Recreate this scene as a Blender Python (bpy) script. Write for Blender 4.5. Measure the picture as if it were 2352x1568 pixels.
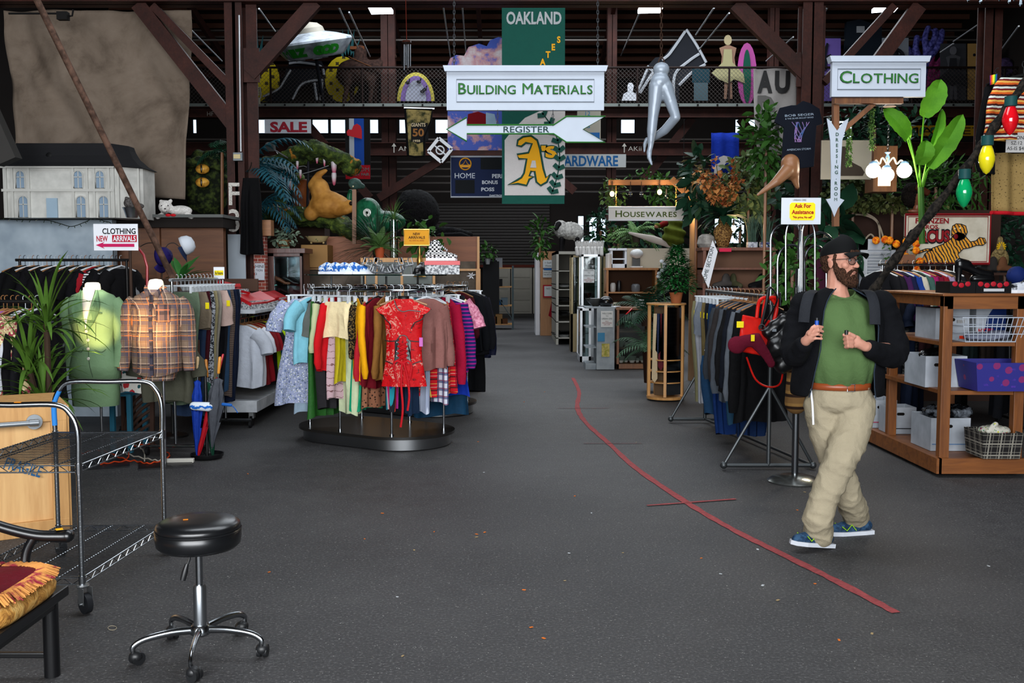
import bpy,bmesh,math,random
from math import sin,cos,pi,radians as R
from mathutils import Vector as V,Matrix,noise
rnd=random.Random(7)
SC=bpy.context.scene
COL=SC.collection
for _o in list(bpy.data.objects):bpy.data.objects.remove(_o)

# ---------------------------------------------------------------- camera
FOC,PIT,EYE=2287.0,R(4.1),1.61
cam_d=bpy.data.cameras.new('camera');cam=bpy.data.objects.new('camera',cam_d);COL.objects.link(cam)
cam_d.sensor_width=36.0;cam_d.lens=36.0*FOC/2352.0;cam_d.clip_start=.05;cam_d.clip_end=300
cam.location=(0,0,EYE);cam.rotation_euler=(pi/2-PIT,0,0)
SC.camera=cam
# ---------------------------------------------------------------- light
SC.view_settings.view_transform='Standard';SC.view_settings.look='None'
SC.view_settings.gamma=1.0;SC.view_settings.use_curve_mapping=False
SC.view_settings.exposure=0.25
SC.cycles.max_bounces=6;SC.cycles.diffuse_bounces=3;SC.cycles.glossy_bounces=3
SC.cycles.transmission_bounces=4;SC.cycles.transparent_max_bounces=16
SC.cycles.use_denoising=True;SC.cycles.caustics_reflective=False;SC.cycles.caustics_refractive=False
SC.cycles.sample_clamp_indirect=4.0
W=bpy.data.worlds.new('sky');SC.world=W;W.use_nodes=True
W.node_tree.nodes['Background'].inputs[0].default_value=(0.80,0.90,1.0,1)
W.node_tree.nodes['Background'].inputs[1].default_value=1.6

def area_light(name,loc,size,size_y,energy,color,rot):
 l=bpy.data.lights.new(name,'AREA');l.shape='RECTANGLE';l.size=size;l.size_y=size_y
 l.energy=energy;l.color=color
 o=bpy.data.objects.new(name,l);COL.objects.link(o);o.location=loc;o.rotation_euler=rot
 return o
# daylight: the big open entrance behind the camera, high windows; overhead fills added under the closed roof
area_light('entrance_daylight',(-1.0,-4.2,3.2),9.0,4.6,1450,(0.96,0.98,1.0),(R(90-8),0,0))
area_light('added_roof_fill_a',(0.5,6.5,6.6),7.0,3.0,300,(0.88,0.94,1.0),(0,0,0))
area_light('added_roof_fill_b',(1.5,16.5,7.4),9.0,4.0,520,(0.86,0.93,1.0),(0,0,0))
area_light('added_roof_fill_c',(1.0,27.5,9.6),14.0,3.0,1000,(0.88,0.94,1.0),(0,0,0))

def spot(name,loc,target,energy,color,angle=40,blend=.5,r=.05):
 l=bpy.data.lights.new(name,'SPOT');l.energy=energy;l.color=color
 l.spot_size=R(angle);l.spot_blend=blend;l.shadow_soft_size=r
 o=bpy.data.objects.new(name,l);COL.objects.link(o);o.location=loc
 o.rotation_euler=(V(target)-V(loc)).to_track_quat('-Z','Y').to_euler()
 return o
def point(name,loc,energy,color,r=.05):
 l=bpy.data.lights.new(name,'POINT');l.energy=energy;l.color=color;l.shadow_soft_size=r
 o=bpy.data.objects.new(name,l);COL.objects.link(o);o.location=loc
 return o

# ---------------------------------------------------------------- picture point -> place
def at(px,py,Y):
 """the point at depth Y seen at pixel (px, py) of the 2352x1568 photograph"""
 x,y=(px-1176)/FOC,-(py-784)/FOC
 d=V((x,cos(PIT)+y*sin(PIT),-sin(PIT)+y*cos(PIT)))
 return V((0,0,EYE))+d*(Y/d.y)
def fl(px,py,z=0.0):
 x,y=(px-1176)/FOC,-(py-784)/FOC
 d=V((x,cos(PIT)+y*sin(PIT),-sin(PIT)+y*cos(PIT)))
 return V((0,0,EYE))+d*((z-EYE)/d.z)

# ---------------------------------------------------------------- materials
def lin(h):
 if not isinstance(h,str):return (h[0],h[1],h[2],1)
 c=[int(h[i:i+2],16)/255 for i in (0,2,4)]
 return tuple([(v/12.92 if v<=.04045 else ((v+.055)/1.055)**2.4) for v in c]+[1])
_M={}
class NT:
 def __init__(s,name,rough=.7,metal=0.0,spec=.5):
  s.m=bpy.data.materials.new(name);s.m.use_nodes=True
  s.n=s.m.node_tree.nodes;s.l=s.m.node_tree.links
  s.b=s.n['Principled BSDF']
  s.b.inputs['Roughness'].default_value=rough;s.b.inputs['Metallic'].default_value=metal
  s.b.inputs['Specular IOR Level'].default_value=spec
  s.tc=None
 def set(s,sock,v):
  if hasattr(v,'links'):s.l.new(v,sock)
  elif isinstance(v,(tuple,list)) and sock.type=='RGBA':sock.default_value=tuple(v)[:4]
  else:sock.default_value=v
 def co(s,scale=(1,1,1),rot=(0,0,0),kind='Object'):
  if not s.tc:s.tc=s.n.new('ShaderNodeTexCoord')
  mp=s.n.new('ShaderNodeMapping');s.l.new(s.tc.outputs[kind],mp.inputs[0])
  mp.inputs['Scale'].default_value=scale if not isinstance(scale,(int,float)) else (scale,)*3
  mp.inputs['Rotation'].default_value=rot
  return mp.outputs[0]
 def math(s,op,a,b=0.0,c=0.0):
  n=s.n.new('ShaderNodeMath');n.operation=op
  s.set(n.inputs[0],a);s.set(n.inputs[1],b);s.set(n.inputs[2],c);return n.outputs[0]
 def noise(s,co,scale=5,detail=3,rough=.5,dist=0):
  n=s.n.new('ShaderNodeTexNoise');s.l.new(co,n.inputs['Vector'])
  n.inputs['Scale'].default_value=scale;n.inputs['Detail'].default_value=detail
  n.inputs['Roughness'].default_value=rough;n.inputs['Distortion'].default_value=dist
  return n.outputs[0]
 def vor(s,co,scale=5,out='Distance',feature='F1',rand=1.0):
  n=s.n.new('ShaderNodeTexVoronoi');s.l.new(co,n.inputs['Vector']);n.feature=feature
  n.inputs['Scale'].default_value=scale;n.inputs['Randomness'].default_value=rand;return n.outputs[out]
 def ramp(s,f,stops,const=False):
  n=s.n.new('ShaderNodeValToRGB');s.set(n.inputs[0],f);r=n.color_ramp
  if const:r.interpolation='CONSTANT'
  while len(r.elements)<len(stops):r.elements.new(.5)
  for e,(p,c) in zip(r.elements,stops):e.position=p;e.color=lin(c)
  return n.outputs[0]
 def mix(s,f,a,b):
  n=s.n.new('ShaderNodeMix');n.data_type='RGBA'
  s.set(n.inputs[0],f);s.set(n.inputs[6],lin(a) if isinstance(a,str) else a);s.set(n.inputs[7],lin(b) if isinstance(b,str) else b)
  return n.outputs[2]
 def sep(s,co):
  n=s.n.new('ShaderNodeSeparateXYZ');s.l.new(co,n.inputs[0]);return n.outputs
 def col(s,c):s.set(s.b.inputs['Base Color'],lin(c) if isinstance(c,str) else c);return s
 def bump(s,h,strength=.3,dist=.01):
  n=s.n.new('ShaderNodeBump');n.inputs['Strength'].default_value=strength;n.inputs['Distance'].default_value=dist
  s.set(n.inputs['Height'],h);s.l.new(n.outputs[0],s.b.inputs['Normal']);return s

def cloth(c,rough=.85,var=.25,name='cloth'):
 k=('cloth',c,rough,var)
 if k not in _M:
  t=NT(name+'_'+c,rough,0,.12);co=t.co()
  n=t.noise(co,14,4,.6);f=t.noise(co,260,2)
  a,b=lin(c),[v*(1-var) for v in lin(c)[:3]]+[1]
  t.col(t.mix(n,tuple(b),a)).bump(t.math('ADD',t.math('MULTIPLY',n,1.0),t.math('MULTIPLY',f,.15)),.5,.02)
  _M[k]=t.m
 return _M[k]
def plain(c,rough=.5,metal=0.0,name='paint',spec=.5):
 k=('plain',c,rough,metal,spec)
 if k not in _M:
  t=NT(name+'_'+c,rough,metal,spec if rough<.5 or metal else .12);co=t.co();n=t.noise(co,6,4)
  a,b=lin(c),[v*.86 for v in lin(c)[:3]]+[1]
  t.col(t.mix(n,tuple(b),a));_M[k]=t.m
 return _M[k]
def chrome(c='A4A8AC',rough=.2):
 return plain(c,rough,1.0,'chrome')
def wood(c1,c2,scale=1.0,rough=.5,axis='z',name='wood'):
 k=('wood',c1,c2,scale,rough,axis)
 if k not in _M:
  t=NT(name+'_'+c1,rough)
  sc={'z':(9,9,.8),'x':(.8,9,9),'y':(9,.8,9)}[axis]
  co=t.co(tuple(v*scale for v in sc))
  n=t.noise(co,2.2,5,.6,1.2);f=t.noise(co,14,2)
  t.col(t.ramp(t.math('ADD',t.math('MULTIPLY',n,.8),t.math('MULTIPLY',f,.2)),[(.3,c1),(.7,c2)])).bump(n,.15,.01)
  _M[k]=t.m
 return _M[k]
def speck(a,b,scale=60,lo=.45,hi=.6,rough=.8,name='marl',bump=.3,aniso=(1,1,1),detail=3):
 k=('speck',a,b,scale,lo,hi,rough,aniso,bump)
 if k not in _M:
  t=NT(name+'_'+a,rough,0,.12);co=t.co(aniso);n=t.noise(co,scale,detail,.6)
  t.col(t.ramp(n,[(lo,a),(hi,b)]));t.bump(n,bump,.01);_M[k]=t.m
 return _M[k]
def stripes(cs,period,axis=2,rough=.85,wob=0.0,name='stripe'):
 k=('str',tuple(cs),period,axis,wob)
 if k not in _M:
  t=NT(name,rough,0,.2);co=t.co();x=t.sep(co)[axis]
  if wob:x=t.math('ADD',x,t.math('MULTIPLY',t.noise(co,30,2),wob))
  f=t.math('FRACT',t.math('DIVIDE',x,period))
  t.col(t.ramp(f,[(i/len(cs),c) for i,c in enumerate(cs)],True));_M[k]=t.m
 return _M[k]
def plaid(base,lines,name='plaid',rough=.85,swap=0):
 """lines: (colour, period, width, offset, strength) laid along both x and z"""
 k=('plaid',base,tuple(lines))
 if k not in _M:
  t=NT(name,rough,0,.2);co=t.co();s=t.sep(co);c=lin(base)
  xy=t.math('ADD',s[0],s[1])
  for (cc,per,w,off,st) in lines:
   for ax in (xy,s[2]):
    f=t.math('FRACT',t.math('ADD',t.math('DIVIDE',ax,per),off))
    g=t.math('MULTIPLY',t.math('LESS_THAN',f,w),st);c=t.mix(g,c,lin(cc))
  t.col(c);t.bump(t.noise(co,20,4),.4,.02);_M[k]=t.m
 return _M[k]
def floral(base,cs,scale=18,th=.3,name='floral',rough=.8):
 k=('flo',base,tuple(cs),scale,th)
 if k not in _M:
  t=NT(name,rough,0,.2);c=lin(base)
  for i,cc in enumerate(cs):
   co=t.co(1.0+.23*i,(i*1.3,i*.7,i))
   v=t.vor(co,scale*(1+.3*i));n=t.noise(co,scale*3,3)
   g=t.math('LESS_THAN',t.math('ADD',v,t.math('MULTIPLY',n,.35)),th+.15)
   c=t.mix(g,c,lin(cc))
  t.col(c);_M[k]=t.m
 return _M[k]
def leafm(a,b,rough=.6,name='leaf'):
 k=('leaf',a,b)
 if k not in _M:
  t=NT(name+'_'+a,rough,0,.15);co=t.co();n=t.noise(co,9,3);f=t.noise(co,70,2)
  t.col(t.mix(t.math('ADD',t.math('MULTIPLY',n,.7),t.math('MULTIPLY',f,.3)),a,b))
  _M[k]=t.m
 return _M[k]
def glow(c,s,name='glow'):
 k=('glow',c,s)
 if k not in _M:
  t=NT(name,.4);t.b.inputs['Emission Color'].default_value=lin(c);t.b.inputs['Emission Strength'].default_value=s
  t.col(c);_M[k]=t.m
 return _M[k]
def glass(c='E8F0F0',rough=.03,tint=.12):
 k=('glass',c,rough,tint)
 if k not in _M:
  m=bpy.data.materials.new('glass_'+c);m.use_nodes=True;n=m.node_tree.nodes;l=m.node_tree.links
  n.clear();o=n.new('ShaderNodeOutputMaterial');tr=n.new('ShaderNodeBsdfTransparent');g=n.new('ShaderNodeBsdfGlossy')
  tr.inputs[0].default_value=lin(c);g.inputs['Roughness'].default_value=rough
  fr=n.new('ShaderNodeFresnel');fr.inputs[0].default_value=1.45
  ad=n.new('ShaderNodeMath');ad.operation='ADD';ad.inputs[1].default_value=tint*.05;l.new(fr.outputs[0],ad.inputs[0])
  mx=n.new('ShaderNodeMixShader');l.new(ad.outputs[0],mx.inputs[0]);l.new(tr.outputs[0],mx.inputs[1]);l.new(g.outputs[0],mx.inputs[2])
  l.new(mx.outputs[0],o.inputs[0]);_M[k]=m
 return _M[k]

# ---------------------------------------------------------------- objects
def tag(o,label=None,cat=None,group=None,kind=None):
 if label:o['label']=label
 if cat:o['category']=cat
 if group:o['group']=group
 if kind:o['kind']=kind
 return o
def thing(name,label,cat,group=None,loc=None,rz=0.0):
 o=bpy.data.objects.new(name,None);COL.objects.link(o);o.empty_display_size=.1
 if loc is not None:o.location=loc;o.rotation_euler=(0,0,rz);o['_l']=1
 return tag(o,label,cat,group)
class MB:
 def __init__(s):s.v=[];s.f=[]
 def add(s,vs,fs):
  b=len(s.v);s.v+=[tuple(p) for p in vs];s.f+=[tuple(i+b for i in f) for f in fs];return s
 def bx(s,x0,x1,y0,y1,z0,z1):
  return s.add([(x0,y0,z0),(x1,y0,z0),(x1,y1,z0),(x0,y1,z0),(x0,y0,z1),(x1,y0,z1),(x1,y1,z1),(x0,y1,z1)],
                     [(0,3,2,1),(4,5,6,7),(0,1,5,4),(1,2,6,5),(2,3,7,6),(3,0,4,7)])
 def cb(s,c,d,rot=None):
  """box of size d centred at c, optionally turned by a 3x3/euler-z"""
  hx,hy,hz=d[0]/2,d[1]/2,d[2]/2
  M3=Matrix.Rotation(rot,3,'Z') if isinstance(rot,(int,float)) else (rot if rot is not None else Matrix.Identity(3))
  vs=[V(c)+M3 @ V((a*hx,b*hy,e*hz)) for e in (-1,1) for a,b in ((-1,-1),(1,-1),(1,1),(-1,1))]
  return s.add(vs,[(0,3,2,1),(4,5,6,7),(0,1,5,4),(1,2,6,5),(2,3,7,6),(3,0,4,7)])
 def beam(s,a,b,w,h,up=(0,0,1)):
  """square bar from a to b, w wide, h deep (along up)"""
  a,b=V(a),V(b);d=(b-a).normalized();u=V(up)
  if abs(d.dot(u))>.98:u=V((0,1,0))
  x=d.cross(u).normalized();y=x.cross(d).normalized();vs=[]
  for p in (a,b):
   for i,j in ((-1,-1),(1,-1),(1,1),(-1,1)):vs.append(p+x*i*w/2+y*j*h/2)
  return s.add(vs,[(0,1,2,3),(7,6,5,4),(0,4,5,1),(1,5,6,2),(2,6,7,3),(3,7,4,0)])
 def tube(s,pts,r,n=8,closed=False,caps=True,flat=1.0,up=None):
  pts=[V(p) for p in pts];m=len(pts);rr=r if isinstance(r,(list,tuple)) else [r]*m
  vs,fs=[],[];pu=None
  for i,p in enumerate(pts):
   if closed:t=pts[(i+1) % m]-pts[i-1]
   else:t=pts[min(i+1,m-1)]-pts[max(i-1,0)]
   t=t.normalized() if t.length>1e-9 else V((0,0,1))
   if pu is None:
    u=V(up) if up else (V((0,0,1)) if abs(t.z)<.9 else V((1,0,0)))
   else:u=pu
   u=(u-t*u.dot(t))
   if u.length<1e-6:u=V((1,0,0))-t*t.x
   u.normalize();w=t.cross(u);pu=u
   for k in range(n):
    a=2*pi*k/n;vs.append(p+u*cos(a)*rr[i]+w*sin(a)*rr[i]*flat)
  for i in range(m if closed else m-1):
   for k in range(n):
    a,b=i*n+k,i*n+(k+1) % n;c,d=((i+1) % m)*n+(k+1) % n,((i+1) % m)*n+k
    fs.append((a,b,c,d))
  if caps and not closed:fs.append(tuple(range(n))[::-1]);fs.append(tuple((m-1)*n+k for k in range(n)))
  return s.add(vs,fs)
 def cap(s,pts,r,n=12,flat=1.0,up=None):
  """tube with rounded ends (for blobs)"""
  pts=[V(p) for p in pts];rr=list(r) if isinstance(r,(list,tuple)) else [r]*len(pts)
  d0=(pts[0]-pts[1]).normalized();d1=(pts[-1]-pts[-2]).normalized()
  A=[pts[0]+d0*rr[0]*sin(t) for t in (1.5,1.1,.7,.35)];RA=[rr[0]*cos(t) for t in (1.5,1.1,.7,.35)]
  B=[pts[-1]+d1*rr[-1]*sin(t) for t in (.35,.7,1.1,1.5)];RB=[rr[-1]*cos(t) for t in (.35,.7,1.1,1.5)]
  return s.tube(A+pts+B,RA+rr+RB,n,flat=flat,up=up)
 def lathe(s,prof,c=(0,0,0),n=20,close=True,sx=1.0,sy=1.0):
  c=V(c);vs,fs=[],[]
  for (r,z) in prof:
   for k in range(n):a=2*pi*k/n;vs.append(c+V((cos(a)*r*sx,sin(a)*r*sy,z)))
  for i in range(len(prof)-1):
   for k in range(n):fs.append((i*n+k,i*n+(k+1) % n,(i+1)*n+(k+1) % n,(i+1)*n+k))
  if close:
   if prof[0][0]>1e-4:fs.append(tuple(range(n))[::-1])
   if prof[-1][0]>1e-4:fs.append(tuple((len(prof)-1)*n+k for k in range(n)))
  return s.add(vs,fs)
 def ell(s,c,r,rot=None,n=16,m=10):
  c=V(c);r=(r,r,r) if isinstance(r,(int,float)) else r;vs,fs=[],[]
  M3=rot if rot is not None else Matrix.Identity(3)
  for i in range(m+1):
   t=-pi/2+pi*i/m
   for k in range(n):
    a=2*pi*k/n;vs.append(c+M3 @ V((r[0]*cos(t)*cos(a),r[1]*cos(t)*sin(a),r[2]*sin(t))))
  for i in range(m):
   for k in range(n):fs.append((i*n+k,i*n+(k+1) % n,(i+1)*n+(k+1) % n,(i+1)*n+k))
  return s.add(vs,fs)
 def prism(s,pts,o,ex,ey,t):
  """2-D outline pts laid at o along ex, ey and given thickness t along ex x ey (away from the viewer)"""
  o,ex,ey=V(o),V(ex),V(ey);nz=ex.cross(ey).normalized();n=len(pts)
  ar=sum(pts[i][0]*pts[(i+1) % n][1]-pts[(i+1) % n][0]*pts[i][1] for i in range(n))
  if ar<0:pts=pts[::-1]
  vs=[o+ex*p[0]+ey*p[1] for p in pts]+[o+ex*p[0]+ey*p[1]-nz*t for p in pts]
  fs=[tuple(range(n)),tuple(range(2*n-1,n-1,-1))]+[(i,i+n,(i+1) % n+n,(i+1) % n) for i in range(n)]
  return s.add(vs,fs)
 def grid(s,fn,nu,nv,closed_u=False):
  vs=[fn(i/nu if closed_u else i/(nu-1),j/(nv-1)) for j in range(nv) for i in range(nu)];fs=[]
  for j in range(nv-1):
   for i in range(nu if closed_u else nu-1):fs.append((j*nu+i,j*nu+(i+1) % nu,(j+1)*nu+(i+1) % nu,(j+1)*nu+i))
  return s.add(vs,fs)
 def mesh(s,name,mat=None,smooth=True,ang=40):
  me=bpy.data.meshes.new(name);me.from_pydata(s.v,[],s.f);me.update()
  if mat:me.materials.append(mat)
  if smooth:
   me.shade_smooth()
   try:me.set_sharp_from_angle(angle=R(ang))
   except Exception:pass
  return me
 def build(s,name,mat,parent=None,smooth=True,bevel=0.0,fix=False,solid=0.0,sub=0,ang=40):
  me=s.mesh(name,mat,smooth,ang)
  if fix:
   b=bmesh.new();b.from_mesh(me);bmesh.ops.recalc_face_normals(b,faces=b.faces);b.to_mesh(me);b.free()
  o=bpy.data.objects.new(name,me);COL.objects.link(o)
  if parent:o.parent=parent
  if solid:m=o.modifiers.new('solid','SOLIDIFY');m.thickness=solid;m.offset=0
  if bevel:m=o.modifiers.new('bevel','BEVEL');m.width=bevel;m.segments=2;m.limit_method='ANGLE';m.angle_limit=R(50)
  if sub:m=o.modifiers.new('sub','SUBSURF');m.levels=sub;m.render_levels=sub
  return o
def remesh(mb,name,mat,parent,voxel=.01,smooth=4,disp=None):
 """fuse the pieces of mb into one continuous surface"""
 me=mb.mesh('tmp');o=bpy.data.objects.new('tmp',me);COL.objects.link(o)
 b=bmesh.new();b.from_mesh(me);bmesh.ops.recalc_face_normals(b,faces=b.faces);b.to_mesh(me);b.free()
 m=o.modifiers.new('r','REMESH');m.mode='VOXEL';m.voxel_size=voxel;m.use_smooth_shade=True
 if smooth:m=o.modifiers.new('s','SMOOTH');m.iterations=smooth;m.factor=.5
 dg=bpy.context.evaluated_depsgraph_get();dg.update()
 me2=bpy.data.meshes.new_from_object(o.evaluated_get(dg));me2.name=name
 bpy.data.objects.remove(o);me2.materials.clear();me2.materials.append(mat)
 if disp:
  nn=[v.normal.copy() for v in me2.vertices]
  for v,n in zip(me2.vertices,nn):v.co=v.co+n*disp(v.co)
  me2.update()
 me2.shade_smooth()
 o2=bpy.data.objects.new(name,me2);COL.objects.link(o2)
 if parent:o2.parent=parent
 return o2
_T={}
def text_mesh(s,bold=0.0,ext=.0,sp=1.0):
 if 'M' in s:bold=0.0
 k=(s,bold,ext,sp)
 if k in _T:return _T[k]
 c=bpy.data.curves.new('t','FONT');c.body=s;c.size=1;c.offset=bold;c.extrude=ext;c.space_character=sp;c.resolution_u=3
 o=bpy.data.objects.new('t',c);COL.objects.link(o)
 dg=bpy.context.evaluated_depsgraph_get();dg.update()
 me=bpy.data.meshes.new_from_object(o.evaluated_get(dg));bpy.data.objects.remove(o)
 vs=[tuple(v.co) for v in me.vertices];fs=[tuple(p.vertices) for p in me.polygons]
 _T[k]=(vs,fs);return _T[k]
def text(s,cx,cy,h,o,ex,ey,mb=None,w=None,bold=.0,sp=1.0,small=False,lift=.004,sq=1.0,rot=0.0,fixed_h=True):
 """lettering centred at (cx, cy) in the plane o + ex*x + ey*y (metres), cap height h, optional total width w"""
 mb=mb or MB();o,ex,ey=V(o),V(ex),V(ey);nz=ex.cross(ey).normalized()
 vs,fs=[],[];x=0
 runs=[(s,1.0)]
 if small:
  runs=[]
  for i,ch in enumerate(s):
   big=ch!=' ' and (i==0 or s[i-1]==' ');runs.append((ch,1.0 if big else .8))
 for ch,k in runs:
  if ch==' ':x+=.35;continue
  tv,tf=text_mesh(ch,bold,.0,sp)
  if not tv:x+=.3;continue
  x0=min(v[0] for v in tv);x1=max(v[0] for v in tv);b=len(vs)
  if len(runs)>1:vs+=[((v[0]-x0)*k+x,v[1]*k) for v in tv];x+=(x1-x0)*k+.075*sp
  else:vs+=[(v[0]-x0,v[1]) for v in tv];x+=x1-x0
  fs+=[tuple(i+b for i in f) for f in tf]
 X0,X1=min(v[0] for v in vs),max(v[0] for v in vs);H=.72;k=h/H
 kx=(w/(X1-X0)) if w else k*sq
 out=[]
 for v in vs:
  a,b=(v[0]-(X0+X1)/2)*kx,(v[1]-H/2)*k
  a,b=a*cos(rot)-b*sin(rot),a*sin(rot)+b*cos(rot)
  out.append(o+ex*(cx+a)+ey*(cy+b)+nz*lift)
 mb.add(out,fs);return mb
def kids(o):return list(o.children)
def copy_tree(o,parent=None):
 c=o.copy();COL.objects.link(c);c.parent=parent
 for ch in kids(o):copy_tree(ch,c)
 return c
def chain(mb,a,b,r=.012,wire=.003):
 a,b=V(a),V(b);L=(b-a).length;n=max(2,int(L/(r*2.6)));d=(b-a)/n
 for i in range(n):
  p=a+d*(i+.5);u=V((1,0,0)) if i % 2 else V((0,1,0));t=d.normalized()
  mb.tube([p+u*cos(x)*r*.62+t*sin(x)*r*1.7 for x in [2*pi*j/8 for j in range(8)]],wire,4,closed=True)
 return mb
EX,EZ=V((1,0,0)),V((0,0,1))

# ================================================================ the building
def struct(o):o['kind']='structure';return o
def steel():
 k='steel'
 if k not in _M:
  t=NT('rust_red_steel',.6,0,.2);co=t.co();n=t.noise(co,3,5,.65);f=t.noise(co,40,3)
  t.col(t.ramp(t.math('ADD',t.math('MULTIPLY',n,.7),t.math('MULTIPLY',f,.3)),[(.3,'1E0F0C'),(.55,'371A14'),(.75,'4A251C')]))
  t.bump(f,.15);_M[k]=t.m
 return _M[k]
def floor_mat():
 t=NT('worn_asphalt',.62,0,.35);co=t.co()
 big=t.noise(co,.8,5,.6);mid=t.noise(co,6,5,.7);fine=t.noise(co,75,4,.75);v=t.vor(co,60)
 c=t.ramp(t.math('ADD',t.math('MULTIPLY',big,.5),t.math('MULTIPLY',mid,.5)),[(.32,'2C2B2C'),(.5,'383738'),(.68,'434242')])
 c=t.mix(t.math('MULTIPLY',t.math('GREATER_THAN',fine,.58),.5),c,'706F6E')
 c=t.mix(t.math('MULTIPLY',t.math('LESS_THAN',fine,.42),.55),c,'1C1C1D')
 c=t.mix(t.math('MULTIPLY',t.math('LESS_THAN',v,.16),t.math('GREATER_THAN',t.noise(co,23,2),.60)),c,'9A9894')
 t.col(c)
 t.set(t.b.inputs['Roughness'],t.math('ADD',.5,t.math('MULTIPLY',mid,.3)))
 t.bump(t.math('ADD',fine,t.math('MULTIPLY',v,.4)),.55,.006);return t.m
fo=struct(MB().bx(-13,15,-8,39,-.2,0).build('floor',floor_mat(),smooth=0))
# the painted red line and its cross marks
def ribbon(pts,w,z=.004):
 mb=MB();P=[V(p) for p in pts];vs=[]
 for i,p in enumerate(P):
  t=(P[min(i+1,len(P)-1)]-P[max(i-1,0)]).normalized();s=V((-t.y,t.x,0))*w/2*(.8+.4*rnd.random())
  vs+=[p+s,p-s]
 return mb.add([(v.x,v.y,z) for v in vs],[(2*i,2*i+1,2*i+3,2*i+2) for i in range(len(P)-1)])
def smooth_pts(ps,k=8):
 P=[V(p) for p in ps];out=[]
 for i in range(len(P)-1):
  a,b,c,d=P[max(i-1,0)],P[i],P[i+1],P[min(i+2,len(P)-1)]
  for j in range(k):
   t=j/k;out.append(.5*((2*b)+(c-a)*t+(2*a-5*b+4*c-d)*t*t+(3*b-a-3*c+d)*t**3))
 return out+[P[-1]]
lm=speck('7E3A3C','9C4A4B',30,.3,.7,.8,'red_floor_paint')
fade=speck('4A4040','774346',60,.4,.6,.8,'worn_red_floor_paint')
px_line=[(1316,868),(1330,900),(1326,935),(1345,970),(1400,1020),(1460,1075),(1570,1150),(1680,1215),(1800,1275),(1930,1340),(2058,1408)]
rb=ribbon(smooth_pts([fl(*p) for p in px_line]),.055).build('floor_line',lm,fo,smooth=0)
for a,b in (((1486,1162),(1690,1147)),((1340,1019),(1475,1019)),((1282,938),(1398,938))):
 A,B=fl(*a),fl(*b);ribbon([A.lerp(B,i/10) for i in range(11)],.03 if a[0]==1486 else .018,.006).build('floor_line',lm if a[0]==1486 else fade,fo,smooth=0)

dark=plain('2A2523',.8,0,'dark_wall')
struct(MB().bx(-13.2,-13,-8,39,0,13).build('wall_left',dark,smooth=0))
struct(MB().bx(15,15.2,-8,39,0,13).build('wall_right',dark,smooth=0))
# front wall with the wide entrance
wf=MB().bx(-13,-6.5,-4.4,-4.2,0,7).bx(6,15,-4.4,-4.2,0,7).bx(-6.5,6,-4.4,-4.2,5.6,7)
struct(wf.build('wall_front',plain('4A4644',.8,0,'front_wall'),smooth=0))
# back wall with openings (x0,x1,z0,z1)
YB=37.0
def X_(px,Y):return (px-1176)/FOC*Y*1.0
def Z_(py,Y):return at(1176,py,Y).z
openings=[]
cz0,cz1=Z_(307,YB),Z_(272,YB)
for a,b in ((440,452),(582,672),(674,713),(715,755),(757,830),(842,870),(915,955),(998,1030),(1030,1100),(1425,1460),(1688,1712),(1714,1742)):
 openings.append((at(a,300,YB).x,at(b,300,YB).x,cz0,cz1))
openings+=[(at(2150,290,YB).x,at(2270,290,YB).x,cz0,Z_(268,YB))]
for a,b,c,d in ((1326,1342,600,494),(1352,1372,560,497),(1378,1402,560,499),(1640,1668,560,500),(1672,1712,560,500),(2270,2296,545,485),(2300,2420,545,480),(2300,2330,610,560),(1905,1960,320,275)):
 openings.append((at(a,c,YB).x,at(b,c,YB).x,Z_(c,YB),Z_(d,YB)))
xs=sorted({-13.0,15.0} | {v for o in openings for v in o[:2]});zs=sorted({0.0,13.0} | {v for o in openings for v in o[2:]})
wb=MB()
for i in range(len(xs)-1):
 j0=None
 for j in range(len(zs)-1):
  cx,cz=(xs[i]+xs[i+1])/2,(zs[j]+zs[j+1])/2
  hole=any(o[0]<cx<o[1] and o[2]<cz<o[3] for o in openings)
  if not hole and j0 is None:j0=zs[j]
  if (hole or j==len(zs)-2) and j0 is not None:
   wb.bx(xs[i],xs[i+1],YB,YB+.2,j0,zs[j] if hole else zs[j+1]);j0=None
struct(wb.build('wall_back',dark,smooth=0))
for n,o in enumerate(openings):
 w=struct(MB().bx(o[0],o[1],YB+.09,YB+.1,o[2],o[3]).build('window_%d' % (n+1),glass('F4FAFF',.1,0),smooth=0))
 fr=MB()
 for a,b,c,d in ((o[0],o[1],o[2],o[2]+.03),(o[0],o[1],o[3]-.03,o[3]),(o[0],o[0]+.03,o[2],o[3]),(o[1]-.03,o[1],o[2],o[3])):fr.bx(a,b,YB+.04,YB+.14,c,d)
 fr.build('window_frame',dark,w,smooth=0)
# roof: sloping deck on purlins, high at the middle bays
rf=MB()
prof=[(-8,6.9),(11.9,6.9),(12.1,12.6),(25,12.4),(39,8.4)]
for (y0,z0),(y1,z1) in zip(prof,prof[1:]):
 rf.add([(-13,y0,z0),(15,y0,z0),(15,y1,z1),(-13,y1,z1),(-13,y0,z0+.2),(15,y0,z0+.2),(15,y1,z1+.2),(-13,y1,z1+.2)],
           [(0,3,2,1),(4,5,6,7),(0,1,5,4),(1,2,6,5),(2,3,7,6),(3,0,4,7)])
struct(rf.build('ceiling',plain('1C1614',.9,0,'roof_deck'),smooth=0))
pur=plain('5A3A2E',.7,0,'purlin_paint')
pm=MB()
y=24.0
while y<37:
 z=12.4-(y-25)*(4.0/14.0)-.12
 if y<25:z=12.3
 pm.beam((-13,y,z),(15,y,z),.07,.16);y+=.55
struct(pm.build('ceiling_slat',pur,smooth=0))
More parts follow.
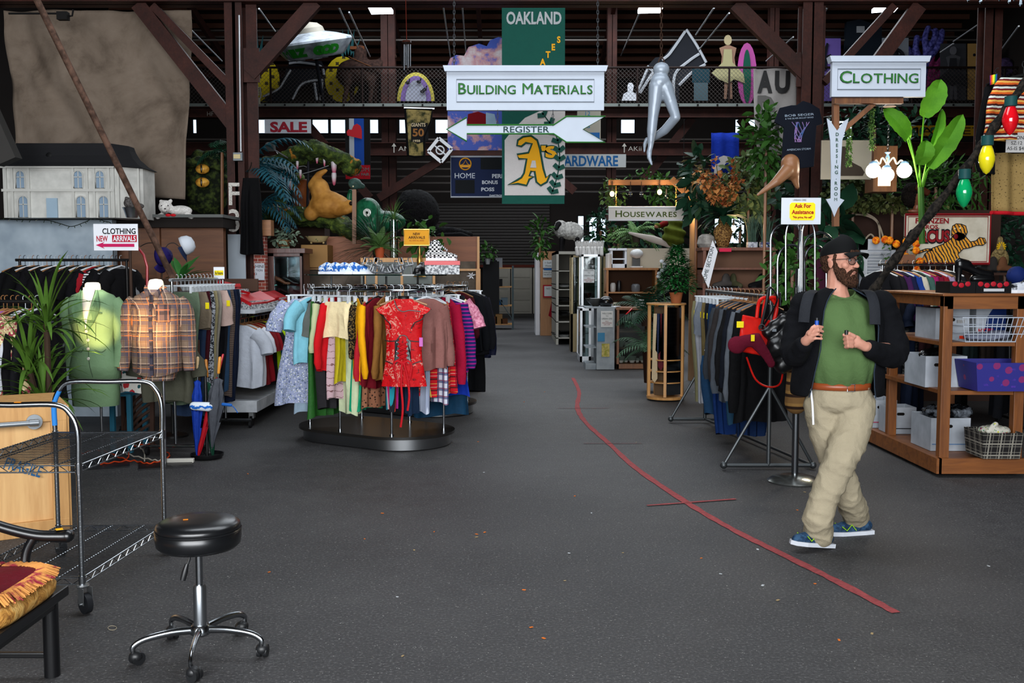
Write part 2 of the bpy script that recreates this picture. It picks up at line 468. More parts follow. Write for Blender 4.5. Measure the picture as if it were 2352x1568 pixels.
# roof trusses running away from the viewer and conduits catching the light
tr=MB()
for x in (-9.5,-3.6,-1.0,3.0,9.0):
 tr.beam((x,22,11.2),(x,36.5,7.9),.12,.25)
struct(tr.build('beam',steel(),smooth=0))
wire_m=plain('B8BCC0',.35,.6,'conduit')
cond=thing('roof_conduit','thin pale conduits slanting under the dark roof above the walkway','conduit')
for a,b,Y0,Y1 in (((595,20),(632,72),20,26),((777,15),(822,110),20,30),((802,28),(850,130),20,30),((1018,16),(1036,140),20,32),((1062,16),(1072,150),20,33),
                     ((1470,28),(1426,128),22,32),((1640,18),(1598,80),20,26),((1675,30),(1605,115),20,28),((1822,85),(1760,140),22,27),((440,70),(510,140),20,28),
                     ((1905,10),(1888,38),18,20),((2190,100),(2160,120),22,23),((2340,60),(2285,134),20,26),((2300,20),(2190,95),20,26)):
 MB().tube([at(a[0],a[1],Y0),at(b[0],b[1],Y1)],.018,6).build('conduit',wire_m,cond)
# pillars of the near row (y=12) and the far row (y=30)
def ibeam(mb,x,y,z0,z1,w,d,t=.02):
 mb.bx(x-w/2,x+w/2,y-d/2,y-d/2+t,z0,z1).bx(x-w/2,x+w/2,y+d/2-t,y+d/2,z0,z1).bx(x-t/2,x+t/2,y-d/2,y+d/2,z0,z1);return mb
def hbeam(mb,x0,x1,y,z0,z1,d,t=.025):
 mb.bx(x0,x1,y-d/2,y+d/2,z0,z0+t).bx(x0,x1,y-d/2,y+d/2,z1-t,z1).bx(x0,x1,y-t/2,y+t/2,z0,z1);return mb
YP=12.0
pf=struct(MB().bx(at(520,300,YP).x,at(560,300,YP).x,YP,YP+.02,.0,5).bx(at(564,300,YP).x,at(589,300,YP).x,YP+.1,YP+.12,0,5)
   .bx(at(538,300,YP).x,at(545,300,YP).x,YP,YP+.25,0,5).bx(at(520,300,YP).x,at(560,300,YP).x,YP+.24,YP+.26,0,5).build('pillar',steel(),smooth=0))
white_p=plain('B9C4CE',.7,0,'white_post_paint')
x0,x1=at(523,500,YP-.01).x,at(562,500,YP).x
MB().bx(x0-.005,x1+.005,YP-.012,YP-.002,.5,Z_(538,YP)).build('pillar_panel',white_p,pf,smooth=0)
letter=speck('8C8680','C9C4BC',90,.35,.5,.9,'chalk_paint')
for s,py,h in (('F',444,.27),('3',505,.27)):
 c=at(538,py,YP);text(s,0,0,h,c,EX,EZ,bold=.012,lift=.006,sq=.9).build('marking',letter,pf,smooth=0)
pr=MB();ibeam(pr,at(1862,300,YP).x,YP+.1,0,5,.24,.22);pr.bx(at(1888,300,YP).x,at(1900,300,YP).x,YP+.15,YP+.17,0,5)
pr=struct(pr.build('pillar',steel(),smooth=0))
pr3=struct(ibeam(MB(),at(2338,300,YP).x,YP+.8,0,5,.22,.22).build('pillar',steel(),smooth=0))
zb=at(0,18,YP+.25).z
struct(hbeam(MB(),-13,15,YP+.1,zb,zb+.55,.3).build('beam',steel(),smooth=0))
def brace(name,a,b,Y,w=.13,d=.1,Y2=None):
 return struct(MB().beam(at(a[0],a[1],Y),at(b[0],b[1],Y2 or Y),w,d,up=(0,-1,0)).build(name,steel(),smooth=0))
for a,b in (((318,10),(535,285)),((352,14),(528,195)),((725,5),(575,172)),((1688,10),(1850,172)),((2052,14),(1892,190)),((2110,14),(2000,165))):
 brace('beam',a,b,YP+.08,.17 if a[0] in (318,725,1688,2110) else .09)
ply=steel()
for px,py in ((575,150),(1850,160)):
 c=at(px,py,YP+.06);struct(MB().cb(c,(.22,.02,.4)).build('beam',ply,smooth=0))
# far row
YM=30.0
zt,zbm=Z_(247,YM),Z_(271,YM)
far=MB();
for px in (890,1407,1780):ibeam(far,at(px,300,YM).x,YM+.4,0,11.5,.42 if px==890 else .28,.3)
struct(far.build('pillar',steel(),smooth=0))
mz=MB();hbeam(mz,-13,15,YM,zbm,zt,.3);mz.bx(-13,15,YM,YM+.9,zt,Z_(239,YM))
struct(mz.build('floor_slab',steel(),smooth=0))
struct(hbeam(MB(),-13,15,YM+.1,Z_(357,YM),Z_(327,YM),.25).build('beam',steel(),smooth=0))
struct(hbeam(MB(),-13,15,YM+6,Z_(90,YM),Z_(72,YM),.25).build('beam',steel(),smooth=0))
gr=MB().bx(-13,15,YM-.2,YM-.17,Z_(247,YM),Z_(240,YM))
struct(gr.build('trim_1',plain('6F7672',.5,.3,'grey_rail'),smooth=0))
dk=MB();bx=-12.5
while bx<14.5:dk.cb((bx,YM-.21,Z_(243.5,YM)),(.05,.02,.05));bx+=.58
struct(dk.build('trim_2',plain('101010',.6),smooth=0))
for a,b in (((695,272),(850,455)),((592,335),(572,362)),((1050,345),(870,455)),((1590,272),(1470,425)),((1700,272),(1745,335)),((1205,340),(1320,440)),((2170,272),(2200,340)),((1100,340),(1010,360))):
 brace('beam',a,b,YM+.2,.24,.14)
for zz in (388,412,436,178,320):
 pass
hz=MB()
for py,Y in ((70,33),(85,34),(320,34),(372,33),(388,33),(405,33),(420,33),(440,33),(92,31)):
 hz.beam(at(0,py,Y)+V((-2,0,0)),at(2352,py,Y)+V((2,0,0)),.05,.05)
struct(hz.build('trim_3',plain('57504C',.5,.3,'pipe_grey'),smooth=0))
# railing with diamond mesh on the walkway
rl=thing('walkway_railing','dark steel railing with diamond wire mesh along the upper walkway','railing')
rz0,rz1=Z_(238,YM),Z_(155,YM)
MB().tube([(-13,YM,rz1),(15,YM,rz1)],.035,8).build('top_rail',plain('241A18',.5),rl)
x=-12.6
while x<15:MB().tube([(x,YM,rz0),(x,YM,rz1)],.03,6).build('post',plain('241A18',.5),rl);x+=2.72
wm=MB();h=rz1-rz0;x=-13-h
while x<15:
 for sg in (1,-1):
  a,b=(x,rz0),(x+h,rz1)
  if sg<0:a,b=(x,rz1),(x+h,rz0)
  wm.beam((a[0],YM+.01*sg,a[1]),(b[0],YM+.01*sg,b[1]),.007,.007)
 x+=.12
wm.build('wire_mesh',plain('4A4340',.5,.3),rl,smooth=0)
# rolled shutter and pale doors in the end wall
x0,x1=at(1000,600,YB-.1).x,at(1262,600,YB-.1).x
sh=MB();z=Z_(611,YB);zt2=Z_(470,YB)
prof=[]
while z<zt2:prof+=[(z,0),(z+.05,.04),(z+.1,0)];z+=.11
vs=[(xx,YB-.1-p[1],p[0]) for p in prof for xx in (x0,x1)]
sh.add(vs,[(2*i,2*i+1,2*i+3,2*i+2) for i in range(len(prof)-1)])
struct(sh.build('door_1',plain('4C4846',.5,.4,'shutter_steel'),smooth=0))
struct(MB().bx(x0,at(1290,600,YB).x,YB-.2,YB-.05,Z_(614,YB),Z_(608,YB)).build('trim_4',plain('6A2E22',.6),smooth=0))
cream=plain('C2BCAE',.6,0,'cream_door')
for i,(a,b) in enumerate(((1130,1172),(1174,1222),(1224,1262))):
 A,B=at(a,700,YB-.1).x,at(b,700,YB-.1).x
 d=MB().bx(A,B,YB-.16,YB-.08,0,Z_(614,YB))
 for k in range(4):d.bx(A+.08,B-.08,YB-.18,YB-.16,.08+k*.42,.42+k*.42)
 struct(d.build('door_%d' % (i+2),cream,smooth=0,bevel=.01))
# roof lights
for i,q in enumerate((((845,17),(893,17),(903,32),(853,33)),((1472,14),(1524,16),(1516,30),(1465,31)),((2022,12),(2043,12),(2027,28),(2002,30)),((2058,12),(2068,12),(2054,28),(2044,30)))):
 t=thing('ceiling_light',['bright flat panel light above the steel column beside the wind chime','bright flat panel light above the hanging silver legs','wide bright panel light above the clothing sign','narrow bright panel light beside the wide one above the clothing sign'][i],'light','panel lights under the roof')
 P=[at(*q[0],18.6),at(*q[1],18.6),at(*q[2],17),at(*q[3],17)]
 MB().add(P+[p+V((0,0,.06)) for p in P],[(3,2,1,0),(4,5,6,7),(0,1,5,4),(1,2,6,5),(2,3,7,6),(3,0,4,7)]).build('diffuser',glow('F2F7FF',7),t,smooth=0)
 c=(P[0]+P[2])/2
 MB().tube([c+V((0,0,.06)),c+V((0,0,7.0))],.01,5).build('hanger',wire_m,t)
# electrics on the near pillar
t=thing('conduit_pipe','thin galvanised conduit running down the marked red pillar to an outlet box','conduit')
MB().tube([at(549,35,YP-.03),at(553,348,YP-.03)],.011,8).build('pipe',wire_m,t)
c=at(547,360,YP-.03)
MB().cb(c,(.11,.06,.1)).build('outlet_box',plain('70767A',.5,.6),t,bevel=.005,smooth=0)
MB().cb(c+V((-.005,-.035,-.0)),(.08,.01,.05)).build('cover',plain('C9B88A',.6),t,smooth=0)

# ================================================================ garments on rails
CLEAR=glass('DDE4EA',.08,.9)
HW=wood('7A5030','A9794C',2,.4,'x','hanger_wood')
TAGM=plain('F2DC1E',.6,0,'yellow_tag')
def hanger_mb(kind='plastic',w=.20,zt=-.07):
 """hook over the rail at the origin, arms reaching +-w along x"""
 mb=MB()
 hk=[V((0,0,zt)),V((0,0,-.035))]+[V((.0,.022*sin(a),-.012+.022*-cos(a)+.022)) for a in [i*.5 for i in range(0,8)]]
 mb.tube(hk,.0028,5)
 if kind=='clip':
  mb.tube([(-w,0,zt-.0),(w,0,zt-.0)],.006,6)
  for sx in (-1,1):
   mb.cb((sx*w*.85,0,zt-.03),(.022,.03,.06))
 else:
  mb.tube([(-w,0,zt-.06),(-w*.5,0,zt-.025),(0,0,zt),(w*.5,0,zt-.025),(w,0,zt-.06)],.008 if kind=='plastic' else .011,6)
 return mb
_H={}
def hanger(parent,kind):
 k={'p':'plastic','w':'wood','c':'clip','b':'black'}[kind]
 if k not in _H:
  o=hanger_mb('clip' if k=='clip' else 'plastic',.17 if k=='clip' else .2).build('coat_hanger',{'plastic':plain('C9CFD4',.2,0,'clear_plastic'),'wood':HW,'clip':plain('C9CFD4',.2,0,'clear_plastic'),'black':plain('151515',.4)}[k],parent);_H[k]=o.data
  return o
 o=bpy.data.objects.new('coat_hanger',_H[k]);COL.objects.link(o);o.parent=parent;return o
SHAPES={  # half-width by depth below the rail (m): list of (z, w) and sleeve ends
 'tee':   ([(-.085,.075),(-.10,.12),(-.14,.20),(-.20,.225),(-.35,.225),(-.72,.235)],(.20,-.14,.30,-.36,.085)),
 'long':  ([(-.085,.075),(-.10,.12),(-.14,.19),(-.20,.215),(-.35,.215),(-.74,.225)],(.195,-.14,.255,-.70,.065)),
 'jacket':([(-.08,.08),(-.10,.13),(-.13,.21),(-.20,.24),(-.40,.23),(-.82,.26)],(.21,-.14,.27,-.74,.075)),
 'tank':  ([(-.10,.13),(-.14,.16),(-.25,.19),(-.35,.20),(-.66,.23)],None),
 'dress':([(-.10,.10),(-.14,.17),(-.25,.19),(-.42,.17),(-.60,.20),(-1.05,.28)],(.17,-.14,.27,-.38,.09)),
 'skirt':([(-.12,.17),(-.20,.19),(-.70,.27)],None),
 'shorts':([(-.12,.18),(-.20,.20),(-.42,.22)],None),
 'pants':([(-.12,.17),(-.25,.185),(-.60,.16),(-1.10,.13)],None),
 'wide':  ([(-.12,.17),(-.30,.20),(-.70,.23),(-1.18,.25)],None),
}
def garment_mb(shape,L=1.0,wk=1.0,th=.03,seed=0,fold=1.0,skew=0.0):
 prof,slv=SHAPES[shape];rr=random.Random(seed);mb=MB();N=36
 ph=[rr.random()*6.3 for _ in range(6)];fq=[rr.choice((3,4,5)),rr.choice((5,6,7)),rr.choice((8,9))]
 z0,z1=prof[0][0],prof[-1][0];M=18
 def wz(z):
  for (a,wa),(b,wb) in zip(prof,prof[1:]):
   if z>=b:t=(z-a)/(b-a) if b!=a else 0;return wa+(wb-wa)*t
  return prof[-1][1]
 for j in range(M+1):
  q=(j/M)**1.4;zb_=z0+(z1-z0)*q;w=wz(zb_)*wk
  z=z0+(z1-z0)*L*q if zb_<-.2 else zb_
  if zb_<-.2:z=-.2+(zb_+.2)*((-.2-z1*1.0) and ((z1*L+.2)/(z1+.2)))
  t=th*(.45+.75*min(1,q*3));amp=fold*min(1,q*1.6)*.016
  for k in range(N):
   a=2*pi*k/N;ca,sa=cos(a),sin(a)
   x=w*(abs(ca)**.8)*(1 if ca>0 else -1)
   y=t*(abs(sa)**.6)*(1 if sa>0 else -1)
   f=sin(fq[0]*x/w*2.2+ph[0]+q*1.5)+.6*sin(fq[1]*x/w*2.2+ph[1]-q)+.4*sin(fq[2]*x/w*2+ph[2])
   y+=amp*f+skew*(-z)*.5
   x *= 1+.04*sin(q*7+ph[3])*min(1,q*2)
   mb.v.append((x,y,z+.012*sin(3*a+ph[4])*q))
  if j:
   for k in range(N):
    b=(j-1)*N;mb.f.append((b+k,b+(k+1) % N,b+N+(k+1) % N,b+N+k))
 mb.f.append(tuple(range(N))[::-1])
 if shape in ('pants','wide'):mb.f.append(tuple(M*N+k for k in range(N)))
 if slv:
  sx,sz,ex_,ez,r=slv
  for sg in (-1,1):
   pts,rs=[],[];K=10 if shape!='tee' else 6
   for i in range(K+1):
    t=i/K;bend=sin(t*pi)*.03
    Ls=L if ez<-.5 else 1
    pts.append(V((sg*((sx-.03)*wk+(ex_*wk-sx*wk+.03)*t+bend),skew*-ez*t*.5+.012*sin(5*t+ph[5]),sz-.02+(ez*Ls-sz)*t)))
    rs.append(r*(.92-.28*t if ez<-.5 else .95-.1*t)*(1+.07*sin(t*19+ph[2])))
   if ez<-.5:rs[-1] *= .8;rs[-2] *= 1.12
   mb.tube(pts,rs,12,caps=True,flat=.62,up=(1,0,0))
 return mb
def garment(name,label,cat,shape,mat,pos,ang,L=1.0,wk=1.0,hk='p',group=None,th=.03,tagc=None,fold=1.0,skew=0.0,seed=None):
 """garment hanging from the rail point pos, its width laid along heading ang"""
 t=thing(name,label,cat,group,loc=pos,rz=ang)
 gm=garment_mb(shape,L,wk,th,seed if seed is not None else rnd.randrange(9999),fold,skew)
 gm.build({'pants':'trouser_legs','wide':'trouser_legs','skirt':'skirt_cloth'}.get(shape,'garment_body'),mat,t,ang=70)
 if hk:hanger(t,hk)
 if tagc:
  x=SHAPES[shape][0][2][1]*wk*.9
  MB().cb((x+.01,-th-.012,-.24),(.035,.004,.055)).build('price_tag',TAGM,t,smooth=0)
 return t

def rail_points(P,n):return [V(P[0]).lerp(V(P[1]),(i+.5)/n) for i in range(n)]

# ---------------------------------------------------------------- the two oval racks
AXD,NRM=V((.85,-.526,0)),V((-.526,-.85,0))
def stadium(c,r,hs,s):
 """point and outward normal at fraction s (0 = far-left end of the front side, running to the right and round)"""
 L=4*hs+2*pi*r;d=(s % 1.0)*L
 A,B=c-AXD*hs,c+AXD*hs
 if d<2*hs:return A+AXD*d+NRM*r,NRM
 d-=2*hs
 if d<pi*r:a=d/r;n=NRM*cos(a)+AXD*sin(a);return B+n*r,n
 d-=pi*r
 if d<2*hs:return B-AXD*d-NRM*r,-NRM
 d-=2*hs;a=d/r;n=-NRM*cos(a)-AXD*sin(a);return A+n*r,n
RAILZ=1.43
def oval_rack(c,label,r,hs,rb,hb,posts=True):
 t=thing('clothing_rack',label,'clothing rack','oval chrome clothing racks')
 M_=48
 def ring(rr_,hs_,z):return [stadium(c,rr_,hs_,i/M_)[0]+V((0,0,z)) for i in range(M_)]
 def slab(r0,z0,r1,z1):
  a,b=ring(r0,hb,z0),ring(r1,hb,z1)
  return a,b
 for nm,r0,z0,z1,m in (('base_skirt',rb-.04,.01,.11,plain('9A9C9E',.28,1.0,'brushed_steel')),('base_top',rb,.11,.135,plain('1B1917',.25,0,'black_laminate'))):
  a,b=ring(r0,hb,z0),ring(r0,hb,z1);mb=MB();n=M_
  mb.add(a+b,[tuple(range(n))[::-1],tuple(range(n,2*n))]+[(i,(i+1) % n,n+(i+1) % n,n+i) for i in range(n)])
  mb.build(nm,m,t,ang=50,fix=True)
 MB().tube(ring(r,hs,RAILZ),.017,10,closed=True).build('rail',chrome(),t)
 for s in (.06,.22,.39,.56,.72,.90):
  p,n=stadium(c,r-.0,hs,s)
  mb=MB().tube([p+V((0,0,.13)),p+V((0,0,RAILZ))],.011,10);mb.lathe([(.02,0),(.02,.012)],p+V((0,0,.135)),10)
  mb.build('post',chrome(),t)
 return t
C1,C2=V((-1.29,9.36,0)),V((-1.16,11.4,0))
CR,CH=.37,.34
rack1=oval_rack(C1,'oval chrome rack with black base crowded with bright clothes and a red dress',CR,CH,.47,.34)
for s in (.0,.24,.5,.74):
 p,n=stadium(C1,.22,CH,s);MB().tube([p+V((0,0,RAILZ-.02)),p+V((0,0,1.555))],.010,8).build('shelf_post',chrome(),rack1)
mb=MB();ga=[stadium(C1+V((0,0,1.56)),.34,.42,i/40)[0] for i in range(40)]
mb.add(ga+[p+V((0,0,.012)) for p in ga],[tuple(range(40))[::-1],tuple(range(40,80))]+[(i,(i+1) % 40,40+(i+1) % 40,40+i) for i in range(40)])
mb.build('glass_shelf',plain('10201C',.08,0,'dark_glass'),rack1,fix=True)
MB().tube([stadium(C1,.22,CH,i/32)[0]+V((0,0,RAILZ-.015)) for i in range(32)],.009,6,closed=True).build('inner_rail',chrome(),rack1)
rack2=oval_rack(C2,'oval chrome rack standing behind the one crowded with bright clothes',CR,CH,.47,.34)

paisley=floral('8F97B4',('5F6B8E','C9CCD2','6F7A6E'),26,.30,'paisley')
G1=[  # name, label, category, shape, material, rail fraction, length, width, hanger, extra turn
 ('blouse','blue and lavender paisley blouse with long matching skirt at the rack end','dress','dress',paisley,.950,1.02,1.05,'c',.35),
 ('skirt','yellow spotted skirt showing behind the blue paisley blouse','skirt','skirt',floral('D9C9A0',('D9A03A','F0EAD8'),30,.3),.925,1.25,.9,'c',.3),
 ('skirt','bright blue skirt hem under the blue paisley blouse','skirt','skirt',cloth('1F62B8'),.950,1.62,.66,'c',.3),
 ('shirt','pale aqua blue short sleeved shirt on the oval rack','shirt','tee',cloth('7CBCCE'),.985,.95,1.05,'p',.3),
 ('dress','pale grey blue dress hanging behind the aqua shirt','dress','dress',cloth('8FA3B4'),.970,1.1,.8,'p',.2),
 ('blouse','sheer grey cropped blouse beside the aqua shirt','shirt','tank',cloth('5A5E5A'),.999,.66,1.15,'b',.25),
 ('trousers','long leaf green wide trousers with a satin sheen','trousers','wide',cloth('285C24',.5),.008,1.0,1.1,'c',.25),
 ('trousers','charcoal trousers hanging in front of the green pair','trousers','pants',cloth('2A282B'),.03,1.0,1.2,'c',.1),
 ('cardigan','pale lime green cardigan beside the red sweater','cardigan','long',cloth('B8C094'),.022,.80,1.0,'p',.35),
 ('sweater','bright red long sleeved sweater beside the cream shorts','sweater','long',cloth('C4131C'),.045,1.0,1.15,'p',.35),
 ('shorts','cream shorts with scalloped hem clipped on the oval rack','shorts','shorts',cloth('F3DFB0'),.075,1.05,.95,'c',.55),
 ('skirt','mauve knitted skirt with thin brown broken stripes','skirt','skirt',stripes(['B89AA0']*9+['6E4A4C'],.06,2,.9,.05),.064,1.42,.8,'c',.4),
 ('trousers','pale mint satin trousers hanging full length','trousers','pants',cloth('CBD6AE',.4),.105,1.02,1.2,'c',.4),
 ('skirt','mustard yellow skirt between the mauve skirt and mint trousers','skirt','skirt',cloth('C2B022'),.090,1.2,.9,'c',.3),
 ('cardigan','golden yellow long sleeved cardigan with ribbed cuffs','cardigan','long',cloth('EBA60E'),.135,1.08,1.05,'b',.3),
 ('blouse','black and gold lace blouse beside the yellow cardigan','shirt','long',speck('0E0C0A','7A6338',70,.5,.62),.150,.84,1.0,'b',.2),
 ('skirt','emerald green satin skirt showing under the yellow cardigan','skirt','skirt',cloth('12946A',.5),.145,1.55,.7,'c',.1),
 ('shirt','crimson red shirt with stand collar beside the brown cardigan','shirt','long',cloth('B3202C'),.172,1.12,1.1,'w',.3),
 ('sweater','dark maroon sweater pressed against the crimson shirt','sweater','long',cloth('6C0F1C'),.186,1.18,1.0,'b',.2),
 ('skirt','brown leopard print skirt below the crimson shirt','skirt','skirt',floral('8A5B42',('2A1A12',),34,.3),.178,1.5,.8,'c',.1),
 ('cardigan','tan brown crinkled cardigan beside the salmon blouse','cardigan','long',cloth('8C5F2C',.85,.4),.205,1.08,1.0,'w',.25),
 ('trousers','rainbow striped trousers in teal pink and orange','trousers','pants',stripes(['C22A8C','E0461E','17181F','1F8C9C','2733A0','D8D0C0'],.06,0,.8),.222,.98,.7,'c',.1),
 ('blouse','salmon pink blouse beside the red brocade dress','shirt','long',cloth('C97868'),.232,.72,1.0,'b',.2),
 ('trousers','dark navy flared trousers below the red brocade dress','trousers','wide',cloth('1A2C44'),.262,.93,.95,'c',.1),
 ('blouse','pink blouse with orange and black flowers','shirt','long',floral('D98A93',('16121A','E2552A','E3D6CF'),22,.34),.245,.8,.95,'p',.1),
 ('shirt','white short sleeved shirt peeping out beside the brocade dress','shirt','tee',cloth('E8ECF2'),.240,.6,.95,'p',.25),
 ('skirt','pale blue pinstripe skirt low behind the red dress','skirt','skirt',stripes(['8F98AE']*3+['BCC3D2'],.018,0),.285,1.55,.9,'c',.0),
 ('blouse','hot magenta blouse beside the mauve sweatshirt','shirt','long',cloth('C4135F'),.300,.9,.55,'p',-.1),
 ('sweatshirt','dusty mauve sweatshirt with long folded sleeves','sweater','long',cloth('8C5E58'),.330,.95,.95,'p',-.5),
 ('shirt','blue and white checked flannel shirt hanging low','shirt','tank',plaid('C9CCD8',[('2B3A6B',.07,.4,0,.8),('A33040',.07,.06,.7,.9)]),.330,1.55,.95,'p',-.3),
 ('skirt','red tartan skirt with yellow and black lines','skirt','skirt',plaid('C01420',[('1B1418',.10,.16,.1,.8),('D9C15A',.10,.04,.45,.9),('F0E8D8',.10,.03,.75,.7)]),.358,1.36,.9,'c',-.2),
 ('dress','crimson jersey dress between the tartan skirt and burgundy sweater','dress','long',cloth('9E0F33'),.372,1.22,.72,'p',-.1),
 ('sweater','sparkly burgundy long sleeved sweater','sweater','long',speck('451822','6E3A48',160,.5,.7,.6),.392,1.05,1.1,'p',-.1),
 ('sweater','navy and magenta striped sweater','sweater','long',stripes(['1B1F5E','1B1F5E','A3187E'],.035,2),.408,1.05,1.0,'p',0),
 ('blouse','pink ruffled lace blouse beside the striped sweater','shirt','tee',speck('B0607A','DD98AE',45,.4,.6,.8,bump=.9),.420,.78,1.12,'p',0),
 ('blouse','cream short sleeved blouse beside the pink lace blouse','shirt','tee',cloth('E8D3A0'),.430,.62,1.02,'w',0),
 ('cardigan','charcoal tweed cardigan at the end of the oval rack','cardigan','long',speck('2A2C31','6A6E74',110,.45,.6),.446,1.06,1.08,'p',0),
 ('sweatshirt','pale grey sweatshirt beside the charcoal tweed cardigan','sweater','long',cloth('A6ABB6'),.460,1.16,1.1,'p',0),
 ('skirt','royal blue skirt low behind the checked shirt','skirt','skirt',cloth('1738A8'),.425,1.45,.9,'c',0),
 ('skirt','teal blue pleated skirt hanging lowest on the oval rack','skirt','skirt',cloth('16405E',.7,.5),.440,1.72,1.0,'c',-.05),
 ('t_shirt','black t-shirt hanging at the end of the oval rack','shirt','tee',cloth('090B0E'),.462,1.15,1.2,'w',-.1),
 ('sweater','royal blue long sleeved sweater hanging below the black t-shirt','sweater','long',cloth('1740A8'),.484,1.35,1.15,'p',-.15),
 ('scarf_top','cyan blue top beside the black t-shirt','shirt','tank',cloth('3FA6CC'),.515,.7,1.15,'c',-.2),
]
FR={'blue and lavender':(.16,22),'pale aqua':(.08,55),'cream shorts':(.20,-36),'pale mint':(.10,-60),'dusty mauve':(.30,38),'golden yellow':(.14,-72),'red tartan':(.16,48),'sparkly':(.06,62)}
for (nm,lb,ct,shp,m,s,L,wk,hk,tw) in G1:
 p,n=stadium(C1,CR,CH,s);a=math.atan2(n.y,n.x)
 for k_,(o_,h_) in FR.items():
  if lb.startswith(k_):p=p+V((-.1,-1,0))*o_;a=R(h_)
 garment(nm,lb,ct,shp,m,p+V((0,0,RAILZ+.017)),a+(0 if any(lb.startswith(q_) for q_ in FR) else tw*.6),L,wk,hk,'clothes on the oval rack',fold=1.3)
G2=[
 ('jacket','black knitted top on the second oval rack','jacket','long',cloth('101216'),.36,1.0,1.0,'b'),
 ('jacket','black velvet top beside the navy velvet blouse','jacket','jacket',cloth('14151A'),.385,.95,1.0,'b'),
 ('blouse','dark navy velvet blouse on the second oval rack','shirt','long',cloth('161B34',.5),.41,1.12,1.15,'b'),
 ('skirt','black long skirt hanging low on the second oval rack','skirt','wide',cloth('0C0D10'),.40,1.02,.8,'c'),
 ('sweater','light grey ribbed sweater on the second oval rack','sweater','long',stripes(['8E959C','9FA6AC'],.014,0),.435,1.16,1.0,'c'),
 ('skirt','black and white patterned skirt under the grey sweater','skirt','skirt',floral('111114',('E8E8E8',),30,.3),.455,1.4,.8,'c'),
 ('cardigan','grey marled cardigan on the second oval rack','cardigan','long',speck('33383E','9AA0A6',90,.42,.58),.465,1.0,1.05,'w'),
 ('cardigan','dark marled long cardigan at the end of the second rack','cardigan','jacket',speck('26292D','80868C',80,.45,.6),.495,1.1,1.15,'w'),
 ('jacket','black jacket on a wooden hanger behind the marled cardigan','jacket','jacket',cloth('17181B'),.52,.9,1.0,'w'),
 ('blouse','dark red blouse seen between the two oval racks','shirt','long',cloth('4A1119'),.33,.8,.9,'w'),
 ('blouse','black blouse seen above the mauve sweatshirt','shirt','tee',cloth('1A1A1E'),.30,.8,.9,'w'),
]
for (nm,lb,ct,shp,m,s,L,wk,hk) in G2:
 p,n=stadium(C2,CR,CH,s);a=math.atan2(n.y,n.x)
 garment(nm,lb,ct,shp,m,p+V((0,0,RAILZ+.017)),a,L,wk,hk,'clothes on the second oval rack',fold=1.2)

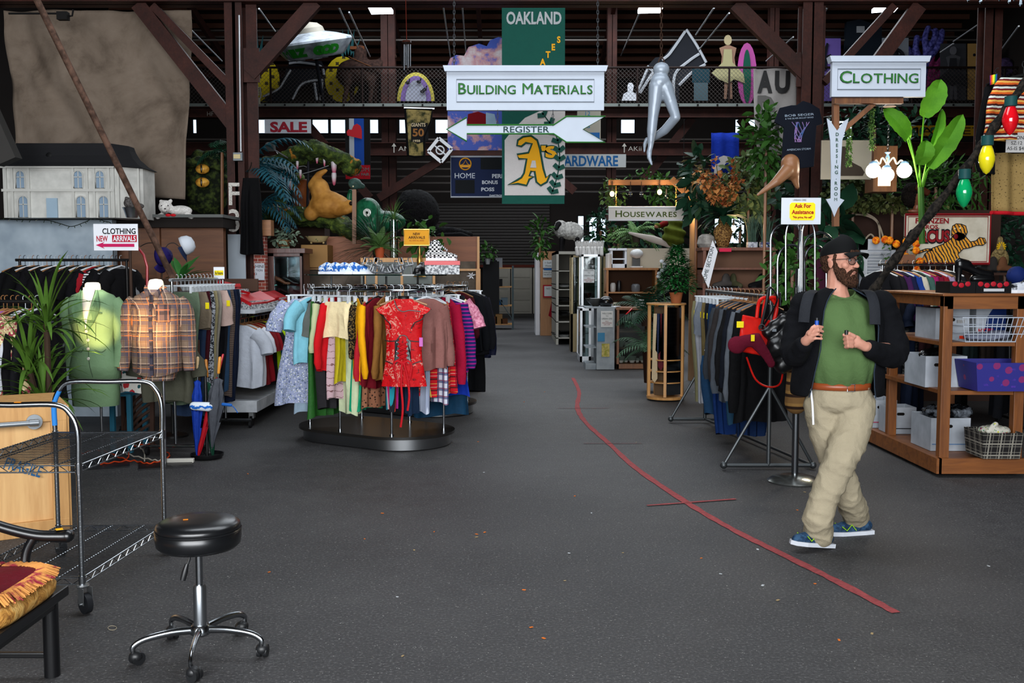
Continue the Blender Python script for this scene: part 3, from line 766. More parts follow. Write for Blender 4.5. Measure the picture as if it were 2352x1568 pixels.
# ---------------------------------------------------------------- the red brocade dress with laced corset, facing out
def front_dress():
 q,n=stadium(C1,CR,CH,.292);px=927
 base=V((at(px,690,8.42).x,8.42,RAILZ+.017));t=thing('brocade_dress','red brocade dress with black laced corset front and hanging ribbons','dress','clothes on the oval rack',loc=base,rz=R(-3))
 red=NT('red_brocade',.6,0,.15);co=red.co();v=red.noise(co,22,6,.75,1.8);k=red.noise(co,5,2)
 g=red.math('MULTIPLY',red.math('GREATER_THAN',v,.56),red.math('GREATER_THAN',k,.47))
 c=red.mix(g,'B80A12','C98A7A');g2=red.math('MULTIPLY',red.math('LESS_THAN',v,.40),red.math('LESS_THAN',k,.5));c=red.mix(g2,c,'5E1014');red.col(c);red.bump(red.noise(co,9,3),.6,.03)
 prof=[(-.08,.07),(-.11,.12),(-.15,.185),(-.22,.17),(-.34,.155),(-.46,.150),(-.58,.155),(-.70,.175),(-.82,.195)]
 mb=MB();N=40
 for (z,w) in prof:
  for i in range(N):
   a=2*pi*i/N;y=(.045+.02*(z<-.5))*sin(a)*(1+.0)+.006*sin(cos(a)*9+z*6)*(z<-.15);mb.v.append((w*cos(a),y,z))
 for j in range(len(prof)-1):
  for i in range(N):mb.f.append((j*N+i,j*N+(i+1) % N,(j+1)*N+(i+1) % N,(j+1)*N+i))
 mb.f.append(tuple(range(N)))
 mb.build('garment_body',red.m,t,ang=80,fix=True)
 for sg in (-1,1):  # cap sleeves
  MB().add([(sg*.10,-.03,-.10),(sg*.235,-.01,-.165),(sg*.20,-.035,-.20),(sg*.14,-.045,-.22),(sg*.10,.03,-.10),(sg*.235,.012,-.165),(sg*.20,.03,-.20),(sg*.14,.04,-.22)],
                 [(0,1,2,3),(7,6,5,4),(0,4,5,1),(1,5,6,2),(2,6,7,3),(3,7,4,0)]).build('cap_sleeve',red.m,t,fix=True)
 blk=plain('0C0C0E',.35,0,'black_satin')
 yf=lambda x,z:-.052-(.02 if z<-.5 else .0)*1-.0
 P=lambda x,z,o=.004:V((x,-.048*math.sqrt(max(0,1-(x/.2)**2))-(.018 if z<-.5 else .004)-o,z))
 cm=MB()
 for sg in (-1,1):
  pts=[(sg*.0,-.405),(sg*.035,-.42),(sg*.07,-.44),(sg*.068,-.50),(sg*.07,-.56),(sg*.07,-.63),(sg*.035,-.60),(sg*.0,-.58)]
  pts=[(sg*.032,-.41),(sg*.068,-.44),(sg*.066,-.52),(sg*.074,-.635),(sg*.034,-.61)]
  a=[P(x,z,.006) for x,z in pts];b=[p+V((0,-.004,0)) for p in a];m=len(a)
  cm.add(a+b,[tuple(range(m)),tuple(range(2*m-1,m-1,-1))]+[(i,(i+1) % m,m+(i+1) % m,m+i) for i in range(m)])
 cm.build('corset_panel',blk,t,smooth=0,fix=True)
 tm=MB()
 for pts in ([(-.07,-.09),(-.045,-.155),(0,-.185),(.06,-.175),(.15,-.185)],[(-.235,-.165),(-.19,-.21),(-.15,-.25),(-.11,-.29),(-.105,-.33)],[(.235,-.165),(.19,-.20),(.16,-.25),(.10,-.28),(.07,-.33)],
    [(-.155,-.43),(-.11,-.435),(-.06,-.43),(-.03,-.395),(0,-.385),(.03,-.395),(.06,-.43),(.155,-.44)],[(-.155,-.60),(-.1,-.62),(-.072,-.635)],[(.155,-.60),(.1,-.62),(.072,-.635)]):
  tm.tube(smooth_pts([P(x,z,.004) for x,z in pts],4),.0045,6)
 tm.lathe([(.062,-.13),(.05,-.095),(.048,-.06),(.052,-.055)],(0,0,0),16,False,1,.7)
 tm.build('black_piping',blk,t)
 em=MB();lm_=MB()
 for i in range(5):
  z=-.44-i*.038
  for sg in (-1,1):c=P(sg*.042,z,.012);em.tube([c+V((.009*cos(a),0,.009*sin(a))) for a in [k*pi/4 for k in range(8)]],.0025,5,closed=True)
  lm_.tube([P(-.042,z,.016),P(.042,z-.038,.018)],.006,5);lm_.tube([P(.042,z,.016),P(-.042,z-.038,.018)],.006,5)
 em.build('eyelet',chrome(),t)
 rib=cloth('B8101C',.5)
 for pts in ([(0,-.62),(-.05,-.60),(-.075,-.64),(-.06,-.72),(-.05,-.78)],[(0,-.62),(.05,-.60),(.075,-.64),(.07,-.70),(.06,-.76)],[(-.005,-.62),(-.012,-.80),(.0,-1.0),(-.02,-1.16)],[(.01,-.62),(.045,-.76),(.055,-.90),(.04,-1.02)]):
  lm_.tube(smooth_pts([P(x,z,.02) for x,z in pts],5),.009,6,flat=.4,up=(1,0,0))
 lm_.build('ribbon_lacing',rib,t)
 MB().cb((.155,-.062,-.44),(.03,.004,.075)).build('price_tag',plain('C66AB8',.6),t,smooth=0)
 hanger(t,'w')
front_dress()

# ================================================================ stool, trolley, crate, chair
def stool():
 c=fl(462,1502);t=thing('rolling_stool','black round padded rolling stool on a chrome five-star base','stool',loc=c,rz=0)
 vin=plain('101113',.28,0,'black_vinyl',.6)
 MB().lathe([(.0,.455),(.10,.455),(.155,.46),(.170,.475),(.174,.50),(.174,.53),(.168,.535),(.173,.542),(.168,.56),(.145,.573),(.08,.578),(0,.579)],(0,0,0),40,False).build('seat',vin,t,ang=70)
 MB().lathe([(.1735,.530),(.1765,.534),(.1735,.539)],(0,0,0),40,False).build('seat_piping',vin,t)
 MB().cb((-.045,-.02,.580),(.02,.012,.001),.3).build('price_sticker',plain('F28C1E',.6),t,smooth=0)
 MB().lathe([(.0,.44),(.05,.44),(.055,.457),(0,.458)],(0,0,0),20).build('seat_plate',plain('18191B',.4),t)
 MB().lathe([(.015,.26),(.015,.45)],(0,0,0),16).build('gas_rod',chrome(),t)
 MB().lathe([(.027,.10),(.027,.29),(.022,.30),(.0,.30)],(0,0,0),20).build('column',plain('8E9296',.3,.95,'satin_metal'),t)
 MB().lathe([(.0,.085),(.035,.085),(.046,.095),(.046,.115),(.034,.13),(0,.13)],(0,0,0),20).build('hub',chrome(),t)
 lv=MB();lv.tube([(-.03,-.01,.45),(-.036,-.012,.41),(-.045,-.015,.385)],.005,6).tube([(-.045,-.015,.392),(-.053,-.02,.36),(-.062,-.024,.325)],[.008,.013,.012],10)
 lv.build('height_lever',plain('141416',.4),t)
 for k in range(5):
  a=R(-84+72*k+3);d=V((cos(a),sin(a),0))
  pts=smooth_pts([d*.03+V((0,0,.108)),d*.12+V((0,0,.112)),d*.22+V((0,0,.102)),d*.265+V((0,0,.08)),d*.268+V((0,0,.058))],4)
  MB().tube(pts,[.017-.007*i/(len(pts)-1) for i in range(len(pts))],10,flat=.75).build('leg',chrome(),t)
  w=bpy.data.objects.new('caster',None)
  b=a+R(60+37*k);e=V((cos(b),sin(b),0));s=V((-e.y,e.x,0));c0=d*.268+e*.018
  cm=MB()
  for sg in (-1,1):
   pp=c0+s*.013*sg+V((0,0,.026));cm.tube([pp-s*.008,pp+s*.008],.026,20)
  cm.ell(c0+V((0,0,.036))-e*.006,(.028,.028,.024),n=12,m=8);cm.tube([c0+V((0,0,.045))-e*.018,c0+V((0,0,.065))-e*.018],.009,8)
  cm.build('caster',plain('17181A',.45,0,'black_plastic'),t,ang=50)
stool()

def trolley():
 A,B,Cc,D=fl(125,1283),fl(160,1421),fl(355,1275),None
 Cc,B=V((-1.975,5.57,0)),V((-2.025,4.60,0));A,D=V((-2.57,5.55,0)),V((-2.62,4.58,0))
 t=thing('wire_trolley','chrome wire shelf trolley on casters beside the wooden crate','trolley')
 ch=chrome()
 for p,q in ((A,Cc),(D,B)):
  H=.985;m=smooth_pts([p+V((0,0,.72)),p+V((0,0,.86)),p.lerp(q,.05)+V((0,0,.94)),p.lerp(q,.16)+V((0,0,H)),p.lerp(q,.5)+V((0,0,H)),p.lerp(q,.84)+V((0,0,H)),p.lerp(q,.95)+V((0,0,.94)),q+V((0,0,.86)),q+V((0,0,.72))],5)
  MB().tube(m,.0135,10).build('handle_loop',ch,t)
 e=A+V((0,0,.75));MB().tube(smooth_pts([A+V((0,0,.74)),A+V((0,0,.86)),A.lerp(Cc,.05)+V((0,0,.935))],5),.0145,10).build('blue_tape',plain('2F7CC8',.6,0,'painters_tape'),t)
 c=D.lerp(B,.55)+V((0,0,.9985));MB().cb(c,(.03,.02,.002)).build('price_sticker',plain('F28C1E',.6),t,smooth=0)
 for p in (A,B,Cc,D):
  mb=MB().tube([p+V((0,0,.13)),p+V((0,0,.75))],.0125,12)
  for k in range(25):z=.14+k*.0245;mb.tube([p+V((0,0,z)),p+V((0,0,z+.003))],.0134,12)
  mb.build('post',ch,t)
  cs=MB();d=V((.6,-.5,0)).normalized();w0=p+d*.025
  cs.lathe([(.0,.135),(.028,.135),(.032,.128),(.028,.12),(0,.12)],p,16);s=V((-d.y,d.x,0))
  for sg in (-1,1):cs.cb(w0+s*.022*sg+V((0,0,.085)),(.05,.003,.08),math.atan2(d.y,d.x))
  cs.tube([w0-s*.03+V((0,0,.048)),w0+s*.03+V((0,0,.048))],.006,8)
  cs.build('caster_fork',plain('A8ABAD',.35,.9,'zinc'),t,ang=50)
  MB().tube([w0-s*.014+V((0,0,.048)),w0+s*.014+V((0,0,.048))],.048,24).build('wheel',plain('222326',.5),t,ang=50)
 for z in (.70,.165):
  sh=MB();P=[A,Cc,B,D]
  for a,b in ((A,Cc),(Cc,B),(B,D),(D,A)):
   for dz in (0,-.032):sh.tube([a+V((0,0,z+dz)),b+V((0,0,z+dz))],.0038,6)
   n=int((b-a).length/.045)
   sh.tube([a.lerp(b,i/n)+V((0,0,z-(.032 if i % 2 else 0))) for i in range(n+1)],.0026,5)
  n=40
  for i in range(1,n):sh.tube([D.lerp(A,i/n)+V((0,0,z+.004)),B.lerp(Cc,i/n)+V((0,0,z+.004))],.0019,5)
  for k in (.2,.5,.8):sh.tube([D.lerp(B,k)+V((0,0,z-.004)),A.lerp(Cc,k)+V((0,0,z-.004))],.0034,6)
  for p in P:sh.lathe([(.0165,z-.04),(.0165,z+.01)],p,12)
  sh.build('wire_shelf',ch,t)
trolley()

def crate():
 t=thing('wooden_crate','plywood shipping crate stencilled FRAGILE with pipe handles on its lid','crate')
 w=wood('B98952','D9AE74',.5,.6,'z','crate_ply');fr=wood('A87842','C99A5E',.8,.6,'z','crate_frame')
 o=V((-2.73,6.05,0));ex=V((.80,.60,0)).normalized()*-1;ex=V((-.86,-.5,0)).normalized();nz=V((-.0,0,0))
 L,Wd,H=1.0,.72,.775;back=V((-ex.y,ex.x,0))*-1
 if back.y<0:back=-back
 rot=math.atan2(ex.y,ex.x)
 c=o+ex*L/2+back*Wd/2
 MB().cb(c+V((0,0,H/2)),(L-.03,Wd-.03,H-.03),rot).build('box_panel',w,t,smooth=0)
 f=MB();zc=V((0,0,1))
 for s in (0.045,L-.045):f.cb(o+ex*s+back*.0+zc*H/2,(.09,.03,H),rot)
 for z in (.045,H-.03):f.cb(o+ex*L/2+zc*z,(L,.032,.1 if z>.3 else .09),rot)
 for s in (.04,Wd-.04):f.cb(o+back*s+zc*H/2-ex*.0,(.03,.08,H),rot)
 f.cb(c+zc*(H+.0),(L+.03,Wd+.03,.022),rot)
 f.build('frame_boards',fr,t,smooth=0,bevel=.003)
 g=plain('8F9498',.4,.8,'galvanised')
 hm=MB();p=o-back*.05+zc*.66
 for s in (.18,.50):
  q=o+ex*s-back*.018+zc*.70;n=-back
  hm.tube([q,q+n*.012],.045,18);hm.tube([q+n*.01,q+n*.06],.018,12)
 q0,q1=o+ex*.18-back*.07+zc*.70,o+ex*.50-back*.07+zc*.70
 hm.tube([q0,q1],.0165,12);hm.tube([q0-ex*.02,q0+ex*.03],.021,12).tube([q1+ex*.02,q1-ex*.03],.021,12);hm.build('pipe_handle',g,t)
 text('FRAGILE',0,0,.070,o+ex*.245-back*.016+zc*.43,-ex,V((0,0,1)),w=.21,bold=.015,rot=-.38,lift=.004).build('stencil_lettering',plain('2A5C86',.8),t,smooth=0)
crate()

def chair():
 t=thing('armchair','black lacquered open armchair with a red and gold cushion','chair')
 bl=plain('0D0D0F',.3,0,'black_lacquer',.6);cx=cy=0
 X1,YF,YN=-1.80,3.86,3.34;XB=X1-.50
 for (x,y) in ((X1-.03,YF),(X1-.03,YN),(XB,YF-.03),(XB,YN+.03)):MB().tube([(x,y,0),(x,y,.34)],.030,16).build('leg',bl,t,ang=60)
 MB().cb((X1-.25,(YF+YN)/2,.335),(.56,.60,.04)).cb((X1-.26,YF-.01,.295),(.46,.03,.045)).cb((X1-.02,(YF+YN)/2,.295),(.03,.5,.045)).build('seat_frame',bl,t,bevel=.006,smooth=0)
 MB().beam((XB,YF,.085),(X1-.03,YF,.085),.022,.022).beam((XB,YF-.02,.11),(XB,YN+.02,.11),.022,.022).build('stretcher',bl,t,smooth=0,bevel=.004)
 for y,sg in ((YF+.0,1),(YN,-1)):
  arm=smooth_pts([(XB-.1,y+.0,.76),(X1-.42,y,.70),(X1-.26,y+.01*sg,.615),(X1-.10,y+.02*sg,.565),(X1+.0,y+.035*sg,.555),(X1+.03,y+.04*sg,.555)],6)
  n=len(arm);MB().cap(arm,[.019+.008*(i/n)**2 for i in range(n)],12,flat=1.15).build('armrest',bl,t)
  MB().tube(smooth_pts([(X1-.07,y-.01*sg,.35),(X1-.12,y,.43),(X1-.12,y+.01*sg,.50),(X1-.09,y+.02*sg,.56)],5),[.022]*5+[.018]*11,10).build('arm_support',bl,t)
 MB().cap([(XB-.1,YF,.76),(XB-.16,(YF+YN)/2,.79),(XB-.1,YN,.76)],.02,10).build('back_rail',bl,t)
 MB().cb((X1+.0,YF+.035,.5835),(.026,.026,.002),.6).build('price_sticker',plain('F2B01E',.6),t,smooth=0)
 # cushion
 cu=thing('seat_cushion','red velvet cushion with fringed gold border resting on the black armchair','cushion')
 c=V((X1-.245,(YF+YN)/2,.357))
 def sq(u,v,rx,ry,z):
  a=u*2*pi;x,y=cos(a),sin(a);k=(abs(x)**5+abs(y)**5)**(-1/5);return c+V((x*k*rx,y*k*ry,z))
 mb=MB();pf=[(.0,.0),(.27,.0),(.282,.015),(.285,.042),(.27,.068),(.24,.082),(.13,.098),(0,.10)]
 mb.grid(lambda u,v:sq(u,v,pf[int(round(v*7))][0],pf[int(round(v*7))][0]*.96,pf[int(round(v*7))][1]),64,8,True)
 t2=NT('gold_velvet',.7,0,.3);co=t2.co();n=t2.noise(co,18,4,.7,1);t2.col(t2.ramp(n,[(.35,'8A5A26'),(.5,'C08A40'),(.65,'D9AE66')]));t2.bump(n,.5,.02)
 mb.build('cushion_body',t2.m,cu,ang=80)
 mb=MB();mb.grid(lambda u,v:sq(u,v,.235*v,.22*v,.100+.012*(1-v**4)),48,8,True);mb.build('velvet_top',cloth('6E0E1F',.5),cu)
 f2=MB()
 for i in range(420):
  u=rnd.random();a=sq(u,0,.225,.212,.102);b=sq(u+(rnd.random()-.5)*.006,0,.285+.02*rnd.random(),.262+.018*rnd.random(),.080+.01*rnd.random())
  f2.tube([a,a.lerp(b,.5)+V((0,0,.013)),b],[.004,.005,.003],4)
 f2.build('fringe',speck('C98A4A','8E2A3A',18,.5,.62,.8),cu)
chair()

# ================================================================ dressed torsos on stands
def plaid_shirt_mat():
 return plaid('7A6656',[('4A4250',.13,.34,.0,.65),('2C2A36',.13,.07,.55,.8),('B9703E',.13,.06,.75,.9),('D9B9A0',.13,.025,.42,.8),('5E4638',.065,.12,.2,.5)])
def bust(c,r=.5):
 """torso form up to the neck, centred on c"""
 return MB()
def torso_rings(mb,c,prof,N=48,wr=.006,seed=0,front=None):
 """prof: (z, half width x, half depth y, y offset)"""
 ph=seed
 for (z,w,d,yo) in prof:
  for i in range(N):
   a=2*pi*i/N;f=1+wr*sin(7*a+z*16+ph)+wr*.7*sin(13*a-z*30+ph)
   ca,sa=cos(a),sin(a)
   mb.v.append((c.x+w*f*(abs(ca)**.9)*(1 if ca>0 else -1),c.y+yo+d*f*(abs(sa)**.9)*(1 if sa>0 else -1),z))
 b=len(mb.v)-N*len(prof)
 for j in range(len(prof)-1):
  for i in range(N):mb.f.append((b+j*N+i,b+j*N+(i+1) % N,b+(j+1)*N+(i+1) % N,b+(j+1)*N+i))
 return mb
def sleeve(mb,pts,rs,seed=0,N=20):
 pts=smooth_pts(pts,6);n=len(pts);r2=[]
 for i in range(n):
  t=i/(n-1)*(len(rs)-1);k=min(int(t),len(rs)-2);r2.append((rs[k]+(rs[k+1]-rs[k])*(t-k))*(1+.025*sin(i*1.9+seed)+.02*sin(i*3.7+seed)))
 return mb.tube(pts,r2,N,flat=.8)
neckm=plain('E9E0CC',.5,0,'cream_form')
def stand(t,c,h,sq=True):
 MB().tube([c+V((0,0,.012)),c+V((0,0,h))],.011,10).build('pole',plain('8A8D90',.3,.9,'stand_metal'),t)
 MB().cb(c+V((0,0,.006)),(.42,.36,.010),.35).build('base_plate',plain('1A1A1C',.4,.5),t,smooth=0)
ZS=lambda py,Y:at(0,py,Y).z
def green_suit():
 Y=8.15;px=217;c=V((at(px,800,Y).x,Y,0));t=thing('dressed_mannequin','headless dress form wearing a green skirt suit on a metal stand','mannequin')
 c0=V((at(236,1060,Y).x,Y,0));stand(t,c0,.75)
 k=Y/FOC;Z=lambda py:ZS(py,Y)
 gm=cloth('6F8C68',.8,.12)
 mb=MB();torso_rings(mb,c,[(Z(665),.062,.055,0),(Z(652),.060,.052,0),(Z(649),.052,.045,0),(Z(648),.001,.001,0)],32,0)
 mb.lathe([(.07,Z(668)),(.085,Z(685))],c,32,False);mb2=MB();torso_rings(mb2,c,[(Z(760),.10,.095,-.02),(Z(700),.10,.085,-.01),(Z(672),.066,.06,0),(Z(652),.058,.052,0),(Z(648.5),.045,.04,0),(Z(648),.001,.001,0)],32,0)
 mb2.build('form_neck',neckm,t,ang=60)
 jk=MB();torso_rings(jk,c,[(Z(868),.205,.135,0),(Z(835),.195,.13,0),(Z(805),.165,.12,0),(Z(782),.150,.112,0),(Z(755),.160,.125,-.01),(Z(730),.178,.135,-.02),(Z(705),.190,.12,-.01),(Z(688),.195,.095,0),(Z(678),.165,.078,0),(Z(672),.11,.065,0),(Z(666),.072,.062,0)],56,.005,1)
 nk=MB();nk.v=[(c.x+s*w_,c.y+y_-.004,Z(p_)) for p_,w_,y_ in ((660,.050,-.058),(675,.044,-.082),(695,.034,-.116),(715,.022,-.140),(735,.010,-.150),(752,.001,-.152)) for s in (-1,0,1)];nk.f=[(3*i+a,3*i+a+1,3*i+a+4,3*i+a+3) for i in range(5) for a in (0,1)];nk.build('form_chest',neckm,t,solid=.012)
 jk.build('jacket',gm,t,ang=80,solid=.006)
 for sg,nm in ((-1,'sleeve'),(1,'sleeve')):
  m=MB();sleeve(m,[(c.x+sg*.165,c.y,Z(690)),(c.x+sg*.205,c.y,Z(712)),(c.x+sg*.222,c.y+.0,Z(760)),(c.x+sg*.222,c.y-.01,Z(800)),(c.x+sg*.205,c.y-.03,Z(842))],[.058,.064,.060,.055,.052],sg);m.build(nm,gm,t,ang=70)
 sk=MB();torso_rings(sk,c,[(Z(930),.185,.12,0),(Z(900),.192,.13,0),(Z(862),.185,.125,0)],48,.012,3);sk.f.append(tuple(range(48)));sk.build('skirt',gm,t,ang=80)
 lp=MB();yf=-.14
 for sg in (-1,1):
  pts=[(sg*.068,Z(664),-.058),(sg*.105,Z(690),-.112),(sg*.112,Z(712),-.142),(sg*.08,Z(735),-.155),(sg*.02,Z(758),-.152),(sg*.006,Z(748),-.150),(sg*.036,Z(715),-.135),(sg*.062,Z(682),-.09)]
  a=[V((c.x+x,c.y+y-.006,z)) for x,z,y in pts];b=[p+V((0,-.006,0)) for p in a];m=len(a)
  lp.add(a+b,[tuple(range(m)),tuple(range(2*m-1,m-1,-1))]+[(i,(i+1) % m,m+(i+1) % m,m+i) for i in range(m)])
 lp.build('lapel',cloth('5C7A58',.7,.1),t,smooth=0,fix=True)
 lines=MB();dk=plain('3A4A38',.8)
 for pts in ([(.004,Z(760),-.150),(.006,Z(790),-.128),(.012,Z(830),-.136),(.04,Z(862),-.140)],[(-.13,Z(800),-.085),(-.06,Z(806),-.118),(-.04,Z(798),-.118)],[(.05,Z(800),-.12),(.10,Z(806),-.104),(.13,Z(800),-.085)],
    [(-.07,Z(715),-.138),(-.075,Z(745),-.135),(-.055,Z(780),-.115)],[(.085,Z(715),-.13),(.075,Z(745),-.135),(.06,Z(780),-.115)]):
  lines.tube(smooth_pts([V((c.x+x,c.y+y-.004,z)) for x,z,y in pts],4),.0022,5)
 lines.build('seam',dk,t)
 for i,py in enumerate((758,778,798,820)):
  MB().lathe([(.0,-.004),(.010,-.004),(.013,0),(.010,.003),(0,.003)],(0,0,0),16).build('button',plain('D9D4C4',.2,.2),t).matrix_basis=Matrix.Translation((c.x+.004+.002*i,c.y-(.150,.128,.135,.139)[i]-.008,Z(py))) @ Matrix.Rotation(pi/2,4,'X')
 MB().cb((c.x+.105,c.y-.132,Z(718)),(.04,.008,.012)).build('chest_pocket',cloth('4F6A4C',.8),t,smooth=0)
green_suit()
def plaid_shirt():
 Y=8.15;px=362;c=V((at(px,800,Y).x,Y,0));t=thing('dressed_mannequin','headless form wearing an orange lit brown plaid flannel shirt on a metal stand','mannequin')
 c0=V((at(378,1060,Y).x,Y+.02,0));stand(t,c0,.85);Z=lambda py:ZS(py,Y);m=plaid_shirt_mat()
 nb=MB();torso_rings(nb,c,[(Z(690),.075,.07,0),(Z(660),.066,.06,0),(Z(646),.056,.052,0),(Z(642),.045,.04,0),(Z(640),.001,.001,0)],32,0);nb.build('form_neck',neckm,t,ang=60)
 b=MB();torso_rings(b,c,[(Z(862),.185,.13,0),(Z(850),.20,.14,0),(Z(820),.205,.142,0),(Z(780),.20,.135,0),(Z(740),.20,.14,-.01),(Z(710),.205,.13,-.01),(Z(692),.20,.10,0),(Z(680),.175,.085,0),(Z(672),.12,.072,0),(Z(664),.076,.066,0)],56,.012,2)
 b.v[:56]=[(v[0],v[1],v[2]+.045*(abs(v[0]-c.x)/.2)**2) for v in b.v[:56]]
 b.build('shirt_body',m,t,ang=80)
 u=MB();torso_rings(u,c+V((0,.03,0)),[(Z(873),.12,.10,0),(Z(845),.16,.11,0),(Z(820),.17,.11,0)],40,.01,2);u.build('shirt_tail',m,t)
 for sg in (-1,1):
  s=MB();X=c.x+sg*.01
  sleeve(s,[(X+sg*.165,c.y,Z(690)),(X+sg*.222,c.y,Z(715)),(X+sg*.245,c.y,Z(760)),(X+sg*.25,c.y-.01,Z(805)),(X+sg*(.265 if sg<0 else .26),c.y-.04,Z(850))],[.062,.07,.064,.058,.045],sg*2);s.build('sleeve',m,t,ang=70)
 col=MB()
 for sg in (-1,1):
  pts=[(sg*.004,Z(676),-.078),(sg*.05,Z(682),-.09),(sg*.075,Z(662),-.06),(sg*.07,Z(654),-.04),(sg*.03,Z(668),-.072)]
  a=[V((c.x+x,c.y+y-.006,z)) for x,z,y in pts];bb=[p+V((0,-.006,0)) for p in a];k=len(a)
  col.add(a+bb,[tuple(range(k)),tuple(range(2*k-1,k-1,-1))]+[(i,(i+1) % k,k+(i+1) % k,k+i) for i in range(k)])
 col.tube([(c.x+.075*cos(a),c.y+.066*sin(a),Z(660)) for a in [pi*i/10 for i in range(11)]],.012,6);col.build('collar',plaid('5A4A46',[('2A2630',.08,.3,0,.8),('B9703E',.08,.08,.7,.8)]),t,fix=True)
 pl=MB()
 for a,bz in ((676,700),(700,740),(740,790),(790,858)):
  y=lambda py:-(.105 if py<690 else .128 if py<705 else .152 if py<745 else .138 if py<795 else .146)
  pl.add([(c.x-.014,c.y+y(a)-.004,Z(a)),(c.x+.016,c.y+y(a)-.004,Z(a)),(c.x+.016,c.y+y(bz)-.004,Z(bz)),(c.x-.014,c.y+y(bz)-.004,Z(bz))],[(0,3,2,1)])
 pl.build('button_placket',plaid('3E3A44',[('22202A',.1,.3,0,.8),('8E5A3A',.1,.08,.6,.7)]),t,solid=.004,smooth=0)
 pk=MB().grid(lambda u_,v_:V((c.x+.045+.105*u_,c.y-.144+.030*u_**1.5-.006,Z(698)+(Z(738)-Z(698))*v_)),8,6);pk.build('chest_pocket',plaid('55474A',[('2C2830',.09,.3,.1,.8),('B9704E',.09,.08,.7,.7)]),t,solid=.004)
 for py in (690,712,735,760,785,812):MB().ell((c.x+.001,c.y-(.155 if py<750 else .148)-.004+(.03 if py<700 else 0),Z(py)),(.006,.003,.006),n=8,m=6).build('button',plain('2A2420',.3),t)
plaid_shirt()
# unseen spots added to warm the two dressed forms and brighten their necks
spot('added_warm_spot_a',(-3.05,7.25,.95),at(225,745,8.15),110,(1,.66,.28),24,.5,.03)
spot('added_warm_spot_b',(-2.75,7.1,1.0),at(350,740,8.15),120,(1,.60,.26),28,.7,.03)
spot('added_neck_spot_a',(-3.15,7.35,2.6),at(216,675,8.15),160,(1,.9,.75),11,.6,.03)
spot('added_neck_spot_b',(-2.8,7.35,2.6),at(358,668,8.15),160,(1,.9,.75),9,.6,.03)

# ================================================================ left side: partition, dolls' house, tarpaulin
def card(name,label,cat,px,Y,mat,th=.01,group=None,kind_part=None,parent=None):
 """flat cut board: outline given in picture points, standing at depth Y"""
 P=[at(x,y,Y) for x,y in px];c=P[0]
 mb=MB().prism([((p-c).x,(p-c).z) for p in P],(c.x,Y,c.z),EX,EZ,th)
 o=mb.build(name,mat,parent,smooth=0,fix=True)
 if label:tag(o,label,cat,group)
 return o
def rect(a,b,c,d):return [(a,d),(c,d),(c,b),(a,b)]
def boxpx(mb,x0,y0,x1,y1,Y,dep):
 A,B=at(x0,y1,Y),at(x1,y0,Y);return mb.bx(A.x,B.x,Y,Y+dep,at(x0,y1,Y).z,B.z)
struct(boxpx(MB(),-60,502,257,1040,10.9,.12).build('partition_wall',speck('8E9CA8','A9B6C0',3,.35,.65,.8),smooth=0))
pl=wood('4A2A17','6E4426',.5,.6,'x','dark_ply')
struct(boxpx(MB(),257,505,512,900,11.2,.1).build('partition_wall',pl,smooth=0))
mb=MB();boxpx(mb,257,498,512,522,11.05,.5);mb.bx(at(0,0,10.8).x-2,at(257,0,10.8).x,10.7,11.5,Z_(504,10.8),Z_(500,10.8))
struct(mb.build('trim_5',plain('1E1A18',.8),smooth=0))
mb=MB();boxpx(mb,257,492,512,499,11.0,.8);struct(mb.build('trim_6',plain('5E605E',.8),smooth=0))
mb=MB();boxpx(mb,360,522,366,640,11.15,.05);struct(mb.build('trim_7',pl,smooth=0))
struct(boxpx(MB(),268,640,592,668,10.75,.03).build('partition_wall',plain('4A382E',.8),smooth=0))
# tarpaulin
def tarp():
 t=NT('stained_canvas',.9,0,.2);co=t.co();n=t.noise(co,1.6,6,.7,.6);f=t.noise(co,180,2);s=t.noise(co,4,5,.6)
 t.col(t.ramp(t.math('ADD',t.math('MULTIPLY',n,.65),t.math('MULTIPLY',s,.35)),[(.30,'4E4238'),(.5,'75675A'),(.70,'85776A')]));t.bump(f,.3,.004)
 Y0=12.35
 def f(u,v):
  xl=8+37*v**1.2;xr=440-14*v;yb=330+128*min(1,(u/.75))**1 if u<.75 else 458
  px=xl+(xr-xl)*u;py=24+((436+22*u)-24)*v;p=at(px,py,Y0)
  w=sin(u*9+v*2.2)*.05*v+sin(u*23-v*9)*.018+.06*abs(noise.noise(V((u*7-v*3,v*2.5,3))))+.07*v*math.exp(-((u*1.6-v+.05)/.07)**2)+sin((u*6+v*7))*.045*v*v+.05*math.exp(-((u*1.1+v-1.55)/.09)**2)+noise.noise(V((u*5,v*4,0)))*.08
  return p+V((0,w,0))
 o=MB().grid(f,60,60).build('canvas_tarpaulin',t.m,solid=.006);tag(o,'large stained brown canvas tarpaulin hanging behind the white doll house','tarpaulin')
tarp()
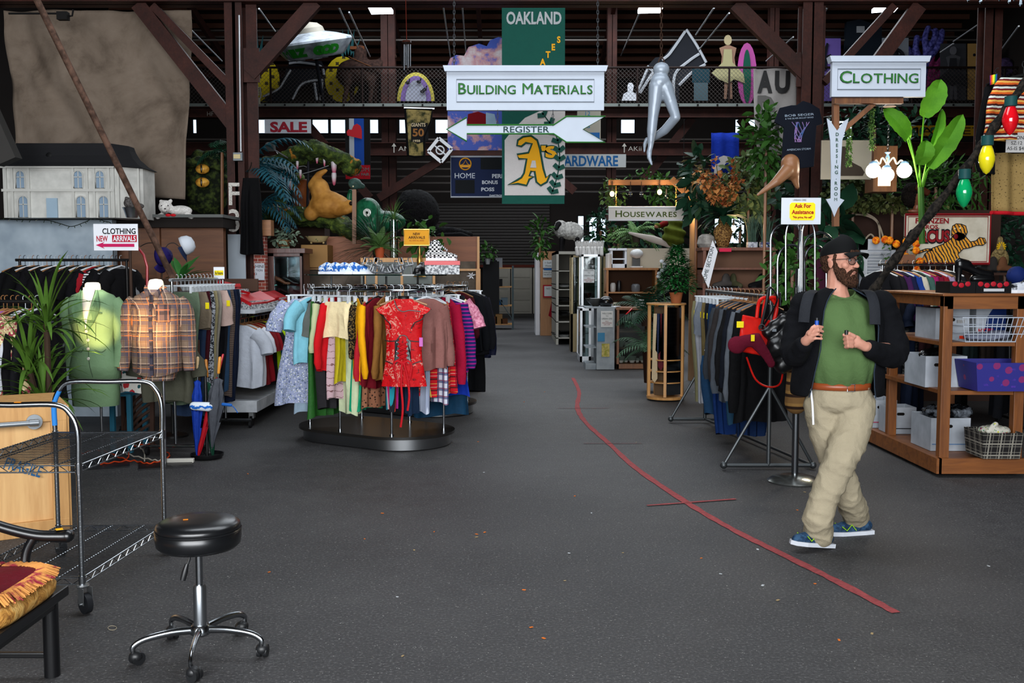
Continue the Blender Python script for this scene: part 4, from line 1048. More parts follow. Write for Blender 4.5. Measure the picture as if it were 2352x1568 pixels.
def dollhouse():
 Y=10.5;t=thing('doll_house','large white doll house with black mansard roof and arched windows','doll house')
 wm=speck('A8A7A2','C2C1BB',5,.35,.65,.8);tr=plain('B9B8B2',.7);Pz=lambda py:at(0,py,Y).z;Px=lambda px:at(px,400,Y).x
 x0,x1,xa=Px(6),Px(262),Px(308);z0,z1=Pz(500),Pz(382)
 b=MB();b.add([(x0,Y,z0),(x1,Y,z0),(xa,Y+.25,z0),(xa,Y+.6,z0),(x0,Y+.6,z0),(x0,Y,z1),(x1,Y,z1),(xa,Y+.25,z1),(xa,Y+.6,z1),(x0,Y+.6,z1)],
     [(0,1,6,5),(1,2,7,6),(2,3,8,7),(3,4,9,8),(4,0,5,9),(0,4,3,2,1),(5,6,7,8,9)]);b.build('house_wall',wm,t,smooth=0)
 prof=[(0.0,Pz(382)),(.05,Pz(372)),(.10,Pz(355)),(.125,Pz(338)),(.135,Pz(326))];r=MB();vs=[]
 for ins,z in prof:
  a,c,d=x0-.03+ins,xa+.02-ins*1.5,Y-.04+ins;vs+=[(a,d,z),(x1+.02-ins*.8,d,z),(c,d+.25,z),(c,Y+.64-ins,z),(a,Y+.64-ins,z)]
 r.add(vs,[(5*j+i,5*j+(i+1) % 5,5*j+5+(i+1) % 5,5*j+5+i) for j in range(4) for i in range(5)]+[(20,21,22,23,24)]);r.build('mansard_roof',plain('1E1E20',.8),t,smooth=0)
 MB().lathe([(.03,-.02),(.035,0),(.022,.01),(0,.01)],(0,0,0),16).build('dormer_window',plain('111112',.6),t).matrix_basis=Matrix.Translation((Px(108),Y+.06,Pz(356))) @ Matrix.Rotation(pi/2,4,'X')
 cor=MB().bx(x0-.02,x1+.01,Y-.03,Y,Pz(386),Pz(380)).bx(x0-.01,x1,Y-.02,Y,Pz(440),Pz(434))
 for px in (13,28,66,168,200,216,250,260):cor.bx(Px(px)-.012,Px(px)+.012,Y-.015,Y,z0,z1)
 for k in (.15,.85):cor.cb((x1+(xa-x1)*k,Y+.25*k-.01,(z0+z1)/2),(.02,.02,z1-z0))
 cor.build('house_trim',tr,t,smooth=0)
 gl=plain('7F93A6',.3)
 def win(px,pt,pb,w=18,dx=0):
  X,a,b_=Px(px),Pz(pt),Pz(pb);h=w/FOC*Y/2
  pts=[(-h,b_-a+0),(h,b_-a)]+[(h*cos(q),h*sin(q)-h) for q in [pi*i/8 for i in range(9)]]
  pts=[(-h,b_-a),(h,b_-a)]+[(h*cos(q),-h+h*sin(q)) for q in [pi*i/8 for i in range(9)]]
  o=MB().prism(pts,(X,Y-.004,a),EX,EZ,.004).build('window',gl,t,smooth=0,fix=True)
  fr=MB();q=[V((X+p[0]*1.12,Y-.012,a+p[1])) for p in pts];fr.tube(q,.006,5,closed=True);fr.bx(X-.004,X+.004,Y-.012,Y-.004,b_,a);fr.bx(X-h,X+h,Y-.012,Y-.004,(a+b_)/2+.02,(a+b_)/2+.028)
  fr.build('window_frame',tr,o)
 for px in (47,180,230):win(px,392,432)
 for px in (52,185,237):win(px,450,499,20)
 MB().bx(Px(106),Px(131),Y-.02,Y,z0,Pz(455)).build('blank_door',plain('93A8B8',.6),t,smooth=0)
dollhouse()
# plush lamb, foil basket, mini lights
def plush():
 Y=11.1;t=thing('plush_toy','white plush lamb with a red bow lying on the partition ledge','plush toy');m=speck('B9B5B0','D6D2CE',60,.4,.6,.95,bump=1)
 P=lambda x,y,d=0:at(x,y,Y+d);b=MB().ell(P(415,484),(.13,.08,.06)).ell(P(380,475,-.04),.075).ell(P(370,462,-.04),.022).ell(P(392,461,-.04),.022).ell(P(378,483,-.1),(.03,.03,.022)).cap([P(425,494),P(440,497,-.05)],.03).cap([P(372,494),P(362,498,-.06)],.028)
 remesh(b,'fur_body',m,t,.012,3);MB().ell(P(379,479,-.135),(.01,.006,.008)).build('nose',plain('2A2020',.4),t)
 MB().ell(P(371,472,-.112),.007).build('eye',plain('101014',.2),t);MB().ell(P(386,472,-.112),.007).build('eye',plain('101014',.2),t)
 bw=MB();[bw.ell(P(392+s*6,494,-.1),(.03,.012,.016)) for s in (-1,1)];bw.build('bow',plain('B8141E',.5),t)
plush()
t=thing('gift_basket','silver foil basket holding a grey plush bear beside the doll house','basket');Y=10.35;c=at(303,500,Y)
MB().lathe([(.055,.0),(.085,.09),(.095,.105),(.08,.1),(.05,.01)],c,24).build('foil_basket',chrome('B9BCC2',.3),t)
remesh(MB().ell(c+V((-.01,0,.15)),(.07,.06,.06)).ell(c+V((-.05,0,.20)),.02).ell(c+V((.03,0,.20)),.02).ell(c+V((.08,.0,.12)),(.05,.04,.03)),'plush_bear',speck('3A3634','5E5A58',60,.4,.6,.95,bump=1),t,.01,2)
t=thing('string_lights','dark string of mini lights drooping along the top of the pale partition','string lights');pts=[]
for i,(x,y) in enumerate(((0,500),(30,503),(70,505),(110,506),(140,514),(165,520),(195,510),(215,502),(240,508),(258,520),(260,590))):pts.append(at(x,y,10.66))
sp=smooth_pts(pts,5);MB().tube(sp,.004,5).build('wire',plain('12150F',.6),t)
bl=MB();[bl.cap([p,p+V((rnd.uniform(-.02,.02),-.01,rnd.uniform(-.03,.0)))],.004,6) for p in sp[::2]];bl.build('mini_bulb',plain('2A3A2A',.3),t)
# the long leaning pole and grey beam
tag(MB().tube([at(75,-20,8.4),at(412,670,9.2)],.028,12).build('leaning_pole',speck('3A2A22','5E463A',12,.4,.6,.7)),'long brown pole leaning diagonally across the doll house and canvas','pole')
struct(MB().beam(at(-40,235,9.8),at(22,372,9.8),.2,.14,up=(0,-1,0)).build('beam',plain('3A3836',.8),smooth=0))
o=tag(MB().cb(at(145,37,11.7),(.12,.08,.09)).tube([at(20,31,11.75),at(140,31,11.75)],.012,6).tube([at(155,38,11.75),at(166,36,11.75),at(168,22,11.75)],.012,6).build('junction_box',plain('1B1A1A',.6),None),'black junction box with conduit above the canvas tarpaulin','junction box')

# ================================================================ racks on the left
def zrack(label,P0,P1,z,feet=True,col=None,posts=True):
 t=thing('garment_rail',label,'clothing rack');m=col or chrome();P0,P1=V(P0),V(P1)
 MB().tube([P0+V((0,0,z)),P1+V((0,0,z))],.014,10).build('rail',m,t)
 d=(P1-P0).normalized();s=V((-d.y,d.x,0))
 if posts:
  for p in (P0+d*.04,P1-d*.04):
   MB().tube([p+V((0,0,.1)),p+V((0,0,z))],.013,10).build('post',m,t)
   MB().tube([p-s*.26+V((0,0,.08)),p+s*.26+V((0,0,.08))],.013,8).build('foot',m,t)
   w=MB();[w.tube([p+s*k+V((-.012,0,.035)),p+s*k+V((.012,0,.035))],.035,14) for k in (-.25,.25)];w.build('caster',plain('1A1A1C',.5),t)
 return t
blacks=[cloth('070709'),cloth('0A090D'),cloth('050506'),cloth('0C0B0D')]
Yb=9.9;xa,xb=at(36,600,Yb).x,at(300,600,Yb).x
zrack('dark rail against the pale partition packed with black clothes',(xa,Yb,0),(xb,Yb,0),Z_(597,Yb),col=plain('1C1B1B',.4,.6))
MB().tube([(xa+.02,Yb,.1),(xa+.02,Yb,Z_(590,Yb))],.016,10)
n=24
for i in range(n):
 x=xa+.05+(xb-xa-.1)*i/n
 nm,lb,m=('jacket','black garment hanging on the dark rail by the pale partition',blacks[i % 4])
 if i==18:nm,lb,m='jacket','dark red jacket among the black clothes by the partition',cloth('8E1420')
 if i==19:nm,lb,m='blouse','black and white striped blouse among the black clothes',stripes(['0E0E11','C9C9CC'],.025,2)
 if i==22:nm,lb,m='jacket','grey felt jacket near the end of the dark rail',cloth('77787A')
 garment(nm,lb,'jacket',('jacket','long','dress')[i % 3],m,(x,Yb,Z_(597,Yb)+.014),pi/2+R(-28+rnd.uniform(-6,6)),.95,1.0,'wbp'[i % 3],'black clothes by the pale partition',tagc=1 if i in (3,6,11) else None)
t=tag(MB().tube([at(338,665,9.7),at(338,612,9.7),at(330,585,9.7),at(316,568,9.7)],.012,8).build('red_stand',plain('A81C28',.3)),'curved red metal stand behind the plaid shirt form','stand')
# left edge rack
Yl=7.5;x0,x1=at(-60,690,Yl).x,at(118,690,Yl).x
zrack('black rail at the picture edge beside the spiky plant',(x0,Yl,0),(x1,Yl,0),Z_(692,Yl),col=plain('1C1B1B',.4,.6))
rose=floral('B9A67C',('8E2A3E','5E6A3A','D9CBA0','9E4A52'),15,.36,'rose_print')
for i,(nm,lb,sh,m,px,L,hk) in enumerate((
 ('jacket','rose patterned tan jacket hanging beside the spiky plant','jacket',rose,2,.95,'w'),('shirt','purple and blue tie-dye shirt behind the rose jacket','long',speck('4A3A8E','A05A9E',8,.4,.6),16,1.35,'w'),
 ('shirt','dark maroon shirt behind the rose jacket','long',cloth('5A1220'),30,1.0,'w'),('shirt','black shirt between the maroon and white shirts','long',blacks[0],42,1.2,'w'),
 ('shirt','white shirt hanging on the rail by the spiky plant','long',cloth('C4C8D0'),58,.95,'p'),('jacket','black jacket beside the white shirt','jacket',blacks[1],72,1.2,'w'),
 ('dress','dark brown tartan dress hanging low under the rose jacket','dress',plaid('2A2420',[('4A4030',.08,.3,0,.8)]),8,1.1,'w'),('jacket','black print jacket behind the spiky plant','long',speck('101014','5E6068',20,.6,.7),86,1.2,'p'))):
 garment(nm,lb,'shirt' if nm=='shirt' else nm,sh,m,(at(px,690,Yl).x,Yl-.3*(i==0),Z_(692,Yl)+.014),pi/2+R(-62 if i==0 else -14),L,1,hk,'clothes on the edge rail',th=.035)
# trousers rail
XT=-2.93;zt_=1.525
zrack('chrome rail packed with trousers on clear clip hangers',(XT,8.55,0),(XT,10.15,0),zt_)
TR=[('sage green corduroy trousers beside the flannel shirt form','5E6E5A','pants'),('taupe folded trousers with a yellow tag','6E6252','shorts'),('dark denim trousers behind the taupe pair','24344E','pants'),('dark burgundy trousers on clip hanger','3E0F18','pants'),
      ('black and white flecked scarf trousers',None,'pants'),('khaki tan chinos on the trouser rail','8E8462','pants'),('pale grey brown trousers behind the khaki chinos','8A8478','pants'),('beige shirt with black print folded over the rail','B89E94','shorts'),
      ('black jeans behind the beige printed shirt','15161B','pants'),('blue denim jeans beside the black jeans','2A4460','pants'),('brown checked trousers on the trouser rail','CHK','pants'),('dark navy blue trousers with yellow tag','161E34','pants'),('navy corduroy trousers at the far end of the rail','121A2E','pants')]
for i,(lb,c,sh) in enumerate(TR):
 m=speck('22252A','A9ACB2',60,.45,.55) if c is None else plaid('5A4A42',[('352B28',.022,.4,0,.8),('7A6A60',.022,.15,.6,.6)]) if c=='CHK' else cloth(c)
 garment('trousers' if sh=='pants' else 'shorts',lb,'trousers',sh,m,(XT,8.72+i*.108,zt_+.014),R(-16),1.0+.12*((i*7) % 3)/2,1.25 if sh=='pants' else 1.4,'c','trousers on the chrome rail',tagc=i % 2,fold=.7)
for i,(lb,m,x) in enumerate((('white shirt printed with teal palm leaves hanging low',floral('C9C9C2',('1E5E6A','17302E','B83A3A'),12,.34,'palm_print'),-.02),('white shirt printed with red hibiscus flowers hanging low',floral('D0CEC6',('A82A30','1E4A50'),10,.34,'hibiscus_print'),-.16),('olive shorts hanging low behind the flannel shirt form',cloth('4A4A3E'),.08))):
 garment('shirt' if i<2 else 'shorts',lb,'shirt','tee',m,(XT-.10+x,8.62-.07*i,1.08),R(-4),.62+.1*i,.95,'p','clothes below the trouser rail')
# white display trolley with t-shirts and boxed shoes
def white_table():
 t=thing('display_table','white rolling display table with shirts below and shoe boxes on top','table');m=speck('A4A8AE','BFC3C8',6,.35,.65,.6)
 x0,x1,y0,y1=-3.35,-2.62,10.15,12.45
 MB().bx(x0,x1,y0,y1,1.165,1.20).build('table_top',m,t,smooth=0,bevel=.004)
 MB().bx(x0,x1,y0,y1,.15,.27).build('base_platform',m,t,smooth=0,bevel=.006)
 MB().bx(x0,x1-.03,y1-.03,y1,.27,1.165).build('end_panel',m,t,smooth=0);MB().bx(x0,x1-.28,y0,y0+.03,.27,1.165).build('end_panel',m,t,smooth=0)
 MB().tube([(-2.80,y0+.03,1.115),(-2.80,y1,1.115)],.013,8).build('rail',chrome(),t)
 for x in (x0+.1,x1-.08):
  for y in (y0+.1,y1-.1):
   MB().tube([(x-.014,y,.055),(x+.014,y,.055)],.055,18).build('wheel',plain('161618',.5),t);MB().cb((x,y+.01,.115),(.05,.07,.07)).build('caster_fork',plain('A8ABAD',.35,.9,'zinc'),t,smooth=0)
white_table()
TS=[('white t-shirt at the near end of the display table','C2C8D4','tee'),('white long t-shirt behind the first white one','DCE0EA','tee'),('brick red t-shirt under the display table','7A1C22','tee'),('dark red t-shirt beside the brick red one','8E1622','tee'),('black t-shirt with yellow trim','17181C','tee'),
      ('neon yellow t-shirt under the display table','B8E018','tee'),('bright blue t-shirt beside the neon yellow one','1C6AB4','tee'),('dark purple t-shirt under the display table','221C4E','tee'),('white and blue t-shirt behind the purple one','8E9ABA','tee'),('heather grey t-shirt under the display table','6E737C','tee'),
      ('navy striped t-shirt under the display table',None,'tee'),('black t-shirt at the far end of the display table','101216','tee'),('dark charcoal t-shirt at the far end of the display table','202227','tee')]
for i,(lb,c,sh) in enumerate(TS):
 garment('t_shirt',lb,'t-shirt',sh,stripes(['10182A']*4+['3A5068'],.03,0) if c is None else cloth(c),(-2.80,10.25+i*.165,1.128),R(-14),1.0,1.0,'w','t-shirts under the display table',th=.04)
# shoe boxes
def shoebox(c,rot,lab,open_=True):
 t=thing('shoe_box',lab,'shoe box','red and grey shoe boxes on the display table',loc=c,rz=rot)
 MB().bx(-.15,.15,-.10,.10,0,.085).build('box',speck('6A6C70','C4C6C8',40,.45,.55,.6),t,smooth=0)
 l=MB().bx(-.155,.155,-.105,.105,0,.035).build('lid',plain('C01822',.4),t,smooth=0);l.location=(0,0,.082);l.rotation_euler=(R(rnd.choice((-24,26,14,-16)) if open_ else 0),R(rnd.uniform(-9,9) if open_ else 0),0)
 MB().cb((.1515,0,.035),(.002,.09,.03)).build('size_label',plain('D8D8D4',.6),t,smooth=0);return t
bi=0
for k,(y,x,z,r) in enumerate(((10.35,-2.98,0,80),(10.36,-2.98,.125,78),(10.65,-2.80,0,74),(10.66,-2.99,.0,74),(10.95,-2.78,0,70),(11.25,-2.80,0,76),(11.28,-3.0,0,76),(11.58,-2.80,0,82),(10.66,-2.98,.125,70),(11.9,-2.82,0,80))):
 shoebox((x,y,1.20+z),R(r),'red lidded shoe box %s' % ('at the near end of the row','topmost at the near end of the row','with tilted lid second from the near end','in the rear row behind the second box','with tilted lid third along the row','with heart sticker fourth along the row','in the rear row behind the fourth box','fifth along the row','topmost of the rear stack','at the far end of the display table')[k])
t=thing('wrist_band','small rainbow striped band on the far end of the display table','band');MB().cb(at(658,693,11.9),(.07,.05,.03)).build('band',stripes(['C41E2A','E88A1E','E8D81E','1E9A3A','2A4AB0'],.03,2),t,smooth=0)

# ================================================================ hats, signs, umbrella stand, plant
def cap_hat(t,c,mat,bmat,facing,tilt=0):
 a=MB().lathe([(.088,0),(.090,.03),(.080,.075),(.05,.108),(0,.118)],(0,0,0),24,False);o=a.build('crown',mat,t,solid=.003);b=MB()
 vs=[];N=14
 for j in range(5):
  for i in range(N+1):
   an=-R(62)+R(124)*i/N;r=.085+.07*j/4*cos(an*.9);vs.append((r*cos(an),r*sin(an),.004-.018*(j/4)*(1+abs(sin(an)))))
 b.add(vs,[(j*(N+1)+i,j*(N+1)+i+1,(j+1)*(N+1)+i+1,(j+1)*(N+1)+i) for j in range(4) for i in range(N)])
 o2=b.build('visor',bmat,t,solid=.004);M4=Matrix.Translation(c) @ facing
 for q in (o,o2):q.matrix_basis=M4
t=thing('baseball_cap','white baseball cap with navy visor hanging from the hat hook','cap','caps on the wire hat stand');cap_hat(t,at(419,566,9.5),plain('B9BEC6',.8,0,'cap_cloth'),plain('17233E',.7,0,'cap_cloth'),Matrix.Rotation(R(90),4,'Y') @ Matrix.Rotation(R(-25),4,'Z') @ Matrix.Rotation(R(-25),4,'Y'))
t=thing('baseball_cap','dark purple baseball cap hanging beside the leaning pole','cap','caps on the wire hat stand');cap_hat(t,at(367,590,9.5),plain('1C1450',.7,0,'cap_cloth'),plain('1C1450',.7,0,'cap_cloth'),Matrix.Rotation(R(75),4,'Y') @ Matrix.Rotation(R(20),4,'Z') @ Matrix.Rotation(R(15),4,'X'))
t=thing('hat_stand','curved wire hat stand holding two caps','hat stand');hs=MB()
for pts in ([(372,640),(372,585),(360,562),(340,558),(322,566)],[(372,585),(385,562),(400,558),(415,568),(420,560)]):hs.tube(smooth_pts([at(x,y,9.58) for x,y in pts],5),.004,6)
hs.build('wire_arm',plain('1A1A1A',.4,.5),t);MB().lathe([(.012,0),(.012,1.42)],V((at(372,0,9.58).x,9.58,0)),8).build('pole',plain('1A1A1A',.4,.5),t);MB().lathe([(.15,0),(.15,.02),(0,.03)],V((at(372,0,9.58).x,9.58,0)),20).build('base',plain('1A1A1A',.4,.5),t)
def sign(name,label,x0,y0,x1,y1,Y,mat,th=.006,cat='sign',tilt=0,group=None):
 t=thing(name,label,cat,group);A,B=at(x0,y1,Y),at(x1,y0,Y);MB().bx(A.x,B.x,Y,Y+th,A.z,B.z).build('board',mat,t,smooth=0)
 return t,V(((A.x+B.x)/2,Y,(A.z+B.z)/2)),Y/FOC
def letter_on(t,c,k,s,dx,dy,w,h,mat,name='lettering',bold=.0,small=False,lift=.004,rot=0,Yl=None):
 return text(s,dx*k,-dy*k,h*k,c,EX,EZ,w=w*k if w else None,bold=bold,small=small,lift=lift,rot=rot).build(name,mat,t,smooth=0)
whi=plain('E4E6EC',.5,0,'white_card')
t,c,k=sign('hanging_sign','white clothing new arrivals sign with a magenta arrow',216,514,316,575,9.2,whi)
letter_on(t,c,k,'CLOTHING',8,-14,76,13,plain('17171B',.6),bold=.02)
letter_on(t,c,k,'NEW',-31,3,26,13,plain('B01830',.6),'lettering',.02)
MB().cb(c+V((20*k,-.003,-3*k)),(56*k,.004,16*k)).build('red_panel',plain('B01830',.6),t,smooth=0)
letter_on(t,c,k,'ARRIVALS',20,3,52,12,whi,'lettering',.02,lift=.008)
MB().prism([(-46,0),(-26,7),(-30,3),(42,3),(42,-4),(-30,-4),(-26,-8)],c+V((0,-.004,-18*k)),EX*k,EZ*k,.003).build('arrow',plain('C01C58',.6),t,smooth=0)
MB().tube([(c.x+.12,9.22,0),(c.x+.12,9.22,c.z-.12)],.014,8).build('pole',plain('3A2A22',.6),t);MB().lathe([(.16,0),(.16,.02),(0,.03)],(c.x+.12,9.22,0),20).build('base',plain('3A2A22',.6),t)
t,c,k=sign('rack_sign','small white and yellow no returns sign on the trouser rail',491,613,515,640,9.9,whi)
MB().cb(c+V((0,-.002,-.0)),(20*k,.003,11*k)).build('yellow_band',plain('F0D81E',.6),t,smooth=0);letter_on(t,c,k,'No Returns',0,0,18,7,plain('1A1A1A',.6),bold=.02,lift=.006)
MB().tube([c+V((0,.01,-.05)),c+V((0,.01,-.14))],.005,6).build('stem',chrome(),t)
t,c,k=sign('paper_sign','handwritten white paper sign on the brick patterned wall',586,604,607,643,11.85,plain('B8BCC4',.7))
letter_on(t,c,k,'HINI',0,-12,18,7,plain('2A2A2E',.7));letter_on(t,c,k,'TION',-1,-3,15,5,plain('2A2A2E',.7));letter_on(t,c,k,'2',-8,5,4,5,plain('2A2A2E',.7))
def umbrella(name,lab,foot,top,col,r,hand,hcol,folded=.035,openr=None):
 t=thing(name,lab,'umbrella','umbrellas in the black stand');a,b=V(foot),V(top);d=b-a;L=d.length;u=d.normalized()
 mb=MB();N=24;vs=[];x=u.cross(V((0,1,0))).normalized();y=u.cross(x)
 for j,(s,q) in enumerate(((.02,.010),(.10,.018),(.3,r*.75),(.5,r),(.62,r*.85),(.72,r*.5),(.76,r*.62),(.78,.008))):
  for i in range(N):an=2*pi*i/N+s*1.2;f=1+.28*sin(an*7)*(q>.015);vs.append(a+u*L*s+x*cos(an)*q*f+y*sin(an)*q*f)
 mb.add(vs,[(j*N+i,j*N+(i+1) % N,(j+1)*N+(i+1) % N,(j+1)*N+i) for j in range(7) for i in range(N)]);mb.build('folded_canopy',cloth(col,.6,.35),t,ang=80)
 MB().tube([a,a+u*L*.99],.004,8).build('shaft',chrome(),t)
 MB().cap([a+u*L*.84,a+u*L*.92,b],[hand*.9,hand,hand*.95],10).build('handle',plain(hcol,.3,0,'handle'),t)
U=V((at(476,1052,8.45).x,8.45,0));k8=8.45
t=thing('umbrella_stand','black round umbrella stand holding folded umbrellas','umbrella stand')
MB().lathe([(0,.005),(.12,.005),(.135,.02),(.14,.045),(.132,.045),(.125,.02),(0,.015)],U,28).build('base_tray',plain('0E0E10',.35),t);MB().tube([U+V((0,.0,.02)),U+V((0,.0,.72))],.014,10).build('pole',plain('0E0E10',.35),t)
rg=MB();[rg.tube([U+V((cx_+.055*cos(a),.055*sin(a),.42)) for a in [i*pi/8 for i in range(16)]],.004,5,closed=True) for cx_ in (-.065,.065)];rg.build('holder_ring',plain('0E0E10',.35),t)
Q=lambda x,y,dy=0:at(x,y,8.45+dy)
umbrella('umbrella','royal blue folded umbrella with beaded pale wood handle',Q(453,1050,-.02),Q(454,822,-.02),'163A9E',.042,.014,'D9B888')
umbrella('umbrella','dark green folded umbrella with amber wood handle',Q(489,1050,.05),Q(473,828,.05),'12402E',.036,.014,'C27A2A')
umbrella('umbrella','slim red folded umbrella standing in the black stand',Q(455,1050,-.06),Q(512,815,.02),'B01422',.026,.011,'B01C28')
umbrella('umbrella','large dark grey folded umbrella with amber curved handle',Q(487,1030,-.09),Q(505,822,-.09),'4A4D54',.062,.014,'D08A30')
t=thing('umbrella','short folded blue and white umbrella lying across the stand','umbrella','umbrellas in the black stand');MB().cap([Q(445,932,-.14),Q(478,934,-.14)],[.035,.04],12,flat=.8).build('folded_canopy',stripes(['1F62B8','D0D8E0','D0D8E0'],.06,2,.8,.05),t)
MB().cap([Q(512,928,-.13),Q(530,930,-.13)],.013,8).tube(smooth_pts([Q(530,930,-.13),Q(538,936,-.13),Q(546,948,-.13)],4),.004,5).build('handle',plain('1F5AA8',.5),t)
t=thing('steel_post','thin brown steel post beside the umbrella stand','post');p=fl(440,1052);MB().tube([V((p.x,p.y+.25,0)),V((p.x,p.y+.25,1.0))],.014,8).build('post',plain('3E2A22',.7),t)
# cords and power strip on the floor
for nm,lb,col,pts in (('extension_cord','orange extension cord looping under the dressed forms','D9481E',[(180,1048),(230,1038),(290,1058),(300,1032),(350,1025),(390,1050),(345,1068),(300,1062),(230,1070)]),('floor_cable','cream power cord looping under the dressed forms','C9C2B4',[(380,1062),(350,1060),(292,1046),(290,1030),(310,1025),(330,1040),(332,1062)])):
 tag(MB().tube([V((p.x,p.y,.010+.012*(i % 2))) for i,p in enumerate(smooth_pts([fl(*q) for q in pts],6))],.006,6).build(nm,plain(col,.5,0,'cord')),lb,'cord')
p=fl(412,1063);tag(MB().cb((p.x,p.y,.02),(.24,.05,.035),.1).build('power_strip',plain('C9C6BC',.5),bevel=.005,smooth=0),'cream power strip on the floor beside the umbrella stand','power strip')
# ---------------------------------------------------------------- foliage helpers
def blade(mb,base,d,L,w,droop=.5,n=7,twist=0.0,fold=.15,tipw=0.05):
 """one strap leaf"""
 d=V(d).normalized();s=d.cross(EZ);s=s.normalized() if s.length>.05 else V((1,0,0));s=(Matrix.Rotation(twist,3,d) @ s);p=V(base);vs=[];dd=d.copy()
 for i in range(n+1):
  t=i/n;ww=w*(sin(pi*min(1,.12+.88*t))**.7 if t<.999 else tipw) ;up=s.cross(dd).normalized()
  vs+=[p-s*ww/2+up*fold*ww,p,p+s*ww/2+up*fold*ww]
  dd=(dd+V((0,0,-1))*droop/n*(.5+t)).normalized();p=p+dd*L/n
 mb.add(vs,[(3*i+a,3*i+a+1,3*i+a+4,3*i+a+3) for i in range(n) for a in (0,1)])
def leaf(mb,p,d,L,w,up=EZ,curl=.25):
 """one broad leaf with a midrib fold"""
 d=V(d).normalized();s=d.cross(V(up));s=s.normalized() if s.length>.05 else V((1,0,0));n_=s.cross(d);vs=[]
 for t,k in ((0,.08),(.25,.8),(.55,1.0),(.8,.6),(1,.02)):
  q=V(p)+d*L*t-n_*curl*L*t*t;vs+=[q-s*w/2*k+n_*w*.12*k,q,q+s*w/2*k+n_*w*.12*k]
 mb.add(vs,[(3*i+a,3*i+a+1,3*i+a+4,3*i+a+3) for i in range(4) for a in (0,1)])
def rdir(el0=-20,el1=70,az=None):
 a=rnd.uniform(0,2*pi) if az is None else az;e=R(rnd.uniform(el0,el1));return V((cos(a)*cos(e),sin(a)*cos(e),sin(e)))
def bush(c,r,n,L,w,seed=1,flat=.35,el=(-50,60)):
 """leafy mass: n leaves within the ellipsoid r about c"""
 global rnd;keep=rnd;rnd=random.Random(seed);mb=MB();c=V(c)
 for i in range(n):
  d=rdir(-80,85);q=rnd.random()**.45;p=c+V((d.x*r[0]*q,d.y*r[1]*q,d.z*r[2]*q));dd=(d*.6+rdir(*el)*.8+V((0,0,-.25)))
  k=rnd.uniform(.65,1.25);leaf(mb,p,dd,L*k,w*k,up=rdir(30,90),curl=flat*rnd.random())
 rnd=keep;return mb
def frond(mb,base,d,L,pw,n=16,droop=.9,lw=.02,ang=55):
 """pinnate palm or fern frond"""
 d=V(d).normalized();p=V(base);dd=d.copy();side=d.cross(EZ);side=side.normalized() if side.length>.05 else V((1,0,0));pts=[p.copy()]
 for i in range(n):
  t=(i+1)/n;dd=(dd+V((0,0,-1))*droop/n*(.4+t)).normalized();p=p+dd*L/n;pts.append(p.copy())
  l=pw*sin(pi*min(1,.15+.85*t))**.6*(1.02-.35*t)
  for sg in (-1,1):
   e=(dd*cos(R(ang))+side*sg*sin(R(ang))+V((0,0,-.25))).normalized();up=side.cross(dd);a=p;b=p+e*l*.5;c_=p+e*l+V((0,0,-.18*l));s=e.cross(up).normalized()*lw
   mb.add([a-s*.3,b-s,c_,b+s,a+s*.3],[(0,1,2,3,4)])
 mb.tube(pts,[.006*(1-.7*i/n) for i in range(len(pts))],4)
def strap_plant(name,lab,c,trunk,n,L,w,m,el=(10,85),droop=1.3,heads=((0,0,0),)):
 t=thing(name,lab,'plant');c=V(c);mb=MB();tk=MB()
 for h in heads:
  tk.tube(smooth_pts([c,c+V((h[0]*.3,h[1]*.3,(trunk+h[2])*.5)),c+V((h[0],h[1],trunk+h[2]))],4),.022,8)
  for i in range(n):blade(mb,c+V((h[0],h[1],trunk+h[2]+rnd.uniform(-.10,.03))),rdir(*el),L*rnd.uniform(.7,1.15),w,droop)
 mb.build('foliage',m,t);tk.build('trunk',plain('3A2C22',.8),t);return t
dr=strap_plant('dracaena_plant','tall spiky dracaena with drooping green straps beside the green suit',(at(82,0,7.2).x,7.2,.0),1.22,42,.52,.030,leafm('2C4A16','55782A'),heads=((0,0,0),(-.14,.0,-.32),(-.02,-.05,-.55)))
t=thing('potted_plant','broad leaved green plant behind the flannel shirt form','plant');mb=MB();c=at(415,640,9.95)
for i in range(12):leaf(mb,c,rdir(10,60),rnd.uniform(.2,.36),.07)
mb.build('foliage',leafm('1E4A1E','3A7A34'),t);MB().lathe([(.06,-.12),(.08,0)],c,16).build('pot',plain('2A2420',.6),t)
# brown slatted seat and teal table behind the forms
t=thing('slatted_chair','brown wooden chair back with fanned curved slats behind the green suit','chair');Y=8.95;sl=MB()
for i in range(7):sl.tube(smooth_pts([at(282+i*2,1035,Y),at(290+i*3,960+i*9,Y-.02),at(312+i*3,920+i*13,Y-.02),at(348,892+i*16,Y)],5),.014,6,flat=.5)
sl.build('slat',plain('3E2C24',.6),t);MB().beam(at(282,870,Y),at(286,1050,Y),.035,.03).beam(at(350,870,Y),at(350,1045,Y),.035,.03).build('side_rail',plain('3E2C24',.6),t,smooth=0)
t=thing('side_table','small teal painted wooden table behind the green suit','table');A,B=at(250,905,8.7),at(300,905,8.7);tm_=plain('2E6E86',.6,0,'teal_paint')
MB().bx(A.x,B.x,8.7,9.1,A.z-.02,A.z).build('table_top',tm_,t,smooth=0)
for x in (A.x+.02,B.x-.02):
 for y in (8.72,9.08):MB().bx(x-.02,x+.02,y-.02,y+.02,0,A.z-.02).build('leg',tm_,t,smooth=0)
MB().bx(A.x,B.x,8.71,9.08,.14,.16).build('shelf',tm_,t,smooth=0)

